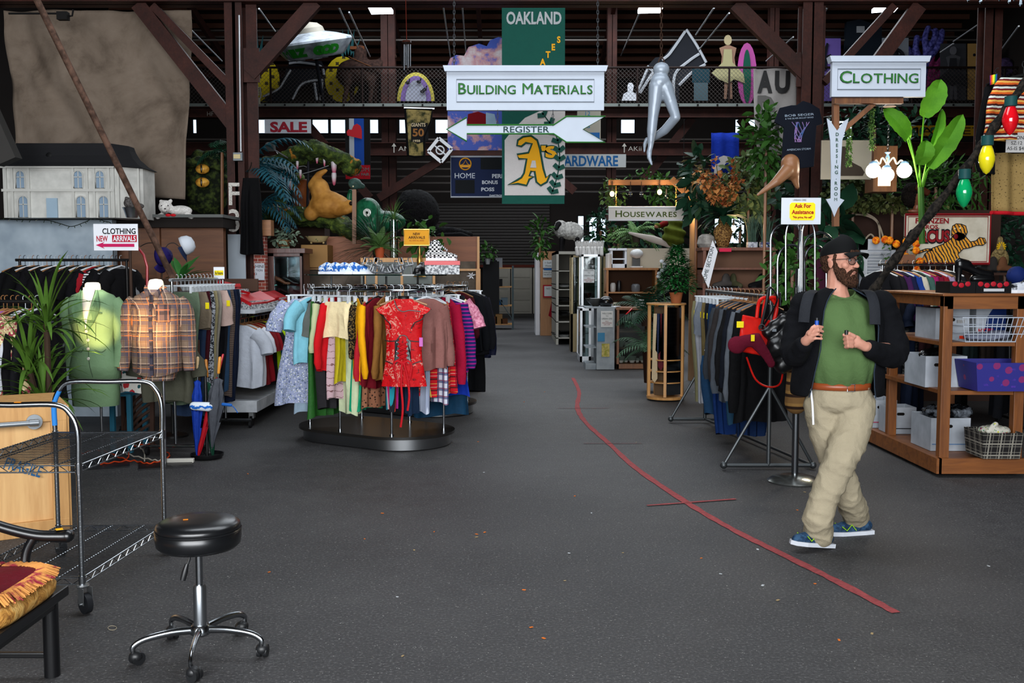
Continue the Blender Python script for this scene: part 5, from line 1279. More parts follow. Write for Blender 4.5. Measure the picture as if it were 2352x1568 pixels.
# ================================================================ middle of the hall
GRN=[leafm('16301A','2E5230'),leafm('1E3E16','3E6A28'),leafm('28401E','587A3E'),leafm('0E2418','1E4630')]
WD=wood('5E3A20','8A5A34',.7,.5,'z');WDX=wood('6E4526','96653C',.7,.5,'x');OAK=wood('A8763E','C9955A',.8,.5,'z')
def pbox(name,label,cat,x0,y0,x1,y1,Y,dep,mat,group=None,part='box'):
 t=thing(name,label,cat,group);boxpx(MB(),x0,y0,x1,y1,Y,dep).build(part,mat,t,smooth=0,bevel=.004);return t
def pot(t,c,r,h,mat,name='pot'):
 MB().lathe([(r*.7,-h),(r*.98,-.04*h),(r*1.05,-.04*h),(r*1.05,0),(r*.9,0),(r*.85,-.05)],c,18).build(name,mat,t)
def potted(name,lab,x,y,Y,r,n,L,w,potr,poth,pm_,gi,seed=3,group=None):
 t=thing(name,lab,'plant',group);c=at(x,y,Y);bush(c+V((0,0,r*.8)),(r,r*.7,r*.8),n,L,w,seed).build('foliage',GRN[gi] if isinstance(gi,int) else gi,t);pot(t,c,potr,poth,pm_);return t
brick=NT('painted_brick',.8);co=brick.co();bt=brick.n.new('ShaderNodeTexBrick');brick.l.new(brick.co((1,1,1),(R(90),0,0)),bt.inputs[0]);bt.inputs['Scale'].default_value=6;bt.inputs['Color1'].default_value=lin('7A2E22');bt.inputs['Color2'].default_value=lin('8E3A2A');bt.inputs['Mortar'].default_value=lin('A89A90');brick.l.new(bt.outputs[0],brick.b.inputs['Base Color'])
struct(boxpx(MB(),584,540,609,668,11.95,.1).build('partition_wall',brick.m,smooth=0))
struct(boxpx(MB(),584,505,622,541,11.9,.15).build('partition_wall',WDX,smooth=0))
t=thing('black_coat','long black coat hanging beside the marked red pillar','coat');garment_mb('wide',.85,.55,.05,5,1.4).build('garment_body',blacks[0],t).location=at(576,385,11.75)
MB().tube(smooth_pts([at(578,372,11.75),at(576,382,11.75),at(570,395,11.75)],3),.006,5).build('hanger',chrome(),t)
# plywood counters
ply2=wood('6A3A20','8A5230',.4,.6,'x','red_ply');gb=speck('4E463E','6A6056',3,.4,.6,.8)
struct(boxpx(MB(),752,543,1098,690,13.4,.1).build('partition_wall',ply2,smooth=0));struct(boxpx(MB(),690,615,880,1000,13.2,.1).build('partition_wall',gb,smooth=0));struct(boxpx(MB(),880,600,1092,1000,13.32,.05).build('partition_wall',gb,smooth=0))
mb=MB();boxpx(mb,690,612,830,619,13.1,.1);boxpx(mb,1040,617,1100,622,13.2,.1);boxpx(mb,1094,617,1103,940,13.15,.15);boxpx(mb,1096,543,1101,617,13.3,.12)
struct(mb.build('trim_8',OAK,smooth=0));struct(boxpx(MB(),590,505,745,575,13.9,.4).build('trim_9',plain('2A1A12',.7),smooth=0))
t=thing('leaf_decal','white leaf shaped mark on the grey panel by the aisle','sticker');c=at(1083,633,13.28);st=MB()
for i in range(6):a=R(20+i*55);st.add([c,c+V((cos(a-.3)*.03,0,sin(a-.3)*.03)),c+V((cos(a)*.07,0,sin(a)*.05)),c+V((cos(a+.3)*.03,0,sin(a+.3)*.03))],[(0,1,2,3)])
st.build('decal',whi,t,solid=.003,smooth=0)
pbox('cardboard_box','large tan cardboard box beside the mirror cabinet','box',692,562,752,614,13.0,.4,plain('9A7448',.8,0,'cardboard'))
t=thing('ceramic_bowl','footed oval ceramic bowl with painted flowers on the cardboard box','bowl');c=at(729,559,13.1);MB().lathe([(.05,.01),(.11,.03),(.155,.09),(.165,.095),(.15,.085),(.1,.04),(0,.035)],c,24,True,1,.6).build('bowl',floral('A89468',('C8782A','3A5A3A'),14,.22),t)
f_=MB();[f_.ell(c+V((x,0,.01)),.016,n=8,m=6) for x in (-.08,.08)];f_.build('foot',plain('A89468',.5),t)
# glass fronted corner cabinet with shoes
def corner_cabinet():
 t=thing('display_cabinet','dark wood display cabinet with mirrored interior and shoes','cabinet');Y=12.2;m=wood('3A1A14','52281E',1,.35,'z');A,B=at(608,690,Y),at(696,570,Y);x0,x1=A.x,B.x;zt=B.z
 b=MB().bx(x0-.02,x1+.03,Y-.03,Y+.45,zt-.06,zt).bx(x0,x0+.12,Y,Y+.03,.1,zt).bx(x1-.045,x1,Y,Y+.03,.1,zt).bx(x0,x1,Y,Y+.03,zt-.10,zt-.05).bx(x0,x1,Y,Y+.4,.1,1.0).bx(x0,x0+.02,Y,Y+.4,.1,zt).bx(x1-.02,x1,Y,Y+.4,.1,zt)
 b.build('cabinet_frame',m,t,smooth=0,bevel=.004);MB().bx(x0+.02,x1-.02,Y+.38,Y+.4,1.0,zt-.06).build('mirror_back',plain('C4CCD4',.08,1.0,'mirror'),t,smooth=0)
 MB().bx(x0+.05,x1-.03,Y+.05,Y+.37,1.42,1.43).build('glass_shelf',glass('B8D8D0',.03,.4),t,smooth=0);MB().bx(x0+.12,x1-.045,Y+.01,Y+.015,1.0,zt-.1).build('glass_door',glass('E8F0F0',.03,.1),t,smooth=0)
 for i,(x,col) in enumerate(((648,'9A5638'),(668,'1A1A1C'))):
  s=thing('high_heel_shoe',('brown' if i==0 else 'black')+' high heeled shoe inside the dark display cabinet','shoe');c=at(x,644,Y+.2);c.z=1.431
  MB().cap([c+V((-.09,0,.085)),c+V((-.03,0,.06)),c+V((.04,0,.018)),c+V((.09,0,.015))],[.026,.024,.018,.014],10).build('upper',plain(col,.35,0,'leather'),s);MB().tube([c+V((-.095,0,.07)),c+V((-.09,0,0))],.006,6).build('heel',plain(col,.35,0,'leather'),s)
 c=at(652,566,Y+.2);p=thing('potted_plant','pale variegated plant in a wicker basket on the dark cabinet','plant');bush(c+V((0,0,.10)),(.20,.15,.12),150,.07,.04,5).build('foliage',leafm('2E4A36','8E9E8A'),p);pot(p,c+V((0,0,.08)),.10,.08,speck('3E2C1E','7A5A3A',50,.4,.6),'basket')
corner_cabinet()
# ---------------------------------------------------------------- creatures
def scales(amt,sc):return lambda p:amt*abs(noise.noise(p*sc))+amt*.6*noise.noise(p*sc*2.3)
def croc():
 Y=13.6;t=thing('crocodile_sculpture','giant mossy green crocodile head sculpture with open jaws and pink teeth','sculpture')
 m=NT('mossy_hide',.8,0,.2);co=m.co();n=m.noise(co,9,5,.7);q=m.noise(co,3,3);m.col(m.mix(m.math('MULTIPLY',m.math('GREATER_THAN',q,.63),.8),m.ramp(n,[(.35,'10180C'),(.5,'2E3E18'),(.65,'5A6A26')]),'A06A22'));m.bump(n,.8,.05)
 P=lambda x,y,d=0:at(x,y,Y+d)
 u=MB();u.cap([P(568,412,.4),P(610,385,.1),P(655,372),P(700,350),P(730,350),P(775,365),P(818,382)],[.06,.08,.09,.10,.11,.09,.06],12,flat=2.8,up=(0,0,1)).ell(P(720,342),(.15,.2,.09)).ell(P(805,392),(.1,.18,.06))
 remesh(u,'upper_jaw',m.m,t,.022,2,scales(.05,7))
 l=MB();l.cap([P(632,492,.2),P(700,497),P(760,505),P(820,535,-.1)],[.10,.11,.11,.11],12,flat=2.6,up=(0,0,1)).cap([P(640,490,.5),P(650,440,.6),P(690,410,.6)],[.1,.08,.06])
 remesh(l,'lower_jaw',m.m,t,.022,2,scales(.05,7))
 th=NT('pink_tooth',.4);s=th.sep(th.co(1,(0,0,0),'Generated'))[2];th.col(th.ramp(s,[(.2,'B0506A'),(.65,'B8B0B4')]))
 for (x,y,L,r,up) in ((683,370,.11,.02,0),(728,357,.11,.022,0),(745,360,.13,.02,0),(767,365,.22,.042,0),(767,397,.17,.035,0),(650,395,.14,.025,0),(665,410,.16,.035,0),(690,390,.12,.02,0),(642,400,.1,.02,0),(637,470,.12,.022,1),(664,472,.11,.02,1),(678,478,.1,.02,1),(695,476,.11,.02,1)):
  a=P(x,y,-.12);mb=MB().lathe([(r*.9,0),(r,-L*.2),(r*.8,-L*.6),(r*.5,-L*.9),(0,-L)] if not up else [(r,-L*.7),(r*.8,-L*.3),(r*.3,0),(0,.01)],(0,0,0),12);o=mb.build('tooth',th.m,t);o.location=a if up else a
 MB().tube([P(708,350),P(708,395),P(706,485)],.018,8).build('support_pole',plain('1C1C22',.5),t)
 wr=MB();[wr.tube(smooth_pts([P(x,y,-.1) for x,y in q],4),.006,5) for q in ([(640,402),(690,382),(705,384)],[(655,408),(710,395),(755,380)],[(650,372),(632,345)])];wr.build('wire_brace',plain('8A8A8C',.4,.8),t)
croc()
t=thing('egg_eyed_creature','dark foliage covered creature with two large yellow slit eyes','sculpture');Y=12.6
remesh(MB().ell(at(475,420,Y+.3),(.30,.2,.42)).cap([at(432,375,Y),at(470,368,Y),at(505,385,Y)],.05),'body',speck('12180E','3A461E',14,.45,.65,.9,bump=1),t,.03,2,scales(.05,6))
for y in (388,419):
 c=at(465,y,Y-.06);o=MB().ell((0,0,0),(.088,.05,.062)).build('eye',speck('8A5A1E','C9963A',12,.4,.6,.3),t);o.location=c;MB().ell(c+V((0,-.045,0)),(.012,.012,.052)).build('pupil',plain('060606',.2),o).location=-c
def dog():
 Y=13.25;t=thing('dog_sculpture','tan dog figure lying on its back in the crocodile jaws','sculpture');m=speck('8A5A22','C08A42',4,.35,.65,.6);P=lambda x,y,d=0:at(x,y,Y+d)
 b=MB().ell(P(757,472),(.28,.22,.17)).ell(P(735,437),(.13,.15,.16)).cap([P(722,425),P(726,410),P(733,400),P(748,392)],[.09,.055,.045,.03]).ell(P(750,455),(.2,.17,.1)).cap([P(770,475,-.1),P(790,473,-.15),P(802,467,-.15)],[.07,.055,.05]).cap([P(775,485,-.12),P(795,484,-.2),P(808,478,-.2)],[.07,.055,.05]).ell(P(715,490),(.1,.14,.1))
 remesh(b,'body',m,t,.018,5);pd=MB();[pd.ell(P(x,y,-.22),(.03,.02,.03)) for x,y in ((807,467),(812,479))];pd.build('paw_pad',plain('1A120C',.5),t)
 remesh(MB().cap([P(694,480,.5),P(690,450,.5),P(700,425,.5)],[.13,.12,.09]),'haunch',speck('4A2410','7A4016',4,.35,.65,.6),t,.02,4)
dog()
def dinos():
 Y=13.0;t=thing('dinosaur_head','small dark green dinosaur head mounted on a wooden post','sculpture');m=speck('1C2E28','38504A',8,.4,.6,.5);P=lambda x,y,d=0:at(x,y,Y+d)
 remesh(MB().ell(P(815,422),(.09,.08,.075)).cap([P(818,424),P(833,428)],[.055,.035],12,flat=1.2),'head',m,t,.012,4);MB().ell(P(811,428,-.075),.012).build('eye',plain('C9C2A0',.3),t);MB().beam(P(814,435),P(814,560),.05,.05).build('post',WD,t,smooth=0)
 t=thing('green_monster_head','round dark green painted creature head with a white ringed eye','sculpture');m=speck('0C3A26','1E5E40',6,.4,.6,.25)
 remesh(MB().ell(P(845,495,.3),(.20,.2,.24)).ell(P(885,510,.3),(.28,.2,.15)).ell(P(850,525,.25),(.14,.15,.1)).cap([P(805,440,.4),P(800,470,.4)],.04),'head',m,t,.02,4)
 MB().lathe([(.052,0),(0,.01)],(0,0,0),20).build('eye',plain('C9CCC4',.3),t).matrix_basis=Matrix.Translation(P(843,488,.09)) @ Matrix.Rotation(pi/2,4,'X');MB().lathe([(.018,0),(0,.012)],(0,0,0),12).build('pupil',plain('0A1410',.3),t).matrix_basis=Matrix.Translation(P(843,488,.08)) @ Matrix.Rotation(pi/2,4,'X')
 t=thing('bear_sculpture','huge round furry black bear seen from behind with red ribbon','sculpture');Y2=15.2;b=MB().ell(at(957,490,Y2),(.35,.33,.36)).ell(at(940,455,Y2),(.14,.15,.12)).cap([at(990,535,Y2),at(1040,532,Y2-.1),at(1080,540,Y2-.1)],[.1,.07,.05])
 remesh(b,'fur_body',speck('050506','141416',60,.4,.6,.9,bump=1),t,.025,3,scales(.015,25));MB().cap([at(942,440,Y2-.05),at(965,440,Y2-.05)],.018).build('red_ribbon',plain('B01420',.5),t)
dinos()
t=thing('fur_cover','black cover lying over the plywood partition top','cover');remesh(MB().cap([at(1010,543,13.9),at(1060,541,13.8),at(1078,545,13.8)],[.05,.05,.03]),'cover',blacks[0],t,.02,3)
# teal palm by the pillar
t=thing('palm_plant','drooping palm with teal tipped fronds beside the marked pillar','plant');mb=MB();c=at(575,385,12.4)
for i in range(11):frond(mb,c+V((0,0,rnd.uniform(-.1,.1))),rdir(0,60,R(-50+i*12)),rnd.uniform(.7,1.0),.26,14,2.2,.016,62)
for i in range(8):frond(mb,at(600,470,12.5),rdir(-20,50),.6,.22,12,2.0,.014,60)
mb.build('foliage',leafm('10302E','1C5A6E'),t);MB().tube([at(578,660,12.5),c],.035,8).build('trunk',WD,t)
t=thing('palm_plant','small dark palm drooping between the yellow eyed creature and the pillar','plant');mb=MB();c=at(510,350,12.5)
for i in range(9):frond(mb,c,rdir(-10,60),.42,.16,12,2.2,.012,60)
mb.build('foliage',GRN[3],t);MB().tube([at(510,500,12.5),c],.02,6).build('trunk',WD,t)
# plants and vessels above the glass case
t=thing('display_case','long glass display case with wooden top behind the shoe shelf','display case');A,B=at(828,592,11.9),at(992,592,11.9)
MB().bx(A.x,B.x,11.9,12.5,A.z-.05,A.z).bx(A.x,B.x,11.9,12.5,.1,A.z-.75).build('case_frame',OAK,t,smooth=0);MB().bx(A.x,B.x,11.91,11.92,A.z-.75,A.z-.05).build('glass_front',glass('DCE8E4',.4,0),t,smooth=0)
MB().bx(A.x,B.x,12.45,12.47,A.z-.75,A.z-.05).build('back_panel',plain('4A443C',.5,0),t,smooth=0)
for px in (828,855,915,990):MB().bx(at(px,0,11.9).x,at(px,0,11.9).x+.03,11.9,11.93,A.z-.75,A.z).build('case_post',OAK,t,smooth=0)
ZC=A.z
t=thing('grass_plant','large dark grassy plant sprawling over the plywood partition','plant');mb=MB()
for i in range(190):blade(mb,at(868,572,12.6),V((rnd.uniform(-1,.25),rnd.uniform(-.4,.3),rnd.uniform(-.15,.9))),rnd.uniform(.35,.72),.012,rnd.uniform(.4,1.3),5)
mb.build('foliage',leafm('10241A','2A4632'),t);MB().lathe([(.05,-.15),(.07,.0)],at(868,575,12.6),12).build('pot',plain('2A2420',.6),t)
def fern(name,lab,c,n,L,pw,m,el=(0,75),pr=None,ph=.12,pm_=None,droop=1.2,lw=.012):
 t=thing(name,lab,'plant');mb=MB()
 for i in range(n):frond(mb,c,rdir(*el),L*rnd.uniform(.7,1.1),pw,13,droop,lw)
 mb.build('foliage',m,t)
 if pr:pot(t,c,pr,ph,pm_)
 return t
fern('potted_fern','green fern in a red rimmed clay pot on the glass case',at(872,568,12.1),20,.34,.07,GRN[2],pr=.065,ph=.13,pm_=plain('A04A2A',.7,0,'terracotta'))
t=thing('glass_vase','tall clear glass cylinder vase filled with pebbles and grass','vase');c=at(905,592,12.1);MB().lathe([(.05,0),(.05,.46)],c,20,False).build('glass_cylinder',glass('D8E4E0',.03,.5),t);MB().lathe([(.046,.01),(.046,.16)],c,16).build('pebbles',speck('5A5248','A0988A',60,.4,.6),t)
mb=MB();[blade(mb,c+V((0,0,.45)),rdir(15,80),rnd.uniform(.2,.36),.008,1.2,5) for _ in range(60)];mb.build('grass',leafm('24401E','5A7A3A'),t)
potted('potted_plant','heart leaved green plant in a wicker basket behind the new arrivals sign',975,590,12.3,.30,90,.10,.085,.10,.13,speck('3A2418','6A4830',40,.4,.6),1,9)
t,c,k=sign('hanging_sign','orange new arrivals sign in a gilt frame on a brass stand',929,528,985,562,11.75,plain('E8A01E',.5));letter_on(t,c,k,'NEW',-0,-8,16,6,plain('3A1410',.6),bold=.02);letter_on(t,c,k,'ARRIVALS',0,0,38,6,plain('3A1410',.6),bold=.02);letter_on(t,c,k,'ALL SIZES ALL SEXES',0,7,34,3,plain('A0281E',.6))
g=plain('B8904A',.3,.9,'brass');mb=MB();w_,h_=29*k,18*k;mb.tube([c+V((x,-.004,z)) for x,z in ((-w_,-h_),(w_,-h_),(w_,h_),(-w_,h_))],.008,6,closed=True);mb.build('gilt_frame',g,t)
MB().lathe([(.08,0),(.06,.02),(.02,.05),(.012,.1),(.03,.14),(.035,.2),(.014,.26),(.012,.36),(.022,.4),(.01,.43)],V((c.x+.03,11.78,at(0,636,11.78).z)),16).build('brass_stand',g,t)
# shoes on the dark glass shelf
def shoe_mb(L=.27,h=.10,w=.045,heel=0.0):
 b=MB();b.cap([(-L*.42,0,.05+heel),(-L*.2,0,.05+heel*.8),(L*.1,0,.038+heel*.2),(L*.38,0,.028)],[w*.85,w*.9,w,w*.75],12,flat=1.0,up=(0,1,0));b.ell((-L*.22,0,h*.62+heel*.8),(L*.22,w*.75,h*.5));return b
SH={}
def shoe(name,lab,c,rz,mat,sole,L=.27,h=.10,group=None,laces=None,key='s'):
 t=thing(name,lab,'shoe',group,loc=c,rz=rz)
 if key not in SH:SH[key]=remesh(shoe_mb(L,h),'upper',mat,None,.012,3);o=SH[key]
 else:o=SH[key].copy();o.data=SH[key].data.copy();o.data.materials.clear();o.data.materials.append(mat);COL.objects.link(o)
 o.parent=t;MB().prism([(-L*.5,-.035),(-L*.3,-.043),(L*.2,-.05),(L*.42,-.036),(L*.48,0),(L*.42,.036),(L*.2,.05),(-L*.3,.043),(-L*.5,.035)],(0,0,.024),V((1,0,0)),V((0,1,0)),.024).build('sole',sole,t,fix=True,smooth=0)
 if laces:lb_=MB();[lb_.tube([(L*(.0+.05*i),-.03,h*.72-i*.012),(L*(.0+.05*i),0,h*.80-i*.012),(L*(.0+.05*i),.03,h*.72-i*.012)],.004,4) for i in range(4)];lb_.build('laces',laces,t)
 return t
ZSH=1.573
bw=speck('1F5AA8','C9D4E0',22,.48,.52,.6,bump=.1)
for i,(x,lab) in enumerate(((765,'blue and white patterned sneaker at the far end of the glass shelf'),(785,'blue and white sneaker second along the glass shelf'),(806,'blue and white sneaker third along the glass shelf'),(828,'blue and white sneaker beside the silver sandals'))):
 c=at(x,640,9.2-.12*(i % 2));shoe('sneaker',lab,(c.x,c.y,ZSH),R(-20+8*i),bw,whi,group='shoes on the glass shelf',laces=whi)
silver=plain('74767A',.4,.6,'silver_leather')
for i,(x,lab) in enumerate(((855,'silver strappy heeled sandal beside the blue sneakers'),(878,'silver strappy sandal second of the four'),(903,'silver strappy sandal third of the four'),(925,'silver strappy sandal beside the black flats'))):
 c=at(x,638,9.0+.1*(i % 2));t=thing('strappy_sandal',lab,'shoe','shoes on the glass shelf',loc=(c.x,c.y,ZSH),rz=R(-50 if i<2 else -130));MB().tube(smooth_pts([(-.11,0,.085),(-.04,0,.07),(.03,0,.02),(.12,0,.012)],4),.030,8,flat=.25,up=(0,1,0)).build('sole',silver,t);MB().tube([(-.11,0,.08),(-.115,0,0)],.008,6).build('heel',silver,t)
 s=MB();[s.tube([(x0,-.035,z0),(x0+.01,-.02,z0+h),(x0+.01,.02,z0+h),(x0,.035,z0)],.005,5) for x0,z0,h in ((.08,.02,.035),(.05,.025,.045),(.02,.04,.05),(-.05,.08,.045),(-.10,.09,.06))];s.build('straps',silver,t)
bk=plain('111113',.35,0,'black_leather')
for i,x in enumerate((965,988)):c=at(x,640,8.95);shoe('flat_shoe',('black flat shoe beside the silver sandals','black flat shoe beside the red shoe box')[i],(c.x,c.y,ZSH),R(-100),bk,bk,group='shoes on the glass shelf')
c=at(1016,640,8.85);t=shoebox((c.x,c.y,ZSH),R(4),'red lidded shoe box under the checkered high-top sneaker',False);t.name='shoe_box';t['group']='shoes on the glass shelf'
ck=NT('checker_canvas',.8);q=ck.n.new('ShaderNodeTexChecker');ck.l.new(ck.co(1),q.inputs[0]);q.inputs['Scale'].default_value=55;q.inputs[1].default_value=lin('141416');q.inputs[2].default_value=lin('D8D8D8');ck.l.new(q.outputs[0],ck.b.inputs['Base Color'])
shoe('high_top_sneaker','black and white checkered high-top sneaker on the red shoe box',(c.x,c.y,ZSH+.12),R(-3),ck.m,whi,.28,.17,'shoes on the glass shelf',whi,'hi')
# ---------------------------------------------------------------- far aisle shelving
def metal_rack(lab,x0,y0,x1,y1,Y,dep,lv,m,group=None):
 t=thing('storage_rack',lab,'shelf',group);A,B=at(x0,y1,Y),at(x1,y0,Y);A.z=max(A.z,0);fr=MB()
 for x in (A.x,B.x):
  for y in (Y,Y+dep):fr.beam((x,y,0),(x,y,B.z),.05,.05)
 fr.beam((A.x,Y,B.z*.85),(B.x,Y,.25),.04,.02);fr.build('frame',m,t,smooth=0);zs=[]
 for i in range(lv):z=.15+(B.z-.2)*i/(lv-1);MB().bx(A.x,B.x,Y,Y+dep,z-.03,z).build('shelf',OAK,t,smooth=0);zs.append(z)
 return t,A,B,zs
rk,A,B,zs=metal_rack('tall grey steel rack of boxes beside the end wall doors',1112,610,1178,730,27,.6,4,plain('3A4A4E',.5,.4))
cols=['9A7448','2A5A8A','1C1C1E','8A8C90','5E3A22','6A7A84','A88A5A','303236']
for i in range(14):
 z=zs[i % 4];x=A.x+.06+(B.x-A.x-.2)*((i // 4+.3)/4);h=.14+.12*((i*7) % 3)/2
 tag(MB().bx(x-.08,x+.10,27.05,27.4,z,z+h).build('storage_box',plain(cols[i % 8],.7,0,'box'),smooth=0),'%s box %s the %s shelf of the far steel rack' % (['tan','blue','black','grey','brown','slate','straw coloured','charcoal'][i % 8],'on' if i<8 else 'at the outer end of',['lowest','second','third','top'][i % 4]),'box','boxes on the far steel rack')
tag(boxpx(MB(),1110,600,1146,720,21.5,.5).build('black_shelf_unit',plain('141416',.6),smooth=0),'black shelf unit at the aisle end with a plant on top','shelf')
potted('potted_plant','small potted plant on the black shelf unit in the aisle',1120,594,21.4,.2,60,.12,.05,.06,.12,plain('8A8C8E',.4),1,12)
# ---------------------------------------------------------------- housewares corner
def poster(name,lab,x0,y0,x1,y1,Y,mat,lines=(),border=None,cat='poster'):
 t=thing(name,lab,cat);c=at((x0+x1)/2,(y0+y1)/2,Y);k=Y/FOC
 if border:boxpx(MB(),x0-3,y0-3,x1+3,y1+3,Y,.004).build('border',border,t,smooth=0)
 boxpx(MB(),x0,y0,x1,y1,Y-.005,.008).build('sheet',mat,t,smooth=0)
 for s,dy,w,h,m in lines:letter_on(t,c+V((0,-.005,0)),k,s,0,dy,w,h,m)
 return t
ink=plain('2A3A38',.7);rink=plain('8A2A20',.7);cardw=plain('C9CCCC',.6,0,'paper')
tag(boxpx(MB(),1241,577,1276,771,24.5,.06).build('plywood_panel',wood('9A6A40','B5835A',.5,.6,'z','plywood'),smooth=0),'tall plywood end panel with taped notices beside the aisle','panel')
poster('notice_poster','illustrated notice at the top of the plywood end panel',1247,597,1271,615,24.45,cardw,(('I Sell',-3,14,4,ink),('Wares',4,14,4,ink)))
t=poster('notice_poster','handwritten notice fixed with blue tape on the plywood end panel',1247,619,1271,637,24.45,cardw,(('please ask for',-3,20,3,ink),('help with items',2,20,3,ink)));boxpx(MB(),1249,616,1269,620,24.43,.01).build('blue_tape',plain('1F62A8',.6),t,smooth=0)
poster('notice_poster','small notice with red border on the plywood end panel',1250,657,1268,680,24.45,cardw,(('NO',-6,8,4,ink),),plain('A81C28',.6))
t=thing('red_apron','red cloth hanging from the edge of the plywood end panel','cloth');MB().prism([(0,0),(.07,-.25),(.1,-.55),(-.02,-.68),(-.13,-.6),(-.06,-.3)],at(1272,668,24.3),EX,EZ,.03).build('cloth',cloth('8E1420'),t,fix=True)
pbox('white_shelf_unit','narrow white shelf unit edge beyond the plywood panel','shelf',1230,580,1240,770,24.7,1.2,whi)
# shelf of pans
t=thing('cookware_shelf','white shelving unit stacked with black pans beside the glass cabinet','shelf');wm_=plain('A8A49A',.6,0,'cream_paint');Y=21.5
A,B=at(1278,577,Y),at(1318,577,Y);MB().bx(A.x,A.x+.05,Y,Y+2.5,0,A.z).bx(A.x,B.x+.3,Y,Y+2.5,A.z-.06,A.z).bx(A.x,B.x+.3,Y+2.45,Y+2.5,0,A.z).build('unit_frame',wm_,t,smooth=0)
for z in (.15,.5,.85,1.2,1.6):MB().bx(A.x,B.x+.3,Y,Y+2.45,z-.02,z).build('shelf',wm_,t,smooth=0)
for i in range(16):
 z=(.15,.5,.85,1.2)[i % 4];tt=thing('frying_pan','%s on the %s level of the cookware shelf, %s' % ('black pan' if i % 3 else 'steel pan',('lowest','second','third','fourth')[i % 4],('at the aisle end','second along','third along','at the far end')[i // 4]),'pan','pans on the cookware shelf');x,y=A.x+.18+.1*(i // 8),Y+.25+.5*(i // 4)
 MB().lathe([(.0,0),(.10,0),(.13,.05),(.125,.05),(.095,.008),(0,.008)],(x,y,z+.04*((i*3) % 4)),14).build('pan_bowl',plain('1A1A1C' if i % 3 else '8E9092',.3,.5),tt);MB().tube([(x-.12,y,z+.05+.04*((i*3) % 4)),(x-.26,y-.05,z+.07+.04*((i*3) % 4))],.01,5).build('handle',plain('101012',.4),tt)
# ram statue
def ram():
 Y=21.8;t=thing('ram_statue','white woolly ram statue with black face and legs on the shelf top','statue');P=lambda x,y,d=0:at(x,y,Y+d);zt=at(0,577,21.5).z
 remesh(MB().ell(P(1310,530),(.26,.17,.19)).ell(P(1288,526),(.15,.15,.19)).ell(P(1326,536),(.14,.15,.17)),'fleece',speck('8E8C88','C9C6C0',18,.35,.65,.9,bump=1),t,.02,2,scales(.02,18))
 b=MB().cap([P(1283,515,-.1),P(1277,525,-.15)],[.07,.045]);[b.cap([P(x,548,d),V((at(x,0,Y+d).x,Y+d,zt+.01))],[.05,.03]) for x,d in ((1290,-.1),(1294,.1),(1326,-.1),(1330,.1))];remesh(b,'face_and_legs',plain('141214',.6),t,.012,2)
ram()
def glass_cabinet(lab,x0,y0,x1,y1,Y,dep,fm,base=.3,sh=(1.0,1.35)):
 t=thing('glass_cabinet',lab,'cabinet','glass display cabinets');A,B=at(x0,y1,Y),at(x1,y0,Y);fr=MB();H=B.z
 for x in (A.x,B.x-.04):
  for y in (Y,Y+dep):fr.bx(x,x+.04,y,y+.04,0,H)
 fr.bx(A.x,B.x,Y,Y+dep+.04,H-.04,H).bx(A.x,B.x,Y,Y+dep+.04,0,base);fr.build('frame',fm,t,smooth=0);MB().bx(A.x,B.x,Y+.01,Y+.015,base,H-.04).bx(A.x+.01,A.x+.015,Y,Y+dep,base,H-.04).build('glass_pane',glass('D8E4E4',.03,.35),t,smooth=0)
 MB().bx(A.x+.04,B.x-.04,Y+dep,Y+dep+.02,base,H).build('back_panel',plain('3A342C',.6),t,smooth=0)
 for z in sh:MB().bx(A.x+.02,B.x-.02,Y+.03,Y+dep,z,z+.01).build('glass_shelf',glass('C8E0DC',.03,.6),t,smooth=0)
 return t,A,B
gilt=plain('8A7A56',.4,.4,'bronze_frame');lit=plain('D8DCE0',.3,.3,'white_frame')
glass_cabinet('tall bronze framed glass cabinet full of small glassware',1311,586,1334,812,19.6,.5,gilt,.75);_,A,B=glass_cabinet('tall white framed glass cabinet with a taped welcome notice',1335,584,1378,712,18.4,.6,lit,.95,(1.3,1.6));glass_cabinet('narrow dark glass cabinet behind the white framed one',1376,584,1391,705,19.2,.5,gilt,.9)
glass_cabinet('low glass counter case beside the grey cabinet',1332,708,1358,822,17.4,.8,lit,.1,(.5,))
for i,(x,y,Y,lab,sc) in enumerate(((1341,640,19.75,'small clear glass jar inside the bronze framed cabinet',.05),(1322,640,19.8,'small glass goblet on the upper bronze cabinet shelf',.04),(1350,685,18.6,'amber glass goblet inside the white framed cabinet',.07))):
 t=thing('glass_goblet',lab,'glass');c=at(x,y,Y);c.z={0:1.36,1:1.36,2:1.005}[i] if i!=2 else .96;MB().lathe([(sc,0),(.01,.02),(.01,sc*1.4),(sc,sc*2),(sc*1.1,sc*3.2),(sc*.9,sc*3.2),(0,sc*1.8)],c,14).build('glass',glass('D08A5A' if i==2 else 'CFE4E4',.05,.6),t)
WLC=lambda:(('WELCOME',-13,22,4,ink),('TO',-7,6,3,ink),('URBAN ORE',-1,24,4,ink),('ALL',5,8,3,rink),('MERCHANDISE',9,22,3,rink),('50% OFF',13,14,3,rink))
poster('notice_poster','welcome notice taped inside the white framed glass cabinet',1340,618,1365,649,18.35,cardw,WLC())
t=thing('hand_display','cluster of white plaster display hands on the glass cabinet','display');mb=MB()
for i in range(9):
 b=at(1326+i*7,583,18.6+.12*(i % 2));b.z=A.z*0+at(0,584,18.4).z;mb.cap([b,b+V((rnd.uniform(-.02,.02),0,.12))],[.035,.03],8)
 for f in range(4):mb.cap([b+V((-.02+.014*f,0,.12)),b+V((-.03+.02*f,0,.19+.02*sin(f*1.2))),b+V((-.034+.023*f,0,.235+.02*sin(f)))],[.009,.009,.007],6)
mb.build('plaster_hand',plain('C9C6C2',.7),t);
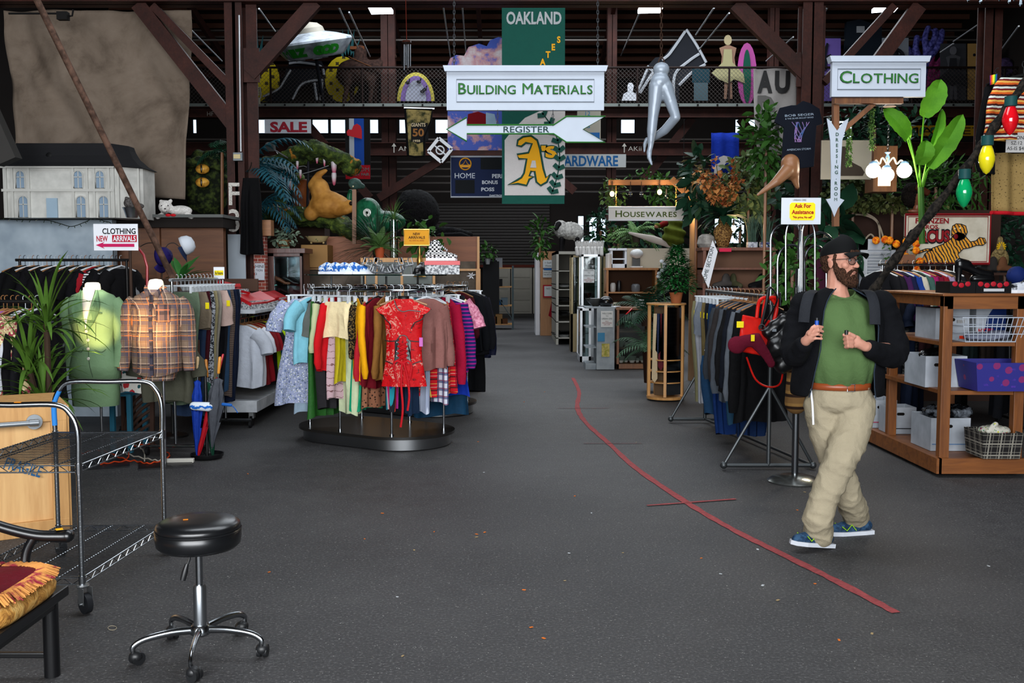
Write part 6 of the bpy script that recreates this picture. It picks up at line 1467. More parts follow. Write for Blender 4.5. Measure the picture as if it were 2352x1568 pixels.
t=thing('grey_cabinet','pale grey painted cabinet end with notices and a helmet on top','cabinet');gm_=speck('7E868C','959DA2',4,.35,.65,.5);A,B=at(1370,851,16),at(1412,708,16);MB().bx(A.x,B.x,16,16.6,0.01,B.z).build('cabinet_side',gm_,t,smooth=0)
MB().bx(A.x-.18,B.x+.02,16,16.6,B.z,B.z+.02).bx(A.x-.17,A.x,16.1,16.6,.0,.1).bx(A.x-.17,A.x,16.1,16.6,.35,.37).bx(A.x-.17,A.x,16.1,16.6,.68,.7).build('shelf',gm_,t,smooth=0)
poster('notice_poster','welcome notice with red heading on the grey cabinet',1380,714,1408,751,15.97,cardw,WLC(),None);poster('price_card','small blue card on the grey cabinet side',1373,764,1389,784,15.97,plain('3A7AA0',.5));poster('gold_packet','gold and green packet hanging on the grey cabinet side',1382,789,1400,819,15.97,speck('8A8A3A','B8A86A',20,.4,.6))
t=thing('black_helmet','round glossy black helmet on the grey cabinet','helmet');c=at(1392,702,16.25);MB().ell(c+V((0,0,.06)),(.12,.13,.10)).build('shell',plain('0E0E10',.2),t)
t=thing('serving_tray','oval white tray under the black helmet','tray');MB().lathe([(.0,.0),(.18,.0),(.22,.02),(.18,.012),(0,.01)],at(1396,706,16.3)+V((0,0,.0)),20,True,1,.7).build('tray',whi,t)
t=thing('glass_bowl','dark wide glass bowl beside the black helmet','bowl');MB().lathe([(.05,0),(.14,.08),(.17,.13),(.16,.13),(.04,.02)],at(1368,703,16.4),18).build('bowl',plain('3A3A38',.2),t)
# china cabinet and bookcase
def wood_case(lab,x0,y0,x1,y1,Y,dep,m,shelves,cols=1,name='bookcase',back='3A2416'):
 t=thing(name,lab,'bookcase');A,B=at(x0,y1,Y),at(x1,y0,Y);z0=max(A.z,0.01);b=MB().bx(A.x,A.x+.04,Y,Y+dep,z0,B.z).bx(B.x-.04,B.x,Y,Y+dep,z0,B.z).bx(A.x-.02,B.x+.02,Y-.01,Y+dep,B.z-.04,B.z).bx(A.x,B.x,Y,Y+dep,z0,z0+.08)
 b.build('case',m,t,smooth=0,bevel=.003);MB().bx(A.x,B.x,Y+dep-.02,Y+dep,z0,B.z).build('back_panel',plain(back,.7),t,smooth=0)
 for q in shelves:z=z0+(B.z-z0)*q;MB().bx(A.x,B.x,Y+.01,Y+dep,z-.025,z).build('shelf',m,t,smooth=0)
 return t,A,B
t,A,B=wood_case('dark oak china cabinet with dishes behind glass beside the grey cabinet',1416,706,1512,850,16.1,.5,WD,(.35,.62),name='china_cabinet');MB().bx(A.x+.04,B.x-.04,16.09,16.1,.15,B.z-.1).build('glass_door',glass('CFD8D4',.03,.3),t,smooth=0)
t=thing('red_ribbon','red ribbon tied over the china cabinet top','ribbon');MB().beam(at(1438,722,16.0),at(1452,708,16.05),.03,.01).build('ribbon',plain('B81420',.4),t,smooth=0)
for i in range(12):
 x=1426+(i % 6)*13;z=.04+(.0,.0)[0]+(.36 if i>=6 else .09);c=V((at(x,800,16.25).x,16.25+.05*(i % 2),z));z_=[.10,.36][i // 6]
 tt=thing('china_cup' if i % 2 else 'china_bowl','%s white %s on the %s shelf of the china cabinet' % (('small','stacked','plain','footed','tall','round')[i % 6],'cup' if i % 2 else 'bowl',('lower','upper')[i // 6]),'crockery','crockery in the china cabinet');s=.045 if i % 2 else .07
 MB().lathe([(s*.5,0),(s,s*.9),(s*1.05,s*1.5),(s*.9,s*1.5),(s*.4,.01)],(c.x,c.y,z_),14).build('body',plain('B9B6AE',.3),tt)
t,A,B=wood_case('honey brown bookcase with gadgets and beads behind the palm',1392,615,1510,760,17.6,.4,wood('8A5426','AE7438',.7,.5,'z'),(.33,.62));zb_=B.z
for i,(x,y,nm,lab,col,r,h) in enumerate(((1408,655,'white_mug','white tumbler on the honey brown bookcase','B8B4B0',.05,.16),(1422,655,'black_bottle','black bottle on the honey brown bookcase','141214',.04,.2),(1460,655,'kettle','grey kettle on the honey brown bookcase','6A6C70',.08,.14),(1412,700,'toaster','cream toaster on the honey brown bookcase','A8A08A',.1,.14),(1470,700,'mixer','white stand mixer on the lower bookcase shelf','B8B8B8',.09,.2))):
 c=at(x,y,17.7);zz=[q for q in (A.z if A.z>0 else .01,)][0];c.z=(zz if zz>0 else 0)+(B.z-zz)*(.62 if y<680 else .33);t=thing(nm,lab,'kitchenware','kitchenware on the brown bookcase');MB().lathe([(r*.8,0),(r,h*.2),(r,h*.8),(r*.7,h),(0,h)],c,16).build('body',plain(col,.35),t)
t=thing('espresso_machine','white retro espresso machine on the honey brown bookcase','coffee machine');c=at(1463,614,17.75);c.z=zb_;MB().bx(c.x-.10,c.x+.10,17.7,17.95,zb_,zb_+.03).build('base',plain('D0D0D0',.3),t,bevel=.01,smooth=0);MB().bx(c.x-.07,c.x+.07,17.85,17.95,zb_,zb_+.25).build('column',plain('1A1A1C',.3),t,smooth=0);MB().cap([V((c.x,17.72,zb_+.25)),V((c.x,17.95,zb_+.25))],.085,14,flat=1.25).build('head',plain('D8D8D8',.3),t)
tag(MB().lathe([(.055,0),(.055,.25),(0,.26)],V((at(1402,0,17.8).x,17.8,zb_)),18).build('white_canister',plain('C4BEB8',.35)),'white cylindrical canister on the honey brown bookcase','canister')
peg=NT('pegboard',.7);v=peg.vor(peg.co(1),42,rand=0);peg.col(peg.mix(peg.math('LESS_THAN',v,.2),'B4A894','3A342C'));tag(boxpx(MB(),1440,570,1590,616,18.1,.03).build('pegboard',peg.m,smooth=0),'cream pegboard panel behind the white espresso machine','panel')
t,A,B=wood_case('small white open shelf beside the pegboard',1402,570,1440,616,18.3,.3,whi,(.5,),name='white_shelf')
# tie display
def tie_case():
 t=thing('tie_display','octagonal pale wood tie display with mirror panel and round base','display');Y=12.1;c=V((at(1538,0,Y+.22).x,Y+.22,0));zt=at(0,697,Y).z;m=OAK
 MB().lathe([(0,.02),(.23,.02),(.235,.05),(0,.05)],c,28).lathe([(0,zt-.02),(.245,zt-.02),(.245,zt),(0,zt)],c,28).build('top_and_base',m,t,ang=40)
 fr=MB();a0=R(-100)
 pts=[c+V((.215*cos(a0+R(72)*i),.215*sin(a0+R(72)*i),0)) for i in range(5)]
 for i,p in enumerate(pts):fr.cb(p+V((0,0,(zt+.05)/2)),(.035,.035,zt-.06),a0+R(72)*i)
 fr.build('frame_post',m,t,smooth=0);a,b=pts[0],pts[1];MB().add([a+V((0,0,.08)),b+V((0,0,.08)),b+V((0,0,zt-.05)),a+V((0,0,zt-.05)),a+V((.0,.01,.08)),b+V((0,.01,.08)),b+V((0,.01,zt-.05)),a+V((0,.01,zt-.05))],[(0,1,2,3),(7,6,5,4),(0,4,5,1),(2,6,7,3)]).build('mirror',plain('9AA2AA',.06,1.0,'mirror'),t,smooth=0)
 sh=MB();[sh.lathe([(0,z),(.2,z),(.2,z+.012),(0,z+.012)],c,20) for z in (.22,.36,.5)];sh.build('shelf',m,t)
 MB().cb(c+V((.0,.08,zt/2)),(.25,.02,zt-.1)).build('back_panel',plain('5E4A36',.7),t,smooth=0)
 for i,(x,col,L) in enumerate(((1505,'B8A484',.85),(1513,'1A2440',.5),(1519,'5A1420',.7),(1524,'2A2C34',.6))):
  p=at(x,720,Y+.08);tag(MB().prism([(-.02,0),(.02,0),(.035,-L+.05),(0,-L),(-.035,-L+.05)],p,EX,EZ,.012).build('necktie',cloth(col,.5),fix=True),'%s necktie hanging in the wooden tie display' % ('cream','navy','dark red','charcoal')[i],'tie','neckties in the display')
tie_case()
t=thing('potted_conifer','dense green artificial conifer in a clay pot on the tie display','plant');Y=12.3;c=at(1553,690,Y);zt=at(0,697,12.1).z;pot(t,V((c.x,Y,zt+.13)),.085,.13,plain('A05E3A',.7,0,'terracotta'));mb=MB()
for i in range(1100):
 q=rnd.random();z=zt+.14+.56*q;r=.27*(1-q)**.7*(.5+.5*rnd.random());a=rnd.uniform(0,2*pi);leaf(mb,(c.x+r*cos(a),Y+r*sin(a),z),V((cos(a),sin(a),.3+rnd.uniform(-.5,.7))),.08,.028,curl=.4)
mb.build('foliage',leafm('0E3416','1F6A2E'),t)
t=thing('orchid_stem','white artificial orchid beside the conifer','flower');mb=MB();[mb.ell(at(1520+8*sin(i),600+i*7,12.6),(.028,.012,.024),n=8,m=5) for i in range(9)];mb.build('petals',plain('C9CCD2',.6),t);MB().tube([at(1518,600,12.6),at(1522,660,12.6),at(1530,700,12.6)],.006,5).build('stem',GRN[1],t)
fern('palm_plant','dark palm with arching fronds behind the tie display',at(1485,715,13.6),16,.62,.20,GRN[3],(5,75),.09,.2,plain('3A2A22',.7),1.5,.012);fern('palm_plant','lower palm with arching fronds in a dark urn beside the china cabinet',at(1492,800,13.3),15,.55,.16,leafm('24442E','4E7252'),(0,75),.10,.46,plain('2A1A14',.6),1.6,.012)
# gallows frame, sign and bulbs
t=thing('timber_frame','rough timber gallows frame holding the housewares sign and bulbs','frame');Y=14.5;tw=wood('6A4426','9A6A3E',.8,.7,'x','rough_timber')
MB().beam(at(1397,419,Y),at(1600,419,Y),.07,.08,(0,-1,0)).build('crossbeam',tw,t,smooth=0);MB().beam(at(1594,400,Y),(at(1594,400,Y).x,Y,0),.09,.09).build('post',wood('7A5A3E','A07E58',.8,.7,'z','grey_timber'),t,smooth=0);MB().beam(at(1542,411,Y-.06),at(1593,458,Y-.06),.09,.06,(0,-1,0)).build('brace',tw,t,smooth=0)
t,c,k=sign('housewares_sign','white hanging sign reading HOUSEWARES under a timber frame',1398,476,1570,505,14.3,plain('D8D4D0',.5),.03);letter_on(t,c,k,'HOUSEWARES',0,0,140,15,plain('4A5A24',.6),bold=.02,small=True);w_,h_=86*k,14.5*k
MB().tube([c+V((x,-.006,z)) for x,z in ((-w_,-h_),(w_,-h_),(w_,h_),(-w_,h_))],.013,6,closed=True).build('moulding',whi,t);ch=MB();[chain(ch,at(x,424,14.35),at(x,476,14.3),.012,.003) for x in (1415,1553)];ch.build('chain',g,t)
for i,(x,y,on) in enumerate(((1406,445,1),(1448,446,0),(1473,446,0),(1515,441,1),(1531,452,0),(1572,472,1),(1602,489,1),(1685,524,1))):
 t=thing('light_bulb','%s light bulb %s' % ('glowing' if on else 'unlit',('below the end of the timber beam','large and clear under the timber beam','small under the middle of the timber beam','above the housewares sign','small candle shaped above the sign','at the corner of the housewares sign','beside the timber post','beside the wicker vase')[i]),'light bulb','bulbs around the timber frame');c=at(x,y,14.4 if i<7 else 13.0)
 MB().ell(c,(.032,.032,.038)).build('bulb',glow('FFC878',26) if on else glass('D8DCDC',.05,1),t);MB().tube([c+V((0,0,.035)),c+V((0,0,.11))],.013,8).build('socket',plain('141414',.5),t)
 MB().tube([c+V((0,0,.11)),c+V((0,0,.18 if i<5 else .3))],.004,5).build('cord',plain('141414',.5),t)
 if on:point('bulb_glow',c+V((0,-.08,0)),5,(1,.72,.4),.03)
# standing greenery behind housewares
for i,(x,y,Y,r,n,L,w,gi,lab) in enumerate(((1240,545,20.5,(.26,.2,.42),130,.16,.06,1,'tall leafy bamboo plant on the white shelf beside the ram'),(1380,530,19.3,(.30,.3,.45),230,.13,.07,3,'dark leafy tree behind the plaster hands'),(1420,560,18.8,(.34,.3,.30),200,.12,.05,2,'grey green bush beside the hanging fern'),(1500,545,18.9,(.7,.3,.55),320,.16,.07,3,'dark green shrubbery behind the housewares sign'),(1408,445,14.9,(.22,.2,.24),170,.07,.05,2,'trailing plant hanging from the end of the timber beam'),(1525,440,15.2,(.32,.25,.22),180,.10,.05,1,'leafy plant perched along the timber beam'),(1480,405,15.6,(.3,.2,.1),60,.10,.04,1,'sparse green sprigs on top of the timber beam'))):
 t=thing('leafy_plant',lab,'plant');c=at(x,y,Y);bush(c,r,n,L,w,20+i).build('foliage',GRN[gi],t)
 if i in (0,1,2,3):MB().tube([V((c.x,Y,1.9 if i==0 else 0)),c],.025,6).build('stem',WD,t)
fern('hanging_fern','bushy pale green fern drooping over the pegboard',at(1462,540,17.2),34,.50,.10,leafm('2E5A2E','7A9A5E'),(-5,70),.08,.12,plain('4A4238',.7),1.7)
t=thing('draped_figure','seated figure draped in an olive green blanket among the plants','figure');remesh(MB().ell(at(1548,540,16.6),(.19,.16,.20)).ell(at(1550,520,16.6),(.13,.13,.14)).cap([at(1525,512,16.5),at(1510,518,16.3)],[.06,.04]),'blanket',cloth('5E6A22',.9,.5),t,.02,4,lambda p:.02*sin(p.z*40+p.x*9));MB().cap([at(1528,512,16.35),at(1512,519,16.3)],[.05,.035]).build('red_sleeve',cloth('7A1A18'),t);MB().ell(at(1508,520,16.28),(.04,.03,.03)).build('hand',plain('B07A62',.6),t)
t=thing('surf_board','long tapering white board leaning across the plants','board');MB().cap([at(1446,535,16.9),at(1500,549,16.7),at(1548,565,16.6)],[.02,.06,.05],12,flat=.3,up=(0,0,1)).build('board',plain('B8AEA6',.5),t)

# ================================================================ right side
# pipe rack with trousers and jackets
t=thing('pipe_rack','galvanised pipe rack with triangular feet holding trousers and jackets','clothing rack');gp=plain('4E5254',.45,.8,'galvanised_pipe');XR,Y0,Y1,ZR=2.07,7.95,10.45,1.395
MB().tube([(XR,Y0-.03,ZR),(XR-.03,Y1,ZR)],.017,10).build('rail',gp,t)
for y,x in ((Y0,XR),(Y1,XR-.03)):
 f=MB().tube([(x,y,.04),(x,y,ZR)],.017,10).tube([(x-.36,y,.04),(x+.36,y,.04)],.017,10).tube([(x-.36,y,.04),(x,y,.68)],.013,8).tube([(x+.36,y,.04),(x,y,.68)],.013,8);[f.ell((x+k,y,.04),.03,n=10,m=8) for k in (-.36,.36)];f.build('end_frame',gp,t)
MB().tube([(XR+.36,Y0,.04),(XR-.03,Y1,.04)],.014,8).build('ground_bar',gp,t)
RT=[('khaki trousers at the far end of the pipe rack','7E7A5A','pants'),('pale grey trousers on the pipe rack','A2A4AC','pants'),('grey linen shorts on the pipe rack','6E747E','shorts'),('olive brown chinos on the pipe rack','6A5C3A','pants'),('black trousers with yellow tag on the pipe rack','16181E','pants'),('dark blue jeans folded on the pipe rack','16304E','pants'),('navy jeans beside the charcoal jackets','14243E','pants'),('charcoal jacket with grey sleeves first on the rack','34383E','jacket'),('brown charcoal suit jacket on the pipe rack','2E2A2A','jacket'),('slate grey tweed jacket on the pipe rack','4A5058','jacket'),('black suit jacket on the pipe rack','121214','jacket'),('dark navy blazer on the pipe rack','12161F','jacket'),('light grey wool coat on the pipe rack','5E646C','jacket'),('long black coat beside the rack end post','0A0A0C','jacket')]
for i,(lb,c,sh) in enumerate(RT):
 garment({'pants':'trousers'}.get(sh,sh),lb,'jacket' if sh=='jacket' else 'trousers',sh,cloth(c,.85,.35),(XR-.02,Y1-.12-i*.168,ZR+.017),pi+R(14+(i>6)*6),1.05+(.12 if i in (9,12) else .22 if i==13 else 0),1.1 if sh!='jacket' else .98,'c' if sh!='jacket' else 'w','clothes on the pipe rack',th=.035,tagc=i in (1,3,4,5))
for i,(x,y,c,L) in enumerate(((XR-.08,9.5,'1E3E5E',.62),(XR-.06,9.15,'122E62',.74),(XR-.02,8.75,'24465E',.60),(XR,8.5,'10264A',.66))):
 garment('jeans',('faded blue jeans cuffs hanging below the jackets','bright blue jeans hanging lowest on the pipe rack','mid blue jeans hanging under the grey coat','dark blue jeans beside the triangular pipe foot')[i],'trousers','pants',cloth(c,.85,.35),(x,y,.92),pi+R(20),L,1.15,'c','jeans on the lower rail')
# chrome bag stand
def bag_stand():
 c=V((2.13,7.5,0));c.x=at(1825,1105,7.5).x;t=thing('bag_stand','tall chrome stand with looped arms holding handbags','stand');ch=chrome('7C8084',.22)
 MB().lathe([(0,.0),(.20,.0),(.205,.012),(.17,.035),(.10,.055),(.04,.062),(0,.062)],c,36).build('round_base',plain('A8AAA6',.22,.95,'polished_steel'),t);MB().tube([c+V((0,0,.06)),c+V((0,0,1.62))],.026,16).build('pole',ch,t)
 P=lambda x,y,d=0:at(x,y,7.5+d)
 for i,(x0,x1,yt,yb,d) in enumerate(((1770,1845,512,700,-.05),(1805,1838,506,690,-.1),(1842,1872,506,690,-.1),(1786,1848,562,690,.05),(1846,1918,533,690,.05),(1848,1898,563,690,.12))):
  mb=MB();w=(x1-x0)/2;m=(x0+x1)/2;pts=[P(x0,yb,d)]+[P(m-w*cos(a),yt+40-40*sin(a),d) for a in [pi*j/10 for j in range(11)]]+[P(x1,yb,d)];mb.tube(pts,.0085,8).build('arm',ch,t)
 MB().tube([P(1846,682,0),P(1846,700,0)],.055,14).build('collar',ch,t)
 for x,y in ((1792,672),(1828,655)):MB().tube([P(x,y+30,-.08),P(x,y,-.1)],.008,6).build('peg',ch,t)
bag_stand()
t,c,k=sign('hanging_sign','tilted laminated ask for assistance sign above the chrome stand',1794,454,1886,515,7.35,plain('C9CED6',.3));t.rotation_euler=(0,0,0)
MB().prism([(-26,-14),(-22,-20),(28,-20),(32,-14),(32,16),(28,20),(-22,20),(-26,16)],c+V((0,-.003,-.003)),EX*k,EZ*k,.003).build('yellow_panel',plain('F2DC1A',.5),t,smooth=0)
for s,dy,w,h in (('Ask For',-12,38,9),('Assistance',2,50,9),('"No price, No sell"',14,44,5)):letter_on(t,c,k,s,3,dy,w,h,plain('A8161E',.6),bold=.03,lift=.009)
letter_on(t,c,k,'URBAN ORE',-4,-25,30,4,ink);MB().tube([c+V((0,.01,-.09)),c+V((0,.06,-.35))],.008,6).build('stem',chrome(),t)
# bags and cap
def red_bag():
 t=thing('red_handbag','bright red leather handbag with yellow tag hanging on the chrome stand','handbag');P=lambda x,y,d=0:at(x,y,7.25+d);m=speck('A8100C','C81E14',8,.35,.65,.35,bump=.2)
 b=MB().add([P(1705,722,-.03),P(1782,738,-.03),P(1775,822,-.09),P(1693,806,-.09),P(1705,722,.03),P(1782,738,.03),P(1775,822,.08),P(1693,806,.08)],[(0,1,2,3),(7,6,5,4),(0,4,5,1),(1,5,6,2),(2,6,7,3),(3,7,4,0)]);remesh(b,'bag_body',m,t,.012,4)
 for dx in (0,14):MB().tube(smooth_pts([P(1738+dx,730,-.05),P(1745+dx,690,-.03),P(1768+dx,684,0),P(1784,705,0),P(1778,735,0)],5),.013,8).build('handle',m,t)
 MB().tube(smooth_pts([P(1715,820),P(1735,870,-.05),P(1765,888,-.05),P(1793,878,0),P(1800,820,.05)],6),.007,6).build('strap',m,t);MB().cb(P(1700,745,-.1),(.05,.004,.045)).build('price_tag',TAGM,t,smooth=0)
red_bag()
t=thing('black_handbag','soft black leather handbag with buckles hanging beside the red one','handbag');P=lambda x,y,d=0:at(x,y,7.2+d);lea=plain('0A0B0D',.32,0,'black_leather',.5)
remesh(MB().cap([P(1765,762),P(1800,735)],.05).cap([P(1780,800),P(1815,770)],.085).cap([P(1800,835),P(1822,810)],.075).ell(P(1812,780),(.09,.07,.13)),'bag_body',lea,t,.012,4,lambda p:.004*sin(p.z*45+p.x*55))
MB().tube(smooth_pts([P(1748,755,-.08),P(1760,700,-.03),P(1768,660,0),P(1785,690,0),P(1752,750,-.05)],5),.012,8,flat=.4).build('strap',lea,t);MB().tube(smooth_pts([P(1800,740,-.02),P(1825,700,0),P(1828,660,0)],5),.012,8).build('strap',lea,t);MB().tube([P(1750+7*cos(a),752+7*sin(a),-.1) for a in [i*pi/8 for i in range(16)]],.004,6,closed=True).build('ring',chrome(),t);MB().cb(P(1778,758,-.1),(.03,.01,.02),.0).build('buckle',chrome(),t,smooth=0)
t=thing('maroon_visor','maroon felt cap with a yellow tag hanging in front of the handbags','cap');mf=cloth('5E1226',.9);a=MB().ell(P(1693,792,-.14),(.07,.03,.065)).cap([P(1700,785,-.14),P(1735,780,-.14),P(1760,815,-.14),P(1772,836,-.14)],[.045,.06,.035,.03],flat=.5,up=(0,0,1));remesh(a,'crown',mf,t,.01,3);MB().cb(P(1729,776,-.21),(.025,.004,.045)).build('price_tag',TAGM,t,smooth=0)
t=thing('woven_bag','brown woven straw bag hanging low on the chrome stand','handbag');remesh(MB().cap([P(1828,830,.15),P(1828,925,.15)],[.06,.085]),'bag_body',stripes(['7A5A34','7A5A34','2A1A12','94703E'],.09,2),t,.012,3)
# brown bookshelf with vase, flowers and grass pots
t,A,B=wood_case('brown bookshelf with shoes on its shelf behind the pipe rack',1612,568,1782,800,12.6,.4,wood('4E2A1A','7A4630',.7,.5,'z'),(.36,.60,.80),back='7A5A48');ZB=B.z;z6=A.z+(B.z-A.z)*.6
boxpx(MB(),1652,570,1680,578,12.57,.01).build('pink_label',plain('D8284E',.6),t,smooth=0)
for i,x in enumerate((1658,1690,1740)):c=at(x,650,12.75);shoe('ankle_boot',('grey ankle boot on the brown bookshelf','olive canvas boot in the middle of the brown bookshelf','black flat shoe at the end of the brown bookshelf')[i],(c.x,c.y,z6),R(-160+90*(i==1)),plain(('4A4644','4A4A34','0E0E10')[i],.7,0,'suede'),bk,.26,.15,'shoes on the brown bookshelf',None,'hi')
t=thing('diamond_banner','narrow white diamond shaped banner lettered vertically beside the bookshelf','banner');o=at(1626,608,12.3);k=12.3/FOC;MB().prism([(10,56),(22,30),(2,-54),(-14,-20)],o,EX*k,EZ*k,.006).build('board',whi,t,smooth=0,fix=True);text('HOME SECTION',0,0,9*k,o+V((0,-.004,0)),(EX*.22+EZ*.975).normalized(),(EZ*.22-EX*.975).normalized(),w=84*k,bold=.01).build('lettering',ink,t,smooth=0)
t=thing('wicker_vase','brown wicker vase holding tall dried orange flowers','vase');c=at(1660,565,12.75);c.z=ZB;MB().lathe([(.05,0),(.075,.03),(.11,.14),(.12,.20),(.10,.26),(.05,.31),(.045,.37),(.06,.39),(.05,.38)],c,24).build('vase',speck('4A2E18','A07A46',55,.42,.6,.7,bump=1),t);mb,lf,st=MB(),MB(),MB()
for i in range(16):
 d=V((rnd.uniform(-.55,.55),rnd.uniform(-.3,.3),1)).normalized();L=rnd.uniform(.45,.85);a=c+V((0,0,.36));st.tube([a,a+d*L],.004,4)
 for j in range(13):q=a+d*L*(.35+.65*j/13)+V((rnd.uniform(-.05,.05),rnd.uniform(-.05,.02),0));leaf(mb,q,rdir(-40,50),.065,.06,curl=.6);leaf(mb,q,rdir(-40,50),.055,.05,curl=.5)
mb.build('blossom',speck('8A3A20','C98A4E',6,.35,.62,.8),t);st.build('stem',leafm('3A4A2A','5A6A3A'),t);[leaf(lf,c+V((0,0,.4)),rdir(-10,60),.30,.10,curl=.5) for _ in range(26)];lf.build('foliage',GRN[3],t)
t=thing('stone_vase','rough grey stone vase beside the wicker vase','vase');c2=at(1622,565,12.8);c2.z=ZB;MB().lathe([(.09,0),(.12,.05),(.10,.14),(.06,.17),(.07,.175)],c2,20).build('vase',speck('7A7672','A09C96',10,.4,.6),t)
for i,x in enumerate((1727,1757)):
 t=thing('grass_pot',('green grass stalks in a white patterned pot','tall blue green grass in a white patterned pot beside the purple door')[i],'plant','grass pots on the bookshelf');c2=at(x,566,12.75);c2.z=ZB;MB().bx(c2.x-.06,c2.x+.06,c2.y-.05,c2.y+.05,ZB,ZB+.07).build('pot',speck('2A3A6A' if i else '8A8E9A','C9CCD4',30,.45,.55),t,smooth=0);mb=MB();[blade(mb,c2+V((rnd.uniform(-.05,.05),rnd.uniform(-.03,.03),.06)),rdir(72,88),rnd.uniform(.28,.42),.011,.7,5) for _ in range(60)];mb.build('grass',leafm('2E4630','5A7468'),t)
# walls of foliage
for i,(x,y,Y,r,n,L,w,gi,lab) in enumerate(((1600,420,13.6,(.20,.3,.42),130,.20,.10,3,'broad dark leaved plant beside the dried orange flowers'),(1720,430,13.4,(.42,.3,.42),420,.13,.075,leafm('2E4A24','7A8A5A'),'pale variegated leafy plant behind the bent legs'),(1760,330,11.9,(.30,.3,.42),260,.13,.065,1,'glossy leafed tree beside the black t-shirt'),(1700,520,13.8,(.6,.3,.30),300,.10,.04,3,'dark shrubbery above the brown bookshelf'),(1850,440,12.7,(.40,.3,.48),320,.14,.08,3,'dark leafy mass behind the red pillar'),
 (1960,445,11.9,(.42,.25,.22),420,.075,.06,leafm('243A1E','6A7446'),'variegated ivy spilling below the boot picture'),(2050,470,11.7,(.7,.2,.08),380,.06,.045,leafm('243A1E','6A6A3A'),'ivy garland along the brown partition top'),(2150,430,12.4,(.85,.3,.36),700,.13,.03,1,'feathery green shrubbery behind the green bulb'),(1820,620,9.6,(.28,.3,.34),260,.10,.055,1,'green leafy plant behind the chrome stand loops'),(1925,540,11.3,(.24,.15,.30),40,.36,.20,3,'large dark taro leaves against the brown partition'),(2310,560,12.6,(.4,.3,.4),280,.12,.05,3,'dark leafy plant behind the straw heart plaque'),(2010,290,12.6,(.9,.3,.22),420,.12,.05,3,'dark foliage hanging below the clothing sign'))):
 t=thing('leafy_plant',lab,'plant','plants along the back partitions');c=at(x,y,Y);bush(c,r,n,L,w,50+i).build('foliage',GRN[gi] if isinstance(gi,int) else gi,t);MB().tube([V((c.x,Y,.4)),c],.02,5).build('stem',WD,t)
for i,(x,ya,yb_) in enumerate(((1950,280,380),(2002,222,342))):
 t=thing('hanging_vine',('trailing string of pearls vine over the boot picture','trailing green vine hanging from the clothing sign post')[i],'plant');mb=MB();[leaf(mb,at(x+rnd.uniform(-6,6),rnd.uniform(ya,yb_),9.9),rdir(-80,0),.03,.018) for _ in range(240)];mb.build('vine',leafm('2A4420','5A7A3A'),t)
# brown partition, doors
bp=plain('3E2C26',.8,0,'brown_partition');struct(boxpx(MB(),1886,482,2300,1000,12.2,.1).build('partition_wall',bp,smooth=0));struct(boxpx(MB(),1868,552,1905,1000,11.6,.06).build('door_5',plain('4E1C34',.5,0,'purple_door'),smooth=0))
t=thing('louvred_shutter','white louvred shutter door panel standing behind the man','shutter');A,B=at(1972,760,11.2),at(2058,549,11.2);fr=MB().bx(A.x,B.x,11.23,11.27,A.z,B.z);fr.bx(A.x,A.x+.08,11.2,11.26,A.z,B.z).bx(B.x-.05,B.x,11.2,11.26,A.z,B.z).bx(A.x,B.x,11.2,11.26,B.z-.12,B.z);fr.build('frame',plain('B4BAC4',.5),t,smooth=0);sl=MB();z=A.z+.02
while z<B.z-.14:sl.beam((A.x+.08,11.215,z),(B.x-.05,11.215,z),.03,.012,(0,-.6,1));z+=.034
sl.build('slat',plain('B4BAC4',.5),t,smooth=0)
t=thing('white_hose','cream hose looping over the brown partition','hose');[MB().tube(smooth_pts([at(x,y,12.0) for x,y in q],6),.011,6).build('hose',plain('B8A894',.6),t) for q in ([(1885,560),(1910,520),(1960,493),(2010,505),(2030,550),(2036,600)],[(1985,552),(2000,538),(2012,552)],[(1890,485),(1910,492),(1908,515),(1885,528),(1900,545),(1925,532)],[(1990,490),(2016,510),(2022,560)])]
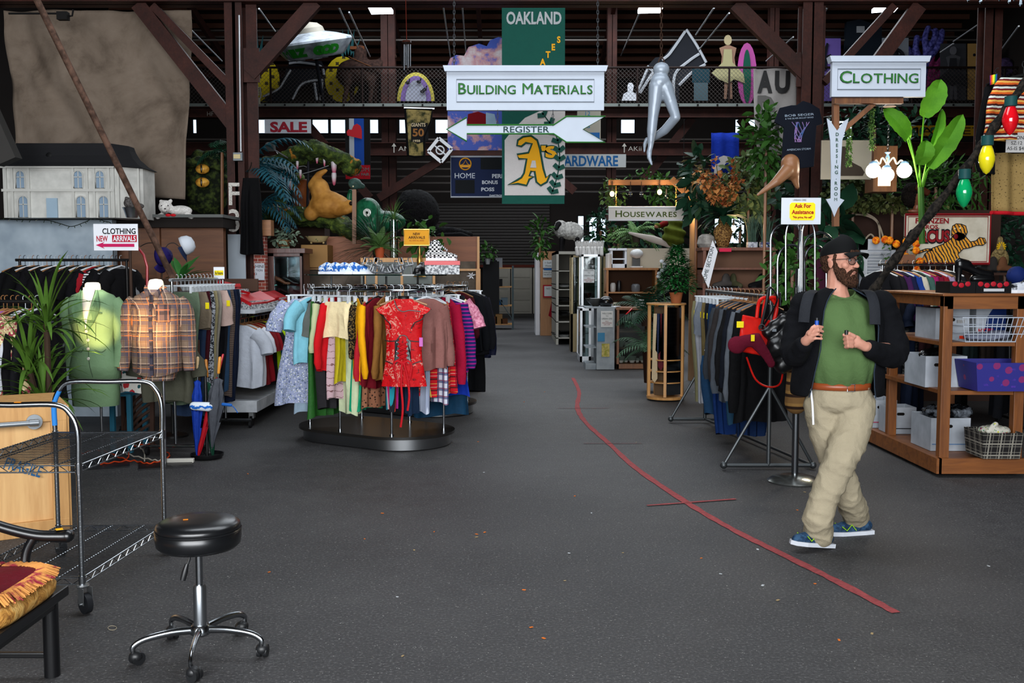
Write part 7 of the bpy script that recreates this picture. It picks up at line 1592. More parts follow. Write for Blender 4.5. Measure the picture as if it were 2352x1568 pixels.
# circus sign
def circus():
 Y=11.3;t,c,k=sign('circus_sign','red framed white circus sign with a leaping striped tiger',2077,492,2275,606,Y,speck('B8B09E','CFC9BA',5,.3,.6,.7),.04);R_=plain('8E1F26',.6,0,'sign_red');ol=plain('15161C',.6)
 fr=MB();w_,h_=97*k,56*k;q=lambda a,b:[c+V((x,-.008,z)) for x,z in ((-a,-b),(a,-b),(a,b),(-a,b))];fr.tube(q(w_,h_),.016,4,closed=True);fr.build('frame',R_,t,smooth=0);MB().tube(q(w_-6*k,h_-5*k),.005,4,closed=True).build('border',R_,t,smooth=0)
 for s,dx,dy,w,h,b in (('FRANZEN',-37,-42,76,12,.03),('BROS.',-40,-28,40,9,.03),('CIRCUS',-43,-7,94,25,.04)):
  if s=='CIRCUS':letter_on(t,c,k,s,dx,dy,w+4,h+3,ol,bold=.085,lift=.010)
  letter_on(t,c,k,s,dx,dy,w,h,R_,bold=b,lift=.014)
 S=NT('tiger_stripe',.7);co=S.co((1,1,1),(0,.5,0));wv=S.n.new('ShaderNodeTexWave');S.l.new(co,wv.inputs[0]);wv.inputs['Scale'].default_value=9;wv.inputs['Distortion'].default_value=5;n=S.noise(co,4,2);S.col(S.mix(S.math('GREATER_THAN',wv.outputs[1],.66),S.mix(n,'C96A12','E8B02A'),'1A120E'))
 bd=[(-60,-54),(-52,-34),(-34,-20),(-12,-12),(6,0),(14,10),(22,16),(36,12),(44,2),(52,-6),(64,-4),(72,4),(84,2),(88,-8),(80,-14),(66,-14),(50,-20),(36,-22),(24,-34),(30,-46),(34,-54)]
 tail=[(-66,-28),(-50,-22),(-36,-22),(-34,-26),(-50,-27),(-66,-33)];hd=[(8,20),(10,30),(18,35),(30,34),(40,30),(44,16),(38,2),(26,-4),(16,0),(8,8)]
 for nm,pts in (('tiger_body',bd),('tiger_tail',tail),('tiger_head',hd)):
  o=c+V((0,-.012,0));MB().prism(pts,o,EX*k,EZ*k,.004).build(nm,S.m,t,smooth=0,fix=True);MB().tube([o+V((x*k,-.002,z*k)) for x,z in pts],.0045,4,closed=True).build('outline',ol,t)
 fm=MB();[fm.ell(c+V((x*k,-.018,z*k)),(rr*k,.003,rr*k),n=10,m=5) for x,z,rr in ((15,24,2),(27,25,2))];fm.build('tiger_eye',plain('E8E0C0',.5),t);MB().ell(c+V((18*k,-.018,6*k)),(5*k,.003,6*k),n=12,m=5).build('tiger_mouth',plain('7A1218',.5),t)
circus()
t=thing('marigold_garland','orange marigold garland draped beside the circus sign','garland');mb=MB();[mb.ell(at(x+rnd.uniform(-5,5),y,11.1),(.045,.03,.045),n=8,m=6) for x,y in [(2015,552),(2030,550),(2048,552),(2062,560),(2072,575),(2080,555),(2066,600),(2080,590),(2105,575),(2112,600),(2110,620),(2090,550),(2100,560)]];mb.build('flower_head',speck('B83A0E','F09A1E',30,.4,.6),t)
mb=MB();[leaf(mb,at(2060+rnd.uniform(-30,50),565+rnd.uniform(-15,45),11.12),rdir(),.07,.03) for _ in range(70)];mb.build('leaves',GRN[1],t)
# rail of clothes at the back right
zrack('low chrome rail crowded with shirts below the circus sign',(at(2018,605,10.3).x,10.3,0),(at(2200,605,10.3).x,10.3,0),Z_(608,10.3));cc=['101116','16161C','3A1A4A','12183A','1A3A8A','B8B4A8','3A5A54','8E1A5A','6A0E2A','7A1220','9A86A8','6A5A50','14151A']
for i,c_ in enumerate(cc):x=at(2024+i*12.5,605,10.3).x;garment('blouse','%s blouse on the low rail under the circus sign' % ('black','charcoal black','purple','midnight blue','royal blue','cream','sage green','magenta','crimson','dark red','lilac','taupe','jet black')[i],'shirt','long',cloth(c_),(x,10.3,Z_(608,10.3)+.014),pi/2+R(32),.8,1,'pwb'[i % 3],'blouses under the circus sign')
t=thing('cardboard_box','small brown cardboard box on the low rail under the circus sign','box');boxpx(MB(),2064,584,2103,604,10.35,.2).build('box',plain('6A4A3A',.8),t,smooth=0)
st=stripes(['16171C','16171C','16171C','B9B8B0'],.045,2)
for i,(x,y,z,m,lb) in enumerate(((3.86,8.55,1.36,speck('101114','5E5E5C',60,.48,.55,aniso=(.3,.3,2)),'black and white knitted cardigan hanging behind the man'),(4.05,8.9,1.34,st,'black and white striped sweater behind the wooden shelf'),(4.2,9.3,1.30,plaid('2A2C30',[('5A5C60',.06,.3,0,.7)]),'dark plaid shirt hanging behind the wooden shelf'))):garment('cardigan' if i<2 else 'shirt',lb,'sweater','long',m,(x,y+1.55,z),R(15),1.1,1,'p','clothes behind the wooden shelf')
# wooden shelf of boxes
def wshelf():
 t=thing('wooden_shelf','sturdy orange brown wooden shelf unit loaded with storage boxes','shelf');m=wood('5A3012','8E5422',.7,.45,'z','pine');mx=wood('5A3012','8E5422',.7,.45,'x','pine');x0,x1,y0,y1=3.34,3.98,7.70,9.0;H=1.43
 MB().bx(x0-.03,x1+.06,y0-.05,y1,H-.02,H).build('top_board',mx,t,smooth=0,bevel=.004);MB().bx(x0+.03,x1,y0,y0+.03,H-.12,H-.02).bx(x0,x0+.03,y0,y1,H-.10,H-.02).build('apron',mx,t,smooth=0)
 for x,y in ((x0,y0),(x1-.07,y0),(x0+.05,y1-.10),(x1-.07,y1-.1)):MB().bx(x,x+.075,y,y+.07,.05,H-.02).build('post',m,t,smooth=0,bevel=.003)
 for z in (.67,1.05):MB().bx(x0+.02,x1-.01,y0+.02,y1-.02,z-.03,z).build('shelf_board',mx,t,smooth=0)
 MB().bx(x0-.02,x1+.05,y0-.05,y0-.01,.03,.15).bx(x0-.04,x0,y0-.05,9.95,.03,.15).bx(x0-.02,x1+.02,y0-.03,9.95,.10,.125).build('base_platform',mx,t,smooth=0)
 return x0,x1,y0,H
SX0,SX1,SY0,SH_=wshelf()
card_w=speck('9AA0A8','B4BAC2',4,.35,.65,.7)
def bin_box(lab,x0,x1,y0,y1,z0,z1,m,extra=None,lid=False,name='storage_box',taper=0.0):
 t=thing(name,lab,'box','boxes on the wooden shelf');a=taper;b=MB().add([(x0+a,y0+a,z0),(x1-a,y0+a,z0),(x1-a,y1-a,z0),(x0+a,y1-a,z0),(x0,y0,z1),(x1,y0,z1),(x1,y1,z1),(x0,y1,z1)],[(0,3,2,1),(0,1,5,4),(1,2,6,5),(2,3,7,6),(3,0,4,7)]+([(4,5,6,7)] if lid else []));b.build('box',m,t,smooth=0,solid=.006,fix=False);return t
def hole(t,x,y,z):MB().cap([(x-.022,y,z),(x+.022,y,z)],.013,10,flat=.2,up=(0,0,1)).build('hand_hole',plain('14110E',.8),t)
t=bin_box('white banker box with blue note and barcode on the upper shelf',3.43,3.70,8.05,8.45,1.05,1.30,card_w,lid=True);hole(t,3.55,8.045,1.21);MB().cb((3.50,8.044,1.13),(.07,.003,.07)).build('blue_note',plain('5AB0C8',.6),t,smooth=0);MB().cb((3.63,8.044,1.195),(.06,.003,.025)).build('barcode',stripes(['101010','C8C8C8'],.006,0),t,smooth=0);MB().cb((3.65,8.044,1.065),(.055,.003,.03)).build('red_sticker',plain('E8381A',.5),t,smooth=0)
t=bin_box('white and blue box lettered ACCESS behind the wire basket',3.78,4.02,8.1,8.5,1.05,1.31,card_w,lid=True);MB().prism([(.06,.02),(.24,.02),(.24,.26),(.14,.26),(.09,.18)],(3.78,8.094,1.05),EX,EZ,.004).build('blue_panel',plain('142C66',.6),t,smooth=0,fix=True);text('ACCESS',0,0,.032,V((3.85,8.09,1.12)),EX,EZ,w=.13,bold=.03).build('lettering',plain('B8202A',.6),t,smooth=0)
t=thing('wire_basket','white wire basket holding folded clothes on the upper shelf','basket');mb=MB();bz=1.055;q=lambda z,s:[V((3.47+s,7.66+s,z)),V((4.02-s,7.66+s,z)),V((4.02-s,7.98,z)),V((3.47+s,7.98,z))]
for z,s in ((bz,.05),(bz+.06,.04),(bz+.12,.02),(bz+.19,0)):mb.tube(q(z,s),.004,5,closed=True)
for i in range(15):u=i/14;mb.tube([V((3.47+.55*u,7.66,bz+.19)),V((3.52+.45*u,7.71,bz)),V((3.52+.45*u,7.97,bz))],.003,5)
mb.build('wire',plain('B8C0CC',.4),t)
t=thing('folded_clothes','pale folded clothes inside the white wire basket','clothes');remesh(MB().ell((3.72,7.84,1.085),(.16,.09,.03)).ell((3.84,7.85,1.10),(.09,.08,.035)),'cloth',cloth('8E94A8',.9,.5),t,.012,3,scales(.012,30))
t=bin_box('white cardboard banker box on the middle shelf',3.33,3.66,7.98,8.4,.67,.92,card_w);hole(t,3.43,7.974,.85);tag(remesh(MB().cap([(3.36,8.1,.925),(3.5,8.2,.94),(3.6,8.2,.93)],.035),'plastic_bag',plain('08090A',.25),None,.015,3,scales(.015,30)),'crumpled black plastic bag on the middle banker box','bag')
pu=NT('emoji_print',.6);co=pu.co();v=pu.vor(co,9.5,rand=.35);pu.col(pu.mix(pu.math('LESS_THAN',v,.27),'22207A','7A1C5E'));t=bin_box('purple and blue dotted storage bin on the middle shelf',3.56,4.06,7.6,7.98,.68,.90,pu.m,name='storage_bin',taper=.03)
for s,x,z in (('LOL',.09,.05),('OMG',.28,.17),(':-)',.17,.12),(':-D',.30,.09),('JK',.21,.05),('BRB',.3,.035),('LOL',.40,.06),(':-)',.42,.16)):text(s,0,0,.014,V((3.56+x,7.602+.03*(1-z/.22)-.002,.68+z)),EX,EZ,bold=.02).build('lettering',plain('5A3AA8',.6),t,smooth=0)
for lab,a,b,y,y2,h,sd in (('white banker box with red line at the far end of the base',3.36,3.62,9.3,9.65,.26,'A8284A'),('white banker box with black label grid beside the shelf post',3.42,3.66,8.95,9.2,.24,'2A2A2E'),('open white banker box full of wrapped items on the base',3.44,3.76,8.1,8.5,.27,'5A7AA0')):
 t=bin_box(lab,a,b,y,y2,.13,.13+h,card_w);hole(t,(a+b)/2-.02,y-.005,.13+h*.75);MB().cb(((a+b)/2,y-.005,.13+h*.2),(b-a-.02,.003,.008)).build('stripe',plain(sd,.6),t,smooth=0)
tag(remesh(MB().ell((3.6,8.3,.42),(.13,.15,.05)).ell((3.75,8.3,.43),(.1,.12,.05)),'wrapped_bundle',speck('0A0B0E','6A7078',12,.45,.6,.25),None,.015,2,scales(.03,22)),'shiny wrapped black bundle in the open banker box','bundle')
t=bin_box('cream fabric bin with black diamond pattern on the shelf base',3.62,3.93,7.58,7.9,.16,.36,plaid('1C1A1A',[('8A857A',.09,.12,.0,.9),('8A857A',.045,.1,.4,.6)]),name='fabric_bin',taper=.015)
t2=thing('folded_fabric','white printed fabric piled in the diamond patterned bin','fabric');remesh(MB().ell((3.78,7.74,.36),(.12,.11,.035)).cap([(3.70,7.66,.36),(3.76,7.68,.41)],.02),'cloth',floral('B4B0A4',('8E1A4A','A8A82A','2A6A4A'),22,.25),t2,.012,3,scales(.012,30))
# shoe boxes and shoes on top
for i,(a,b) in enumerate(((3.42,3.62),(3.62,3.90))):
 t=thing('shoe_box',('black shoe box with red hearts under the heel of the platform shoe','black shoe box with red hearts and white label')[i],'shoe box','heart shoe boxes');MB().bx(a,b-.003,7.78,8.05,SH_,SH_+.09).build('box',plain('101012',.5),t,smooth=0);h=MB();[h.ell((a+.035+.05*j,7.777,SH_+.072-.01*(j % 2)),(.022,.003,.02),n=10,m=5) for j in range(int((b-a)/.055))];h.build('heart_print',plain('A81C2A',.5),t)
 if i:MB().cb((3.76,7.777,SH_+.025),(.16,.003,.022)).build('size_label',plain('B8BCC0',.6),t,smooth=0)
t=thing('platform_shoe','black high heeled platform shoe on the heart shoe boxes','shoe',loc=(3.66,7.9,SH_+.09));blk=plain('0A0A0C',.25,0,'patent');remesh(MB().cap([(-.12,0,.13),(-.05,0,.11),(.04,0,.07),(.12,0,.055)],[.038,.036,.036,.034]).cap([(-.12,0,.15),(-.06,0,.135)],.036),'upper',blk,t,.008,3);MB().lathe([(.020,0),(.022,.05),(.032,.11)],(-.125,0,0),14).build('heel',blk,t);MB().cap([(.0,0,.02),(.06,0,.02),(.12,0,.022)],[.034,.04,.038],12,flat=1.1).build('platform_sole',blk,t);MB().cb((.02,-.03,.12),(.03,.012,.012)).build('buckle',chrome(),t,smooth=0)
shoe('white_sneaker','white and black canvas sneaker beside the heart shoe boxes',(4.0,7.85,SH_),R(185),speck('15161A','C0C4CC',14,.42,.5,.6),whi,.26,.07,key='s')
# boots, plaque and lace at the far right
t=thing('wall_shelf','narrow dark shelf of boots beside the circus sign','shelf');A,B=at(2262,632,11.4),at(2420,626,11.4);MB().bx(A.x,B.x,11.4,11.8,A.z,B.z).build('shelf',bp,t,smooth=0)
for i,x in enumerate((2262,2290,2312)):c=at(x,628,11.5);shoe('ankle_boot',('charcoal suede ankle boot beside the circus sign','grey suede ankle boot second on the dark shelf','tan suede ankle boot on the dark shelf')[i],(c.x,11.5,B.z),R(20),plain(('2E2C2C','3A3634','6A4630')[i],.9,0,'suede'),bk,.26,.15,'boots on the dark shelf',None,'hi')
t=thing('straw_plaque','straw teardrop plaque with yellow sunflower and brown heart','decoration');c=at(2296,596,11.75);MB().ell(c,(.11,.02,.14)).cap([c+V((0,0,.1)),c+V((0,0,.24))],[.05,.03]).build('straw',speck('6A5A3A','A08A5A',60,.4,.6),t);p=MB();cc2=c+V((0,-.03,.15));[p.cap([cc2,cc2+V((cos(a)*.05,0,sin(a)*.05))],.009,6) for a in [i*pi/6 for i in range(12)]];p.build('sunflower',plain('E8B81A',.6),t);MB().ell(c+V((0,-.03,-.04)),(.03,.01,.03)).build('heart',plain('3A201A',.6),t)
t=thing('baseball_cap','royal blue baseball cap at the edge beside the boots','cap');cap_hat(t,at(2340,638,9.5),plain('12245E',.7),plain('12245E',.7),Matrix.Rotation(R(200),4,'Z') @ Matrix.Rotation(R(50),4,'Y'))
t=thing('lace_curtain','tan lace fabric with red hem hanging at the edge','fabric');def_=lambda u,v:at(2277+150*u,350+135*v+6*u,8.2)+V((0,.02*sin(u*22),0));MB().grid(def_,40,12).build('lace',floral('8A7244',('4A3A1E','6A5630'),40,.22),t,solid=.004);MB().tube([def_(i/20,1.02) for i in range(21)],.016,8).build('red_hem',cloth('B01420'),t)
t,c,k=sign('price_sign','handwritten white price sign reading MISSONI AS IS $48',2310,304,2400,350,7.9,plain('B4B2B0',.7));[letter_on(t,c,k,s,dx,dy,None,8,plain('2A2A2C',.7)) for s,dx,dy in (('MISSONI',-22,-11),('SZ:12',-20,1),('AS-IS $48',-20,13))]
garment('crochet_vest','orange and white striped crochet vest hanging at the edge','vest','tank',stripes(['C8541A','D8A04A','6A1A1A','C4CCC4','3A1212'],.075,2,.9,.012),at(2352,150,7.95),R(8),.9,1.5,'b');garment('black_jacket','long black jacket hanging beside the crochet vest','jacket','long',blacks[0],at(2292,165,8.3),R(40),1.15,1,'b')
t=thing('pride_flag','small rainbow flag pinned above the black jacket','flag');MB().grid(lambda u,v:at(2274+16*u,173+22*v-3*u,8.0)+V((0,.004*sin(u*6),0)),7,4).build('flag',stripes(['B81A2A','E07A1E','E0D01E','1E8A3A','2A4AB0','6A2A8A'],.062,0,.7),t,solid=.002)
# giant bulbs on a dark branch
t=thing('bulb_branch','dark wrapped branch slanting across with giant coloured bulbs','branch');bpz=smooth_pts([at(2420,110,7.6),at(2340,210,7.6),at(2285,290,7.6),at(2230,370,7.6),at(2130,500,7.7),at(2060,590,7.8),at(1990,690,7.9)],6);MB().tube(bpz,[.034+.008*sin(i*1.7) for i in range(len(bpz))],10).build('branch',speck('0E0D0C','2A2520',30,.4,.6,.9,bump=1),t)
for x,y,c_,lab in ((2322,228,'D8101C','giant red translucent bulb at the top of the dark branch'),(2268,318,'E8D81A','giant yellow translucent bulb hanging on the dark branch'),(2216,395,'0A9A5A','giant green translucent bulb hanging on the dark branch')):
 t=thing('giant_bulb',lab,'bulb','giant bulbs on the dark branch');o=at(x,y,7.5);MB().lathe([(.040,.0),(.044,.0),(.044,-.07),(.034,-.075)],o+V((0,0,.02)),18).build('socket',plain('1A4646',.5),t);MB().lathe([(.030,0),(.042,-.03),(.056,-.08),(.058,-.11),(.045,-.16),(.022,-.20),(0,-.215)],o+V((.0,0,-.05)),20,False).build('bulb_glass',plain(c_,.08,0,'bulb',.8),t)
# dressing room arrow, clothing sign
def outline_poly(t,pts,c,k,fill,edge,th=.012,ew=.006,name='board'):
 MB().prism(pts,c,EX*k,EZ*k,th).build(name,fill,t,smooth=0,fix=True)
 if edge:MB().tube([c+V((x*k*.96,-.004,z*k*.985)) for x,z in pts],ew,4,closed=True).build('painted_border',edge,t)
wd=plain('B4BCC8',.5,0,'white_board');gs=plain('2E6A2E',.6,0,'green_paint')
t=thing('dressing_room_arrow','white downward arrow sign lettered DRESSING ROOM','sign');c=at(1921,384,8.9);k=8.9/FOC;outline_poly(t,[(-24,110),(-16,104),(0,82),(16,104),(26,110),(12,60),(10,0),(10,-70),(20,-74),(6,-92),(-2,-112),(-10,-92),(-22,-72),(-11,-70),(-12,0),(-15,60)],c,k,wd,None)
for i,ch_ in enumerate('DRESSING.ROOM'):text(ch_,0,(74-i*12.2)*k,7.5*k,c,EX,EZ,bold=.025).build('lettering',plain('2A4A3A',.6),t,smooth=0)
def panel_sign(name,lab,x0,y0,x1,y1,Y,words,w,h):
 t,c,k=sign(name,lab,x0,y0,x1,y1,Y,wd,.05);W_,H_=(x1-x0)/2,(y1-y0)/2;MB().prism([(-W_-5,H_),(-W_-1,H_-13),(W_+1,H_-13),(W_+5,H_)],c+V((0,-.03,0)),EX*k,EZ*k,.1).build('cornice',wd,t,smooth=0,fix=True)
 a,b=W_*.86,H_*.5;MB().tube([c+V((x*k,-.002,z*k-.02)) for x,z in ((-a,-b),(a,-b),(a,b),(-a,b))],.005,4,closed=True).build('routed_border',plain('7A828C',.6),t,smooth=0)
 letter_on(t,c,k,words,0,0,w+2,h+1.5,plain('15302A',.6),bold=.015,small=True,lift=.004);letter_on(t,c,k,words,0,0,w,h,gs,bold=.0,small=True,lift=.008);return t,c,k
t,c,k=panel_sign('clothing_sign','white cornice topped sign reading CLOTHING on timber posts',1910,131,2128,222,8.8,'CLOTHING',176,26);MB().beam(at(1915,232,8.9),at(2072,232,8.9),.05,.06,(0,-1,0)).beam(at(1919,225,9.0),at(1919,520,9.0),.05,.06,(0,-1,0)).beam(at(2010,235,8.95),at(1935,300,8.95),.04,.05,(0,-1,0)).build('timber_post',wood('5A3420','8A5A34',.8,.7,'z'),t,smooth=0)
# boot picture, chandelier, lantern, banana plant, head, t-shirt and legs
t,c,k=sign('boot_picture','large sepia picture of a laced boot behind the dressing room arrow',1885,322,2003,412,10.6,plain('8A8478',.6),.02);bo=plain('2E2620',.6);MB().prism([(-14,30),(6,30),(4,8),(14,-6),(34,-16),(42,-28),(38,-36),(-22,-36),(-24,-10)],c+V((0,-.004,0)),EX*k,EZ*k,.004).build('boot_image',bo,t,smooth=0,fix=True)
def chandelier():
 Y=10.0;t=thing('chandelier','small chandelier with glowing white globes and blue and cream scroll arms','chandelier');P=lambda x,y,d=0:at(x,y,Y+d);cr=plain('B8AC94',.4,.2);chain(MB(),P(2043,250),P(2039,350),.014,.004).build('chain',chrome(),t);MB().lathe([(.0,.03),(.03,.028),(.065,.0),(0,0)],P(2043,245),20).build('canopy',plain('A89A90',.4,.3),t);MB().lathe([(0,-.02),(.03,0),(.015,.04),(.022,.1),(.01,.13),(.03,.15),(0,.16)],P(2038,385),16).build('centre_column',plain('5A7A9A',.4),t)
 for i,(x,y,d) in enumerate(((2006,392,0),(2077,392,0),(2036,402,-.15))):
  MB().tube(smooth_pts([P(2038,378,0),P(2038+(x-2038)*.35,362,d*.4),P(2038+(x-2038)*.55,376,d*.6),P(2038+(x-2038)*.8,368,d*.8),P(x,374,d)],5),.009,6).build('scroll_arm',cr,t);o=P(x,y,d);MB().ell(o,.073).build('globe',glow('FFF2E0',4),t);MB().lathe([(.0,.07),(.045,.068),(.03,.09),(0,.1)],o,14).build('globe_cap',plain('5A7A9A',.4),t);point('globe_light',o+V((0,-.12,0)),14,(1,.86,.68),.07)
chandelier()
t=thing('lantern_box','brown wooden box lantern with lit panel below the chandelier','lantern');A,B=at(2005,440,10.7),at(2062,335,10.7);MB().bx(A.x,B.x,10.7,10.95,A.z,B.z).build('box',WD,t,smooth=0);MB().bx(A.x+.05,B.x-.07,10.69,10.7,A.z+.06,A.z+.2).build('lit_panel',glow('FFE8C0',2),t,smooth=0)
def banana():
 t=thing('banana_plant','artificial banana plant with large bright green leaves','plant');Y=9.7;P=lambda x,y,d=0:at(x,y,Y+d);m=leafm('2E6A12','6AA82A');lf,st=MB(),MB()
 for (bx_,by,x0,y0,x1,y1,w,d) in ((2110,430,2122,268,2162,182,.21,0),(2112,430,2088,315,2030,250,.18,-.1),(2112,430,2085,322,2052,255,.15,.1),(2118,430,2135,385,2212,262,.19,0),(2115,430,2112,378,2128,322,.17,-.15),(2120,430,2140,380,2175,325,.12,.1),(2116,430,2138,350,2165,250,.1,.15)):
  a,b=P(x0,y0,d),P(x1,y1,d-.05);st.tube([P(bx_,by,0),P((bx_+x0)/2,(by+y0)/2-10,d/2),a],.009,6);dd=(b-a);s=dd.normalized().cross(V((0,-1,.2))).normalized();vs=[];N=14
  for i in range(N+1):q=i/N;ww=w*sin(pi*min(1,.06+.94*q))**.5*(1+.05*sin(i*2.3))/2;p=a+dd*q+V((0,-.05*sin(q*pi),0));vs+=[p-s*ww+V((0,-.03*ww/w,0)),p+V((0,.02,0)),p+s*ww+V((0,-.03*ww/w,0))]
  lf.add(vs,[(3*i+j,3*i+j+1,3*i+j+4,3*i+j+3) for i in range(N) for j in (0,1)])
 lf.build('leaves',m,t);st.build('stem',m,t);MB().tube([P(2115,430),P(2118,560)],.03,8).build('trunk',GRN[1],t)
banana()
t=thing('mannequin_head','brown mannequin head with dark curly hair and a tilted brown cap','mannequin');P=lambda x,y,d=0:at(x,y,11.4+d);remesh(MB().ell(P(2109,455),(.065,.08,.095)).cap([P(2106,475),P(2104,492)],.04).ell(P(2111,457,-.08),(.012,.015,.02)).ell(P(2104,485),(.1,.06,.03)),'head',plain('7A4A34',.4),t,.008,3);remesh(MB().ell(P(2094,448,.04),(.11,.09,.14)).ell(P(2100,435,.02),(.12,.09,.07)),'hair',speck('0C0A0A','1E1815',60,.4,.6,.9,bump=1),t,.014,2,scales(.02,40));MB().cb(P(2118,437,-.06),(.17,.1,.07),Matrix.Rotation(.5,3,'Y')).build('cap',plain('4A2414',.7),t,bevel=.02,smooth=0)
t=thing('band_t_shirt','black concert t-shirt with white lettering hanging on the pillar','t-shirt');Y=9.6;c=at(1835,305,Y);k=Y/FOC;MB().prism([(-18,62),(-44,56),(-56,24),(-34,12),(-38,-78),(-30,-84),(36,-76),(40,16),(54,20),(46,54),(26,66),(8,72),(-6,62)],c,EX*k,EZ*k,.03).build('shirt',plain('0C101A',.85,0,'black_cotton',.1),t,smooth=0,fix=True,bevel=.006)
wl=plain('8A98A8',.7);text('BOB SEGER',0,40*k,5*k,c,EX,EZ,w=66*k,rot=.06,lift=.006).build('lettering',wl,t,smooth=0);text('& THE SILVER BULLET BAND',0,33*k,3.4*k,c,EX,EZ,w=64*k,rot=.06,lift=.006).build('lettering',wl,t,smooth=0);text('AMERICAN STORM',0,-37*k,4.5*k,c,EX,EZ,w=54*k,rot=.05,lift=.006).build('lettering',wl,t,smooth=0)
g2=MB();r2=random.Random(5);[g2.tube([c+V((k*(6*sin(j*.9+i)+(i-4)*(6-j)*.7),-.006,k*(24-9*j))) for j in range(6)],.0035,4) for i in range(9)];g2.build('lightning_print',speck('2A5A8A','8A6A9A',9,.4,.6),t)
t=thing('leg_display','bent tan display legs hanging below the black t-shirt','mannequin');P=lambda x,y,d=0:at(x,y,9.6+d);remesh(MB().cap([P(1815,375),P(1815,392)],.09).cap([P(1808,392,-.05),P(1782,418,-.12),P(1768,428,-.12),P(1757,436,-.12),P(1740,448,-.14)],[.065,.045,.03,.026,.014]).cap([P(1822,392),P(1828,420),P(1832,430)],[.06,.03,.02]),'legs',plain('8A5E3E',.45),t,.01,4)

# dark clothes seen through and beyond the wooden shelf
zrack('dark rail of coats standing behind the wooden shelf',(3.75,10.25,0),(5.2,10.25,0),1.42,col=plain('1C1B1B',.4,.6))
for i,(c_,nm) in enumerate((('0B0C10','black'),('1A1C24','midnight'),('101A2E','navy'),('2A1216','wine'),('16181A','charcoal'),('0A0A0C','jet'),('1E2A2A','dark teal'),('241C18','dark brown'),('0E0F14','ink'))):
 garment('coat','%s coat on the dark rail behind the wooden shelf' % nm,'coat',('jacket','long','dress')[i % 3],cloth(c_),(3.85+i*.15,10.25,1.434),pi/2+R(-34),1.25,1,'wpb'[i % 3],'coats behind the wooden shelf',th=.05)
for i,(c_,lb) in enumerate((('0C0D12','long black coat at the picture edge beyond the wooden shelf'),('14323A','dark teal jacket at the picture edge beyond the wooden shelf'))):garment('coat',lb,'coat','jacket',cloth(c_),(4.32+.1*i,7.95+.4*i,1.35),R(60),1.3,1,'b','coats beyond the wooden shelf',th=.05)
t=thing('flood_lamp','small grey flood lamp fixed under the dark beam above the crocodile','lamp');P=lambda x,y,d=0:at(x,y,12.9+d);MB().cb(P(621,337),(.11,.12,.10),Matrix.Rotation(.3,3,'X')).build('housing',plain('3A3C3C',.5),t,bevel=.008,smooth=0);MB().tube([P(632,345),P(660,362,.4)],.01,6).build('bracket',plain('6A6C70',.5),t)
t=thing('dome_lamp','round glowing lamp shade above the timber frame','lamp');c=at(1570,408,15.6);MB().lathe([(.10,.0),(.085,.035),(.03,.055),(0,.06)],c,20,False).build('shade',plain('8A8E90',.4),t);MB().lathe([(.0,0),(.095,.0),(.09,.01)],c,20).build('diffuser',glow('EAF6E0',4),t);MB().tube([c+V((0,0,.05)),c+V((0,0,.9))],.005,5).build('cord',plain('141414',.5),t)

# ================================================================ hanging signs and banners
def bd(a):return [(x,-y) for x,y in a]
def pcard(t,pts,Y,mat,th=.03,name='board'):
 c=at(pts[0][0],pts[0][1],Y);P=[at(x,y,Y)-c for x,y in pts];return MB().prism([(p.x,p.z) for p in P],c,EX,EZ,th).build(name,mat,t,smooth=0,fix=True)
def circ(cx,cy,rx,ry,n=20,a0=0,a1=2*pi):return [(cx+rx*cos(a0+(a1-a0)*i/n),cy+ry*sin(a0+(a1-a0)*i/n)) for i in range(n+(a1-a0<6))]
t,c,k=panel_sign('building_materials_sign','long white cornice topped sign reading BUILDING MATERIALS on chains',1026,153,1388,253,9.2,'BUILDING MATERIALS',302,24)
ch=MB();[chain(ch,at(x,-60,9.25),at(x,153,9.2),.014,.0035) for x in (1043,1373)];ch.build('chain',plain('6A6C70',.4,.8),t)
t=thing('register_arrow_sign','white arrow sign reading REGISTER with green border','sign');Y=9.15;c=at(1208,297,Y);k=Y/FOC;ol_=[(-180,0),(-134,27),(-134,10),(63,10),(92,29),(180,29),(130,0),(180,-29),(92,-29),(63,-10),(-134,-10),(-134,-27)]
outline_poly(t,ol_,c,k,wd,None);MB().tube([c+V((x*k,-.003,z*k)) for x,z in ol_],.007,4,closed=True).build('painted_border',gs,t);letter_on(t,c,k,'REGISTER',1,0,104,14,plain('1E3A38',.6),bold=.01);ch=MB();[chain(ch,at(x,253,Y),at(x,288,Y),.012,.003) for x in (1143,1270)];ch.build('chain',plain('6A6C70',.4,.8),t)
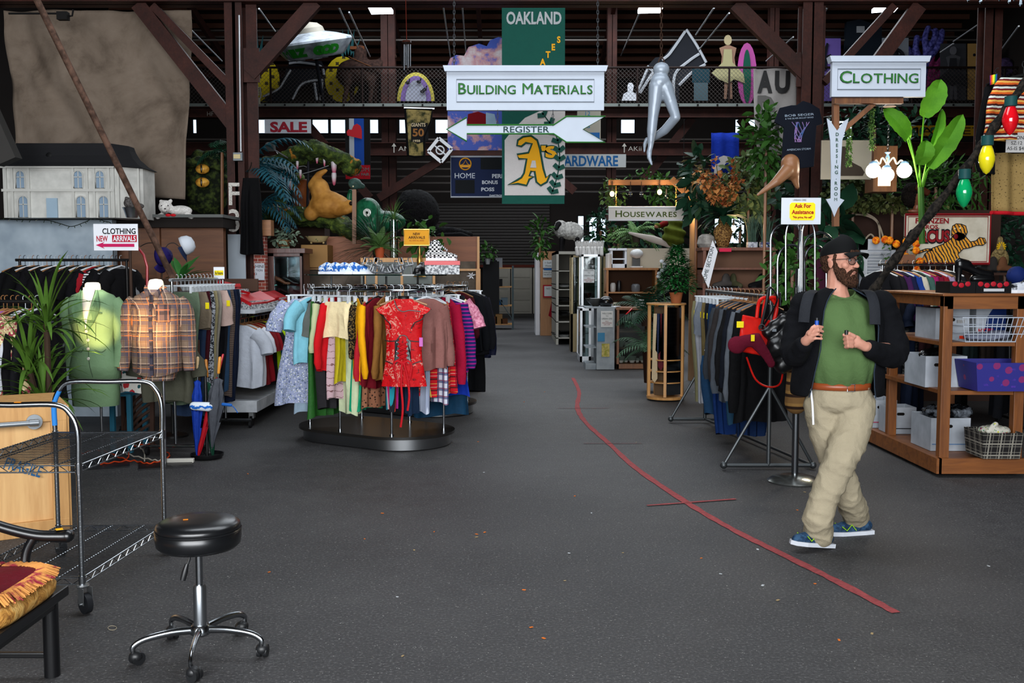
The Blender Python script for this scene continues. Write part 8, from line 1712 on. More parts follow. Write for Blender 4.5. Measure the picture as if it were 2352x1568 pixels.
def as_banner():
 t=thing('team_banner','tall green and white baseball banner lettered OAKLAND with a gold letter A','banner');Y=11.4;k=Y/FOC;c=at(1226,244,Y);gn=cloth('10493F',.7,.15);wh=cloth('B9B4B2',.7,.1);yl=plain('D89A10',.6,0,'gold_print');dg=plain('0E443A',.6,0,'green_print');f=-.006
 boxpx(MB(),1153,18,1298,468,Y,.012).build('banner_cloth',gn,t,smooth=0)
 MB().prism(bd([(-66,76),(-66,200),(71,200),(71,8),(20,8),(-20,26),(-50,56)]),c+V((0,f,0)),EX*k,EZ*k,.004).build('white_field',wh,t,smooth=0,fix=True)
 text('OAKLAND',0,196*k,27*k,c,EX,EZ,w=124*k,bold=.03,lift=.008).build('lettering',plain('9EA2A4',.6),t,smooth=0)
 for i,ch_ in enumerate('SETA'):text(ch_,(56-12*i)*k,(148-16.5*i)*k,14*k,c,EX,EZ,bold=.04,sq=.85,lift=.008).build('lettering',yl,t,smooth=0)
 A=bd([(-58,176),(-38,166),(-28,160),(-22,150),(-16,118),(-34,118),(-38,108),(-12,104),(-4,84),(-18,82),(-28,90),(-38,88),(-36,76),(-24,68),(-6,66),(8,76),(14,96),(22,140),(28,160),(38,152),(30,170),(16,178),(6,170),(2,146),(-6,146),(-10,156),(0,158),(-10,164),(-16,178),(-36,174)])
 o=c+V((0,f-.006,0));cx=sum(p[0] for p in A)/len(A);cy=sum(p[1] for p in A)/len(A);MB().prism(A,o,EX*k,EZ*k,.004).build('emblem_letter',yl,t,smooth=0,fix=True);MB().tube([o+V((x*k,-.003,z*k)) for x,z in A],.011,6,closed=True).build('emblem_outline',dg,t)
 MB().prism(bd([(-4,122),(4,122),(6,138),(-8,138)]),o+V((0,-.008,0)),EX*k,EZ*k,.002).build('emblem_counter',wh,t,smooth=0,fix=True)
 for w_,m_,b_,l_ in ((40,dg,.12,.012),(36,yl,.05,.016)):text("'S",35*k,-102*k,24*k,c,EX,EZ,w=w_*k,bold=b_,lift=l_).build('lettering',m_,t,smooth=0)
 sm=MB();P=smooth_pts([(18,14,0),(44,50,0),(57,90,0),(58,130,0),(50,170,0),(40,198,0)],4);V3=lambda q:o+V((q[0]*k,-.004,-q[1]*k));sm.tube([V3(p) for p in P],.006,4)
 for i in range(1,len(P)-1,2):
  d=(P[i+1]-P[i-1]).normalized();n=V((-d.y,d.x,0));[sm.beam(V3(P[i]),V3(P[i]+n*12*s-d*8),.012,.05,(0,0,1)) for s in (-1,1)]
 sm.build('stitch_print',dg,t,smooth=0)
as_banner()
def scoreboard():
 t,c,k=sign('scoreboard','navy basketball scoreboard lettered HOME BONUS POSS behind the banner',1036,360,1225,452,12.7,plain('121E3E',.7),.1);wt=plain('B4BAC4',.5);w_,h_=94*k,45.5*k;MB().tube([c+V((x,-.01,z)) for x,z in ((-w_,-h_),(w_,-h_),(w_,h_),(-w_,h_))],.010,4,closed=True).build('frame',wt,t)
 for s,dx,dy,w,h in (('HOME',-62,-3,46,12),('PERIOD',22,-2,44,9),('BONUS',-5,12,36,8),('POSS',-10,28,30,8),('DAKTRONICS',14,42,40,4)):letter_on(t,c,k,s,dx,dy,w,h,wt,bold=.03)
 for dx,dy,w,h in ((0,-30,52,26),(-62,22,44,30)):MB().cb(c+V((dx*k,-.004,-dy*k)),(w*k,.006,h*k)).build('digit_window',plain('0A0E12',.7),t,smooth=0)
 e=c+V((-61*k,-.006,29*k));gd=plain('C98A1A',.5);MB().tube([e+V((13*k*cos(a),0,13*k*sin(a))) for a in [i*pi/10 for i in range(20)]],.008,5,closed=True).tube([e+V((x*k,0,z*k)) for x,z in ((-11,-3),(-4,0),(1,9),(5,0),(12,-3))],.005,4).beam(e+V((-12*k,0,-5*k)),e+V((12*k,0,-5*k)),.01,.03,(0,0,1)).build('round_emblem',gd,t)
scoreboard()
t,c,k=sign('hardware_sign','long white board stencilled HARDWARE in blue behind the banner',1270,354,1438,384,12.9,plain('B9BEC0',.6),.03);letter_on(t,c,k,'HARDWARE',-5,0,140,23,plain('1A5E9A',.6),bold=.03)
t=thing('cloud_mural','cut out blue mural board painted with pink and white clouds','mural');Y=12.9;blu=NT('sky_paint',.6);co=blu.co();n=blu.noise(co,2.6,5,.6,.3);blu.col(blu.ramp(n,[(.50,'103CA0'),(.56,'A87A80'),(.66,'B8B4BA')]))
pcard(t,[(1028,345),(1028,150),(1034,134),(1048,126),(1066,128),(1076,108),(1100,100),(1118,106),(1126,92),(1145,85),(1170,92),(1185,140),(1185,345)],Y,blu.m)
pcard(t,[(1075,262),(1098,256),(1116,262),(1116,290),(1072,290)],Y-.02,cloth('6E0E18'),.01,'red_robe');pcard(t,[(1116,258),(1136,262),(1142,290),(1116,290)],Y-.02,cloth('8EA8C0'),.01,'pale_shawl')
t,c,k=sign('advertising_clock','beige square advertising clock behind the arrow sign',1326,254,1380,320,12.7,plain('A8A498',.5),.08);letter_on(t,c,k,'12',-3,-26,11,10,plain('2A7AA8',.6));letter_on(t,c,k,'6',-2,3,8,8,plain('2A7AA8',.6));MB().cb(c+V((6*k,-.004,-24*k)),(36*k,.006,14*k)).build('blue_panel',plain('1A62A8',.5),t,smooth=0)
t=thing('team_pennant','camouflage team pennant lettered GIANTS 50 hanging from the rail','banner');Y=13.2;k=Y/FOC;c=at(961,300,Y);outline_poly(t,[(-31,50),(33,48),(30,20),(14,-14),(14,-58),(-10,-60),(-25,-56)],c,k,speck('2A2E1A','8A7A4A',11,.4,.6,.8),plain('0C0C0E',.7),.008,.016,'pennant_cloth');pcard(t,[(944,282),(982,282),(984,322),(960,330),(944,324)],Y-.01,plain('0C0C0E',.7),.006,'black_panel')
for s,dy,w,h,m in (('GIANTS',-13,33,8,wt_ := plain('B8A888',.6)),('50',4,26,17,plain('8A5A2A',.6)),('1958',23,16,5,wt_)):letter_on(t,c,k,s,0 if dy<20 else -4,dy,w,h,m,bold=.03,lift=.014)
MB().tube([at(928,248,Y),at(998,250,Y)],.012,6).build('rod',chrome('9A9CA0',.3),t)
t=thing('square_metal_frame','square cast metal frame hanging on its corner beside the cloud mural','frame');c=at(1011,345,12.5);k=12.5/FOC;r_=27*k;M2=MB();q=[c+V((cos(a)*r_,0,sin(a)*r_)) for a in (.1,.1+pi/2,.1+pi,.1+3*pi/2)];[M2.beam(q[i],q[(i+1) % 4],.04,.05,(0,-1,0)) for i in range(4)];M2.tube([c+V((.05*cos(a),0,.05*sin(a))) for a in [i*pi/6 for i in range(12)]],.012,6,closed=True);M2.tube([q[1].lerp(q[2],.5),q[3].lerp(q[0],.5)],.014,6);M2.build('metal_frame',plain('8E9094',.45,.6),t,smooth=0)
t=thing('street_fair_banner','black white and blue striped banner with red heart and street fair lettering','banner');Y=17.0;k=Y/FOC;c=at(822,340,Y);boxpx(MB(),794,272,850,411,Y,.01).build('banner_cloth',stripes(['0C0C0E','0C0C0E','9AA0A8','123E8E','123E8E'],56*k,0),t,smooth=0);boxpx(MB(),794,379,850,411,Y-.01,.01).build('red_panel',cloth('9A1420'),t,smooth=0)
text('FOLSOM',0,-48*k,9*k,c+V((0,-.012,0)),EX,EZ,w=50*k,bold=.04).build('lettering',bk,t,smooth=0);text('STREET FAIR',0,-59*k,6*k,c+V((0,-.012,0)),EX,EZ,w=52*k,bold=.03).build('lettering',bk,t,smooth=0)
pcard(t,[(831,319),(798,311),(796,303),(800,297),(808,298),(812,288),(820,284),(828,289),(831,300)],Y-.02,plain('B4202A',.6),.01,'heart')
t,c,k=sign('sale_sign','white sheet lettered SALE in red circus type below the walkway',608,274,714,306,29.6,plain('D8DCE4',.6),.02);letter_on(t,c,k,'SALE',2,1,84,22,plain('A82A3A',.6),bold=.04)
t,c,k=sign('market_sign','yellow sign lettered MARKET in black below the walkway',2070,288,2268,312,28,plain('9A7410',.6),.05);letter_on(t,c,k,'MARKET',0,0,180,16,plain('14100C',.6),bold=.05)
t=thing('bird_banner','deep blue hanging banner with a white crane','banner');Y=18;MB().grid(lambda u,v:at(1634+64*u,305+98*v,Y)+V((0,.03*sin(u*14)*(1-v*.5),0)),30,6).build('banner_cloth',cloth('0E2A8A'),t,solid=.006);pcard(t,[(1640,398),(1642,380),(1655,372),(1650,362),(1662,357),(1676,360),(1680,366),(1694,364),(1682,372),(1668,374),(1660,384),(1650,398)],Y-.06,plain('A8A4A0',.7),.008,'white_bird')
t=thing('letter_banner','long white cloth banner with big black hand painted letters','banner');Y=12.8;k=Y/FOC;boxy=lambda u,v:at(1731+6*v*4**v*.4+(98-8*v)*u,158+196*v,Y)+V((0,.03*sin(u*9+v*3),0));MB().grid(boxy,20,10).build('banner_cloth',cloth('A8A4A2',.8,.12),t,solid=.006)
for s,x,y,w,h,m in (('A',1757,187,34,46,bk),('U',1797,187,34,46,bk),('D',1760,248,40,54,plain('6A6866',.7)),('H',1757,307,26,44,bk),('I',1785,307,9,44,bk)):text(s,0,0,h*k,at(x,y,Y-.05),EX,EZ,w=w*k,bold=.05).build('lettering',m,t,smooth=0)
for s,x,y,w in (('AM',928,341,26),('AKii',1458,341,30),('HF',483,261,14)):text(s,0,0,.14,at(x,y,YM-.06),EX,EZ,w=w*YM/FOC,bold=-.01).build('floor_line',plain('A8A49C',.8),fo,smooth=0)
for x in (905,1434):p=at(x,341,YM-.06);MB().beam(p+V((0,0,-.12)),p+V((0,0,.1)),.03,.01).add([p+V((-.07,0,.06)),p+V((.07,0,.06)),p+V((0,0,.16))],[(0,1,2)]).build('floor_line',plain('A8A49C',.8),fo,smooth=0)
# ================================================================ curiosities on the upper walkway
Y=30.45;ZW=Z_(239,YM);blk_p=plain('1A1C22',.7,0,'black_board');wht_p=plain('A8ACB2',.7,0,'white_board')
def ufo():
 t=thing('flying_saucer','silver flying saucer model with green graffiti letters and pale dome','model');Y0=29.0;c=at(720,100,Y0);k=Y0/FOC;M4=Matrix.Translation(c) @ Matrix.Rotation(R(-8),4,'Y') @ Matrix.Rotation(R(14),4,'X');sv=speck('5A6068','9AA2AA',3,.3,.6,.3);r=90*k
 for nm,pf,m in (('hull',[(0,-.30*r),(.66*r,-.34*r),(.74*r,-.30*r),(r,.02*r),(.98*r,.07*r),(.6*r,.2*r),(.32*r,.27*r),(0,.27*r)],sv),('dome',[(.34*r,.25*r),(.30*r,.38*r),(.18*r,.48*r),(0,.52*r)],plain('8E8A80',.5))):MB().lathe(pf,(0,0,0),40).build(nm,m,t,ang=30).matrix_basis=M4
 for x,y in ((-.35,-.3),(.1,-.45),(.2,-.1)):MB().lathe([(.12*r,-.37*r),(.12*r,-.33*r)],(x*r,y*r,0),16).build('landing_light',sv,t).matrix_basis=M4
 for i,ch_ in enumerate('MEZ GOD'):
  if ch_==' ':continue
  a=R(-128+i*13);rr=.885*r;n=V((cos(a),sin(a),-.75)).normalized();tx=V((-sin(a),cos(a),0));o=M4 @ V((cos(a)*rr,sin(a)*rr,-.13*r));R3=M4.to_3x3();text(ch_,0,0,.22*r,o+R3 @ n*.06,R3 @ tx,R3 @ (n.cross(tx)),bold=.10,sq=1.0,lift=.01).build('graffiti_lettering',plain('1E7A1E',.5),t,smooth=0)
 MB().tube([M4 @ V((0,0,-.3*r)),(c.x,Y0+1.4,ZW)],.05,8).build('support',blk_p,t)
ufo()
_p=NT('pineapple_paint',.6,0,.2);_q=_p.vor(_p.co((1,0,1),(0,R(45),0)),3.6,rand=0);_p.col(_p.mix(_p.math('GREATER_THAN',_q,.54),'B8A410','3A3010'));pine=_p.m;tl=plain('1E4A4E',.7,0,'teal_board')
for cx,cy,rx,ry,lx,ly in ((606,184,36,50,590,75),(786,182,40,53,800,60)):
 t=thing('pineapple_cutout','yellow pineapple cut-out %s' % ('beside the boot cut-out' if cx<700 else 'behind the camel'),'cut-out','pineapple cut-outs');pcard(t,circ(cx,cy,rx,ry),Y+.3,pine,.05,'fruit')
 for dx,dy in ((-26,30),(-14,6),(0,-4),(14,6),(28,26)):pcard(t,[(lx-6+dx*.3,cy-ry+6),(lx+dx,ly+dy),(lx+6+dx*.3,cy-ry+6)],Y+.35,tl,.04,'leaf')
t=thing('heel_boot_cutout','black high heel boot cut-out painted with white bones','cut-out');pcard(t,[(600,232),(640,205),(662,150),(664,140),(738,140),(747,160),(742,232),(722,232),(716,190),(690,200),(670,232)],Y+.15,blk_p,.05)
for q in ([(604,222),(640,204),(652,186),(668,160)],[(672,228),(690,196),(714,186),(742,184)],[(664,146),(690,144),(736,152),(744,172)],[(722,190),(728,230)],[(740,188),(736,230)]):MB().tube(smooth_pts([at(x,y,Y+.12) for x,y in q],4),.035,5).build('painted_bone',wht_p,t)
t=thing('skeleton_figure','small seated plastic skeleton on the walkway edge','skeleton');Ys=29.75;P=lambda x,y,d=0:at(x,y,Ys+d);b=MB().ell(P(586,185),.10).ell(P(586,192),(.06,.06,.06)).tube([P(586,192),P(586,222)],.03,6)
for i in range(5):b.tube([P(586+10*sin(a),202+i*4,-.06*cos(a)) for a in [j*pi/4-pi for j in range(9)]],.02,4)
for s in (-1,1):b.tube([P(586+11*s,200),P(586+13*s,215),P(586+12*s,226)],.025,5).tube([P(586+5*s,224),P(586+9*s,226,-.2),P(586+10*s,240,-.2)],.03,5)
b.build('bones',plain('8E8A7C',.6),t)
def camel():
 t=thing('camel_sculpture','dark brown woollen camel figure standing on the walkway','sculpture');P=lambda x,y,d=0:at(x,y,Y-.05+d);b=MB().ell(P(825,165),(.62,.4,.42)).ell(P(800,170),(.36,.38,.40)).ell(P(860,160),(.32,.3,.3)).cap([P(828,118),P(828,135)],.2).cap([P(862,158),P(882,140),P(890,118)],[.24,.15,.13]).cap([P(888,114),P(906,130)],[.15,.09])
 for x0,x1,d in ((798,792,-.2),(808,806,.2),(852,852,-.2),(862,860,.2)):b.cap([P(x0,185,d),P((x0+x1)/2+1,208,d),V((P(x1,230).x,Y-.05+d,ZW+.06))],[.17,.08,.07])
 remesh(b,'body',speck('1E1412','3A2822',12,.35,.65,.9,bump=1),t,.045,4);MB().cb(P(822,112),(.42,.3,.09)).build('saddle',plain('5A3018',.7),t,smooth=0);MB().tube(smooth_pts([P(800,130,-.3),P(850,152,-.35),P(870,155,-.3)],4),.015,4).build('rope',plain('5E3A22',.7),t)
camel()
t=thing('jukebox_cutout','arched jukebox cut-out with yellow and purple bands and music notes','cut-out')
for rx,ry,m,d in ((43,66,'B8AC4A',0),(35,58,'7A62A0',-.06),(24,48,'9A9EAE',-.12)):pcard(t,[(955-rx,232)]+circ(955,232,rx,ry,16,pi,2*pi)[1:-1]+[(955+rx,232)],Y+d,plain(m,.6),.05,'band')
for x,y in ((936,190),(962,188),(975,206),(970,210)):MB().ell(at(x,y,Y-.2),(.07,.02,.05)).tube([at(x+3,y,Y-.2),at(x+5,y-9,Y-.2)],.02,4).build('music_note',blk_p,t)
t=thing('wind_chime','silver tube wind chime hanging from the dark steel beam','wind chime');Yc=11.6;MB().tube([at(932,0,Yc),at(934,95,Yc)],.004,4).build('cord',plain('6A2A20',.6),t);MB().lathe([(0,0),(.055,0),(.05,.02),(0,.025)],at(934,98,Yc),12).build('top_disc',plain('3A1A12',.5),t)
for x,y1,d in ((928,161,0),(937,156,-.04),(942,152,.02),(932,150,.04)):MB().tube([at(x,102,Yc+d),at(x,y1,Yc+d)],.010,8).build('chime_tube',chrome('9A9EA4',.3),t)
t=thing('bust_cutout','plain white head and shoulders cut-out on the walkway','cut-out');pcard(t,[(1428,231),(1432,216),(1442,210),(1441,198),(1444,190),(1452,190),(1456,198),(1453,210),(1462,217),(1463,231)],Y,plain('E8ECF4',.6),.04)
t=thing('bone_leg_cutout','large black leg shaped cut-out painted with white bones','cut-out');pcard(t,[(1458,222),(1487,152),(1505,132),(1524,130),(1576,67),(1624,146),(1560,200),(1560,231),(1545,231),(1545,195),(1500,165),(1463,222)],Y+.2,blk_p,.05)
for q in ([(1574,72),(1548,110),(1534,128),(1520,138)],[(1576,68),(1600,104),(1622,144)],[(1620,148),(1590,166),(1560,196)],[(1606,124),(1580,142),(1550,172),(1548,228)],[(1488,156),(1462,216)],[(1500,166),(1470,214)],[(1486,152),(1502,166)]):MB().tube(smooth_pts([at(x,y,Y+.17) for x,y in q],4),.045,5).build('painted_bone',wht_p,t)
def figure_cut(lab,x,y0,y1,cols,Yf,panel=None,dress=True):
 t=thing('figure_cutout',lab,'cut-out');h=y1-y0;q=lambda a:[(x+u*h,y0+v*h) for u,v in a]
 if panel:pcard(t,rect(panel[0],panel[1],panel[2],panel[3]),Yf,plain(panel[4],.6),.04,'panel');Yf-=.06
 pcard(t,q([(-.06,.98),(-.05,.7),(-.11,.5),(-.09,.33),(-.13,.2),(-.03,.16),(.03,.16),(.13,.2),(.1,.35),(.12,.5),(.06,.7),(.07,.98),(.02,.98),(0,.72),(-.02,.98)]),Yf,plain(cols[0],.7),.04,'figure');pcard(t,[(p[0],p[1]) for p in circ(x,y0+.08*h,.06*h,.08*h,12)],Yf-.01,plain(cols[1],.7),.04,'head')
 if dress:pcard(t,q([(-.06,.22),(.06,.22),(.07,.42),(.24,.60),(.26,.74),(.1,.68),(0,.74),(-.14,.68),(-.25,.58),(-.08,.42)]),Yf-.05,plain(cols[2],.7),.03,'dress')
 return t
figure_cut('cut-out of a fair haired woman in a cream dress on the walkway',1672,80,230,('8A6A58','A89A78','9A946E'),Y)
t=thing('surfboard_cutout','pink surfboard shaped board with a dark green stripe','board');pcard(t,circ(1716,170,22,72),Y,plain('A84A8E',.6),.05);pcard(t,circ(1716,175,9,62),Y-.04,plain('0E4A3A',.6),.04,'stripe')
t=thing('denim_cutout','blue denim jacket and jeans cut-out behind the wire mesh','cut-out');pcard(t,rect(1590,158,1630,190),Y+.1,plain('16343E',.8),.05,'jacket');pcard(t,rect(1594,190,1626,231),Y+.1,plain('4A5E66',.8),.05,'jeans')
t=thing('purple_panel','lilac panel with a black crouching figure silhouette','panel');pcard(t,rect(1884,88,1931,232),Y,plain('6E5AA8',.6),.05);pcard(t,[(1884,150),(1890,140),(1892,118),(1899,98),(1903,100),(1898,128),(1908,124),(1912,132),(1900,142),(1898,160),(1884,164)],Y-.05,blk_p,.03,'silhouette')
t=thing('giant_jeans','giant dark denim waistband standing behind the clothing sign','cut-out');pcard(t,[(1938,232),(1945,50),(1975,44),(2026,62),(2022,232)],Y+.4,plain('1A222C',.8),.2,'denim');pcard(t,rect(1968,60,1986,75),Y+.35,wht_p,.03,'buckle')
t=thing('circle_panel','white panel with a black figure inside a ring','panel');pcard(t,rect(2027,87,2087,232),Y,plain('8E949E',.6),.05);MB().tube([at(2055+21*cos(a),134+21*sin(a),Y-.08) for a in [i*pi/10 for i in range(20)]],.05,5,closed=True).ell(at(2055,124,Y-.08),(.12,.04,.12)).tube([at(2056,88,Y-.08),at(2055,113,Y-.08)],.02,4).cap([at(2036,128,Y-.08),at(2055,132,Y-.08),at(2073,128,Y-.08)],.06).build('ring_silhouette',blk_p,t)
for lab,m,segs in (('branching lilac coral sculpture beside the clothing sign',speck('2E2E6E','6A6AB8',14,.4,.65),([(2120,200),(2128,130),(2124,90),(2132,64)],[(2128,120),(2146,90),(2148,70)],[(2130,140),(2158,100),(2164,72)],[(2124,150),(2104,118),(2106,86)],[(2120,160),(2092,140),(2086,112)])),('branching magenta coral sculpture behind the clothing sign',speck('4A1A3A','8A2A5E',14,.4,.65),([(2126,232),(2132,170),(2142,130)],[(2132,180),(2160,140),(2172,124)],[(2134,190),(2166,165)]))):
 t=thing('coral_sculpture',lab,'sculpture','coral sculptures');b=MB();[b.cap(smooth_pts([at(x,y,Y+.1) for x,y in q],3),[.11-.03*i/(3*len(q)) for i in range(3*len(q)-2)],10) for q in segs];remesh(b,'coral',m,t,.035,3)
figure_cut('grey photographic panel of a woman in a dark dress',2190,106,230,('55555A','6A6A70','2A2A2E'),Y,(2160,100,2219,230,'3E3F44'))
figure_cut('tan panel with the black silhouette of a juggler and four balls',2252,140,226,('0E0E10','0E0E10','0E0E10'),Y,(2223,100,2284,229,'B08A50'),False)
t=thing('juggling_balls_print','black dots above the juggler silhouette on the tan panel','print');b=MB();[b.ell(at(x,y,Y-.06),(.045,.015,.045),n=10,m=5) for x,y in ((2253,108),(2264,121),(2238,126),(2271,140))];b.build('dot',blk_p,t)
t=thing('torso_sculpture','dark purple lumpy torso sculpture at the end of the walkway','sculpture');remesh(MB().ell(at(2306,150,Y),(.26,.2,.22)).ell(at(2296,160,Y),.16).ell(at(2318,160,Y),.16).ell(at(2306,200,Y),(.2,.18,.4)),'torso',speck('221A30','4A3A5E',8,.4,.6),t,.04,3,scales(.06,5))
# silver hanging legs
t=thing('silver_mannequin','silver mannequin legs with one bent knee hanging from a rusty chain','mannequin');Yl2=9.4;P=lambda x,y,d=0:at(x,y,Yl2+d)
b=MB().ell(P(1519,160),(.078,.065,.07)).ell(P(1516,188),(.095,.08,.085)).cap([P(1508,200),P(1504,235),P(1500,268),P(1497,300),P(1494,338),P(1490,352)],[.076,.062,.05,.046,.026,.024]).cap([P(1492,350),P(1491,362,-.03),P(1497,378,-.05)],[.024,.022,.012]).cap([P(1528,200),P(1541,235),P(1552,268,-.03)],[.072,.058,.045]).cap([P(1552,270,-.03),P(1526,300,.05),P(1500,318,.12),P(1486,322,.14)],[.046,.044,.03,.022]).cap([P(1486,320,.14),P(1481,332,.12),P(1480,348,.1)],[.022,.02,.011])
remesh(b,'legs',plain('8E98A4',.35,.15,'silver_paint'),t,.009,5);ch=MB();chain(ch,P(1519,-30),P(1519,135),.017,.005);ch.tube([P(1511,150),P(1514,136),P(1519,130),P(1524,136),P(1527,150)],.006,6);ch.build('chain',plain('3A2418',.7,.5),t);MB().ell(P(1519,148),(.045,.045,.012)).build('waist_cap',wd,t)
t=thing('hanging_crystals','row of clear crystal drops hanging at the top above the clothing sign','ornament');b=MB();[b.lathe([(0,0),(.014,.02),(.008,.06),(.012,.1),(0,.16)],at(x,y,7.0),8) for x,y in ((2224,6),(2252,10),(2266,2),(2296,4),(2318,10),(2344,16),(2330,4))];b.tube([at(2210,-14,7.0),at(2352,-14,7.0)],.004,4);b.build('crystal_drop',glass('DCE6EE',.05,1.2),t)
# litter on the floor
for i in range(46):
 px,py=rnd.uniform(560,2300),900+640*rnd.random()**1.6;p=fl(px,py);cl=rnd.choice(('orange','orange','white','tan'))
 if abs(px-1176)>1100 or p.y<3:continue
 s=rnd.uniform(.006,.013);o=MB().cb((p.x,p.y,.003),(s*1.8,s,.002),rnd.uniform(0,3)).build('paper_scrap',plain({'orange':'D8702A','white':'C0C4C8','tan':'A08A64'}[cl],.8),smooth=0);tag(o,'tiny %s paper scrap lying on the dark floor' % cl,'litter','%s paper scraps on the floor' % cl)
tag(MB().tube([fl(258+10*cos(a),1443+5*sin(a))+V((0,0,.003)) for a in [i*pi/8 for i in range(16)]],.0012,4,closed=True).build('rubber_band',plain('B0A48A',.6)),'pale rubber band lying on the floor beside the stool','rubber band')

# ================================================================ the man walking past
def man():
 t=thing('person','bearded man in black cap, glasses, green t-shirt, open black jacket and khaki trousers, striding','person');YM_=5.7;P=lambda x,y,d=0:at(x,y,YM_+d)
 skin=NT('skin',.55,0,.3);n=skin.noise(skin.co(1),30,4);skin.col(skin.mix(n,'A8705C','C99480'));skin.b.inputs['Subsurface Weight'].default_value=.08;skin=skin.m
 H=P(1928,601);A=R(38);f=V((sin(A),-cos(A),0));l=V((cos(A),sin(A),0));f=(f+V((0,0,-.03))).normalized();u=l.cross(f);u=-u if u.z<0 else u
 R3=Matrix((l,f,u)).transposed();Hp=lambda x,y,z:H+R3 @ V((x,y,z))*1.05
 nearf,farf=fl(1862,1262),fl(1950,1226)
 # wrists and hands
 wr,wl=P(1851,783,-.24),P(1987,796,-.24)
 b=MB().ell(Hp(0,-.012,.035),(.074,.096,.088),R3,28,18).ell(Hp(0,.03,-.02),(.061,.064,.082),R3,24,16).ell(Hp(0,.035,-.072),(.050,.052,.040),R3,20,12).ell(Hp(0,.074,-.100),(.022,.020,.018),R3).cap([Hp(0,.088,.014),Hp(0,.104,-.010),Hp(0,.110,-.020)],[.008,.010,.013]).ell(Hp(0,.083,.033),(.046,.014,.011),R3)
 for s in (-1,1):
  b.ell(Hp(s*.038,.062,-.018),(.024,.022,.022),R3).ell(Hp(s*.010,.100,-.023),(.009,.009,.008),R3,10,8).ell(Hp(s*.074,-.004,-.008),(.007,.018,.031),R3).ell(Hp(s*.079,-.010,.008),(.006,.014,.014),R3)
  b.ell(Hp(s*.031,.078,.012),(.014,.009,.010),R3)
 b.ell(Hp(0,.091,-.052),(.022,.010,.006),R3).ell(Hp(0,.090,-.062),(.019,.010,.006),R3)
 b.cap([Hp(0,-.005,-.05),P(1922,664,.01),P(1924,690,.03)],[.058,.060,.075]).ell(P(1926,715,.03),(.17,.10,.09)).cap([P(1926,740,.03),P(1926,800,.02),P(1930,880,.03)],[.12,.13,.13])
 b.cap([P(1850,705,.02),P(1825,800,-.02),wr],[.048,.040,.028]).cap([P(2020,700,.02),P(2052,800,-.02),wl],[.048,.040,.028])
 b.cap([P(1960,930),P(1935,1055,-.1),V((nearf.x+.05,nearf.y+.02,.12))],[.07,.05,.035]).cap([P(1895,930,.04),P(1925,1080,.08),V((farf.x+.03,farf.y+.03,.12))],[.07,.05,.035])
 F=lambda pts,r:b.cap([P(x,y,d) for x,y,d in pts],r,10)
 # hand holding the little bottle: palm and five fingers
 b.ell(P(1862,771,-.27),(.030,.018,.036)).cap([P(1853,781,-.25),P(1862,772,-.27)],[.026,.028]);F([(1865,757,-.29),(1878,749,-.32),(1889,751,-.30)],[.0095,.009,.008]);F([(1866,764,-.295),(1880,758,-.32),(1890,761,-.30)],[.0095,.009,.008]);F([(1866,771,-.295),(1878,767,-.31),(1887,770,-.29)],[.009,.0085,.0075]);F([(1865,778,-.28),(1877,777,-.29),(1888,778,-.29)],[.0085,.0075,.0065]);F([(1858,766,-.29),(1866,752,-.31),(1876,745,-.30)],[.012,.010,.0085])
 # fist holding the cap
 b.ell(P(1965,784,-.26),(.034,.020,.036)).cap([wl,P(1968,786,-.25)],[.027,.030])
 for i,y in enumerate((768,777,786,795)):F([(1958,y+1,-.28),(1944+i,y,-.30),(1937+1.5*i,y+2,-.275),(1947,y+4,-.255)],[.010,.0098,.009,.008])
 F([(1962,772,-.285),(1950,765,-.30),(1938,769,-.29)],[.012,.010,.0085])
 remesh(b,'body',skin,t,.0042,2)
 hairm=speck('22150E','54382A',240,.4,.6,.9,bump=1,aniso=(1,1,.3));bd_=MB()
 for s in (-1,1):
  bd_.cap([Hp(s*.063,.010,.000),Hp(s*.062,.026,-.04),Hp(s*.052,.048,-.082),Hp(s*.026,.078,-.106),Hp(0,.086,-.112)],[.009,.017,.023,.026,.026],10);bd_.cap([Hp(s*.002,.101,-.041),Hp(s*.018,.096,-.044),Hp(s*.032,.083,-.062),Hp(s*.034,.078,-.085)],[.006,.0075,.010,.014],8);bd_.ell(Hp(s*.050,.048,-.056),(.017,.030,.026),R3)
 bd_.ell(Hp(0,.088,-.088),(.024,.014,.018),R3);remesh(bd_,'beard',hairm,t,.0035,1,lambda p:.004*noise.noise(p*130)+.001)
 hb=MB().ell(Hp(0,-.035,.01),(.078,.078,.07),R3).ell(Hp(0,-.05,-.035),(.062,.05,.035),R3);[hb.cap([Hp(s*.070,.018,.035),Hp(s*.070,.014,.0)],.009) for s in (-1,1)];[hb.cap([Hp(.01+.012*i,.088,.062),Hp(.012+.014*i,.093,.046)],.007,8) for i in range(-3,3)];remesh(hb,'hair',hairm,t,.005,1,lambda p:.003*noise.noise(p*120))
 for s in (-1,1):
  e=MB().ell(Hp(s*.031,.0815,.010),(.0115,.008,.0065),R3).build('eye',plain('C9C4C0',.15,0,'eye_white'),t);MB().ell(Hp(s*.031+.004,.0885,.010),(.0045,.002,.0045),R3,10,6).build('iris',plain('2A2A22',.1),e);MB().cap([Hp(s*.016,.094,.031),Hp(s*.032,.093,.036),Hp(s*.046,.082,.031)],[.0035,.0045,.003],6).build('eyebrow',hairm,t)
 MB().cap([Hp(-.017,.099,-.057),Hp(0,.1015,-.057),Hp(.017,.099,-.057)],.0018,6).build('mouth',plain('5A2420',.5),t)
 blk=plain('0A0A0B',.35,0,'spectacle_black');g=MB();ln=MB()
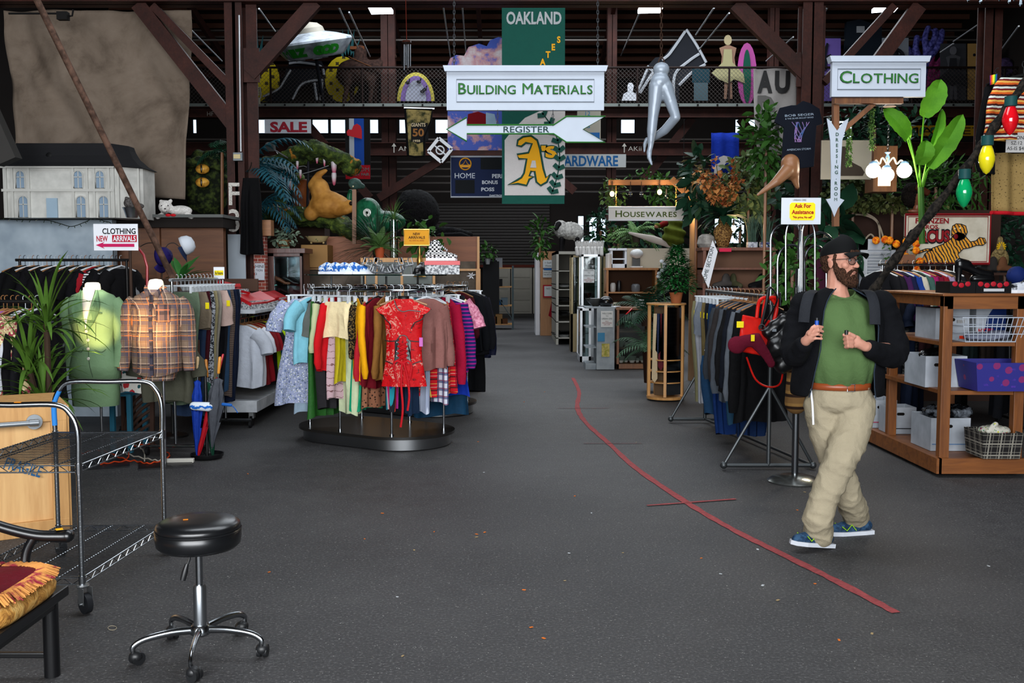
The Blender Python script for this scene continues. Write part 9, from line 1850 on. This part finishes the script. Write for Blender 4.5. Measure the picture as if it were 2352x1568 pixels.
 for s in (-1,1):
  rim=[Hp(s*.034+.024*cos(a)*(1+.08*abs(cos(a))),.106-.010*abs(cos(a)+s)*.5,.006+.019*(abs(sin(a))**.75)*(1 if sin(a)>0 else -1)) for a in [i*pi/10 for i in range(20)]];g.tube(rim,.0019,6,closed=True);g.tube([Hp(s*.058,.098,.018),Hp(s*.074,.05,.014),Hp(s*.079,-.01,.008)],.0018,6);ln.add(rim,[tuple(range(20))])
 g.tube([Hp(-.010,.104,.012),Hp(0,.108,.015),Hp(.010,.104,.012)],.0019,6);go=g.build('glasses',blk,t);ln.build('lens',glass('E8EEF2',.02,.12),go)
 cp=MB();N=32;rows=9
 for j in range(rows):
  q=j/(rows-1)*pi/2
  for i in range(N):a=2*pi*i/N;cp.v.append(tuple(Hp(.082*cos(q)**.8*cos(a),-.010+.104*cos(q)**.8*sin(a),.038+.018*sin(a)+.094*sin(q)*(1-.0*j))))
 cp.f=[(j*N+i,j*N+(i+1) % N,(j+1)*N+(i+1) % N,(j+1)*N+i) for j in range(rows-1) for i in range(N)]+[tuple(range(N))];cm=plain('0B0C0D',.8,0,'black_cap',.1);co_=cp.build('cap',cm,t,ang=80)
 vz=MB().grid(lambda a,v:Hp(.080*sin((a-.5)*2.5),.068+.024*cos((a-.5)*2.5)+.066*v*cos((a-.5)*2.3)**.6,.052+.006*v-.022*(2*a-1)**2*(.4+v)-.010*v*v),21,8);vz.build('visor',cm,co_,solid=.004)
 # shirt, belt, trousers
 c=P(1928,800,.02);c.z=0;Z=lambda y:P(0,y).z;w=.00249;gm=cloth('50693F',.85,.2);ts=MB()
 prof=[(Z(884),68,.135,-.01),(Z(872),71,.150,-.015),(Z(850),76,.165,-.03),(Z(815),76,.170,-.035),(Z(775),74,.158,-.025),(Z(735),74,.140,-.01),(Z(705),76,.115,0),(Z(690),66,.095,.005),(Z(678),44,.080,.008),(Z(671),34,.076,.0),(Z(667),31,.071,.0)]
 N=72
 for z,wp,d,yo in prof:
  for i in range(N):
   a=2*pi*i/N;x=cos(a);fo_=.005*sin(a*11+z*19)*(z<Z(690))+.010*noise.noise(V((x*3,a,z*8)))-(.012 if z>Z(680) and sin(a)<-.5 else 0)*0;ts.v.append((c.x+(wp*w+fo_)*x*(1 if abs(x)<.8 else 1),c.y+yo+(d+fo_)*sin(a),z-.045*max(0,-sin(a))**1.5*(z>Z(674))-.02*max(0,-sin(a))*(Z(674)>=z>Z(680))))
 ts.f=[(j*N+i,j*N+(i+1) % N,(j+1)*N+(i+1) % N,(j+1)*N+i) for j in range(len(prof)-1) for i in range(N)];ts.build('t_shirt',gm,t,ang=90,sub=1)
 MB().tube([V((c.x+31.5*w*cos(a),c.y+.073*sin(a),Z(667)-.045*max(0,-sin(a))**1.5)) for a in [i*pi/16 for i in range(32)]],.006,6,closed=True).build('neckband',gm,t)
 zb1=Z(884);rr=lambda a,k=1:V((c.x+70*w*k*cos(a),c.y-.01+.142*k*sin(a),zb1));bt=MB()
 bt.v=[tuple(rr(2*pi*i/48,1.012)+V((0,0,z))) for z in (-.019,.019) for i in range(48)];bt.f=[(i,(i+1) % 48,48+(i+1) % 48,48+i) for i in range(48)];bo=bt.build('belt',plain('8E4420',.4,0,'tan_leather'),t,solid=.005);bc=rr(R(-83),1.04);MB().tube([bc+V((x,0,z)) for x,z in ((-.024,-.02),(.018,-.02),(.018,.02),(-.024,.02))],.0035,6,closed=True).build('buckle',chrome(),bo)
 kh=cloth('A39880',.9,.2);tr_=MB().ell(P(1930,915,.01),(.182,.150,.10)).ell(P(1930,888,.01),(.172,.142,.05))
 tr_.cap([P(1962,930,.0),P(1952,1000,-.05),P(1930,1056,-.12),P(1898,1130,-.10),P(1877,1190,-.09),V((nearf.x+.055,nearf.y+.02,.10))],[.120,.108,.090,.082,.082,.084],20).cap([P(1888,930,.03),P(1900,1000,.06),P(1925,1075,.08),P(1950,1140,.13),V((farf.x+.05,farf.y+.03,.10))],[.105,.098,.085,.080,.078],20)
 wk=lambda p:.004*noise.noise(V((p.x*9,p.y*9,p.z*16)))+(.0055 if p.z<.60 else .003)*(1-2*abs(noise.noise(V((p.x*7+p.z*4,p.y*7,p.z*13)))))**3*1.6+.003*noise.noise(V((p.x*30,p.y*30,p.z*18)))
 remesh(tr_,'trousers',kh,t,.010,5,wk);MB().tube(smooth_pts([P(1862,893,-.06),P(1866,930,-.1),P(1868,975,-.12)],4),.006,6).build('white_cord',whi,t)
 # jacket
 jm=cloth('0B0C10',.9,.3);lm_=cloth('2A3440',.8);J=MB();RW=[(660,30,.075,17,17),(666,42,.085,24,26),(676,66,.10,34,42),(690,92,.125,44,60),(712,103,.145,52,68),(750,104,.165,58,70),(800,102,.18,62,68),(850,103,.185,70,64),(885,106,.185,76,62),(908,106,.18,82,64)];M_=44
 for y,Wp,D,xl,xr in RW:
  Wm=Wp*w;aR=-math.acos(min(1,xr/Wp));aL=pi+math.acos(min(1,xl/Wp))
  for i in range(M_+1):a=aR+(aL-aR)*i/M_;fo_=.008*sin(a*7+y*.05)*(y>700)+.008*noise.noise(V((a*2,y*.03,0)));J.v.append((c.x+(Wm+fo_)*cos(a),c.y+.01+(D+fo_)*sin(a),Z(y)))
 J.f=[(j*(M_+1)+i,j*(M_+1)+i+1,(j+1)*(M_+1)+i+1,(j+1)*(M_+1)+i) for j in range(len(RW)-1) for i in range(M_)];jo=J.build('jacket',jm,t,ang=90,solid=.010,sub=1)
 for i,y0 in ((0,1),(M_,-1)):MB().tube([V(J.v[j*(M_+1)+i])+V((0,-.008,0)) for j in range(len(RW))],.0035,5).build('zip',lm_,jo)
 for q,rs in (([P(1848,700,.02),P(1834,745,.01),P(1822,800,-.04),P(1828,815,-.09),P(1846,790,-.21)],[.082,.080,.074,.068,.046]),([P(2022,698,.02),P(2040,745,.01),P(2056,800,-.04),P(2045,818,-.09),P(1996,800,-.21)],[.084,.082,.078,.070,.047])):
  pts=smooth_pts(q,8);n_=len(pts);r2=[]
  for i in range(n_):s_=i/(n_-1)*4;k_=min(int(s_),3);r2.append((rs[k_]+(rs[k_+1]-rs[k_])*(s_-k_))*(1+.035*sin(i*1.5)+.02*sin(i*2.9)))
  sm_=MB();sm_.cap(pts[:-1],r2[:-1],20);remesh(sm_,'sleeve',jm,jo,.008,3,lambda p:.005*noise.noise(p*22))
 stp=cloth('24262B',.8);[MB().tube(smooth_pts(q,5),.030,8,flat=.25,up=(1,0,0)).build('backpack_strap',stp,t) for q in ([P(1985,668,.05),P(1998,672,-.08),P(2008,700,-.145),P(2010,745,-.175)],[P(1868,668,.05),P(1858,676,-.08),P(1850,705,-.14),P(1846,740,-.16)])]
 # shoes
 sb=speck('16283E','2E4A66',40,.4,.6,.7)
 for nm,p,rz,pitch in (('a',nearf,R(-158),-.16),('b',farf,R(-170),.0)):
  s=shoe('running_shoe',None,(p.x-.0,p.y,.0 if nm=='b' else .005),rz,sb,plain('C4C8D0',.6,0,'foam_sole'),.30,.10,key='s');s.parent=t;s.rotation_euler=(0,pitch,rz)
  for q in ('category','label','group'):
   if q in s:del s[q]
  s.location.z+=.0 if not pitch else .02;mk=MB();mk.tube([(-.02,-.052,.035),(.01,-.050,.07),(.04,-.05,.035),(.07,-.046,.06)],.003,5).tube([(-.02,.052,.035),(.01,.050,.07),(.04,.05,.035),(.07,.046,.06)],.003,5);mk.build('lime_trim',plain('8EC81E',.6),s)
 t2=thing('small_bottle','tiny bottle with blue label and dark cap held in the raised hand','bottle');q=P(1876,752,-.305);MB().lathe([(.010,-.02),(.011,.0),(.011,.018)],q,12).build('bottle',plain('C9B8C0',.3),t2);MB().lathe([(.0115,.012),(.0115,.038)],q,12).build('label_band',plain('1448A8',.4),t2);MB().lathe([(.009,.038),(.009,.052),(0,.053)],q,12).build('cap',plain('14161A',.4),t2)
 t2=thing('bottle_cap','small black bottle cap pinched in the lower hand','bottle cap');q=P(1944,765,-.30);MB().lathe([(.010,-.008),(.010,.016),(0,.018)],q,12).build('cap',plain('0C0C0E',.4),t2)
man()

# ---------------------------------------------------------------- tidy: put each root at the base of its thing
def _finish():
 bpy.context.view_layer.update()
 for o in list(SC.objects):
  if o.parent or o.type not in {'MESH','EMPTY'} or o.get('_l') or o.get('kind')=='structure':continue
  ms=[o]+list(o.children_recursive)
  pts=[m.matrix_world @ V(b) for m in ms if m.type=='MESH' for b in m.bound_box]
  if not pts:continue
  c=V(((min(p.x for p in pts)+max(p.x for p in pts))/2,(min(p.y for p in pts)+max(p.y for p in pts))/2,min(p.z for p in pts)))
  if o.type=='EMPTY':
   o.location+=c
   for ch in o.children:ch.location-=c
  elif o.data.users==1:
   o.data.transform(Matrix.Translation(-c));o.location+=c
   for ch in o.children:ch.location-=c
 for o in SC.objects:
  if '_l' in o:del o['_l']
_finish()
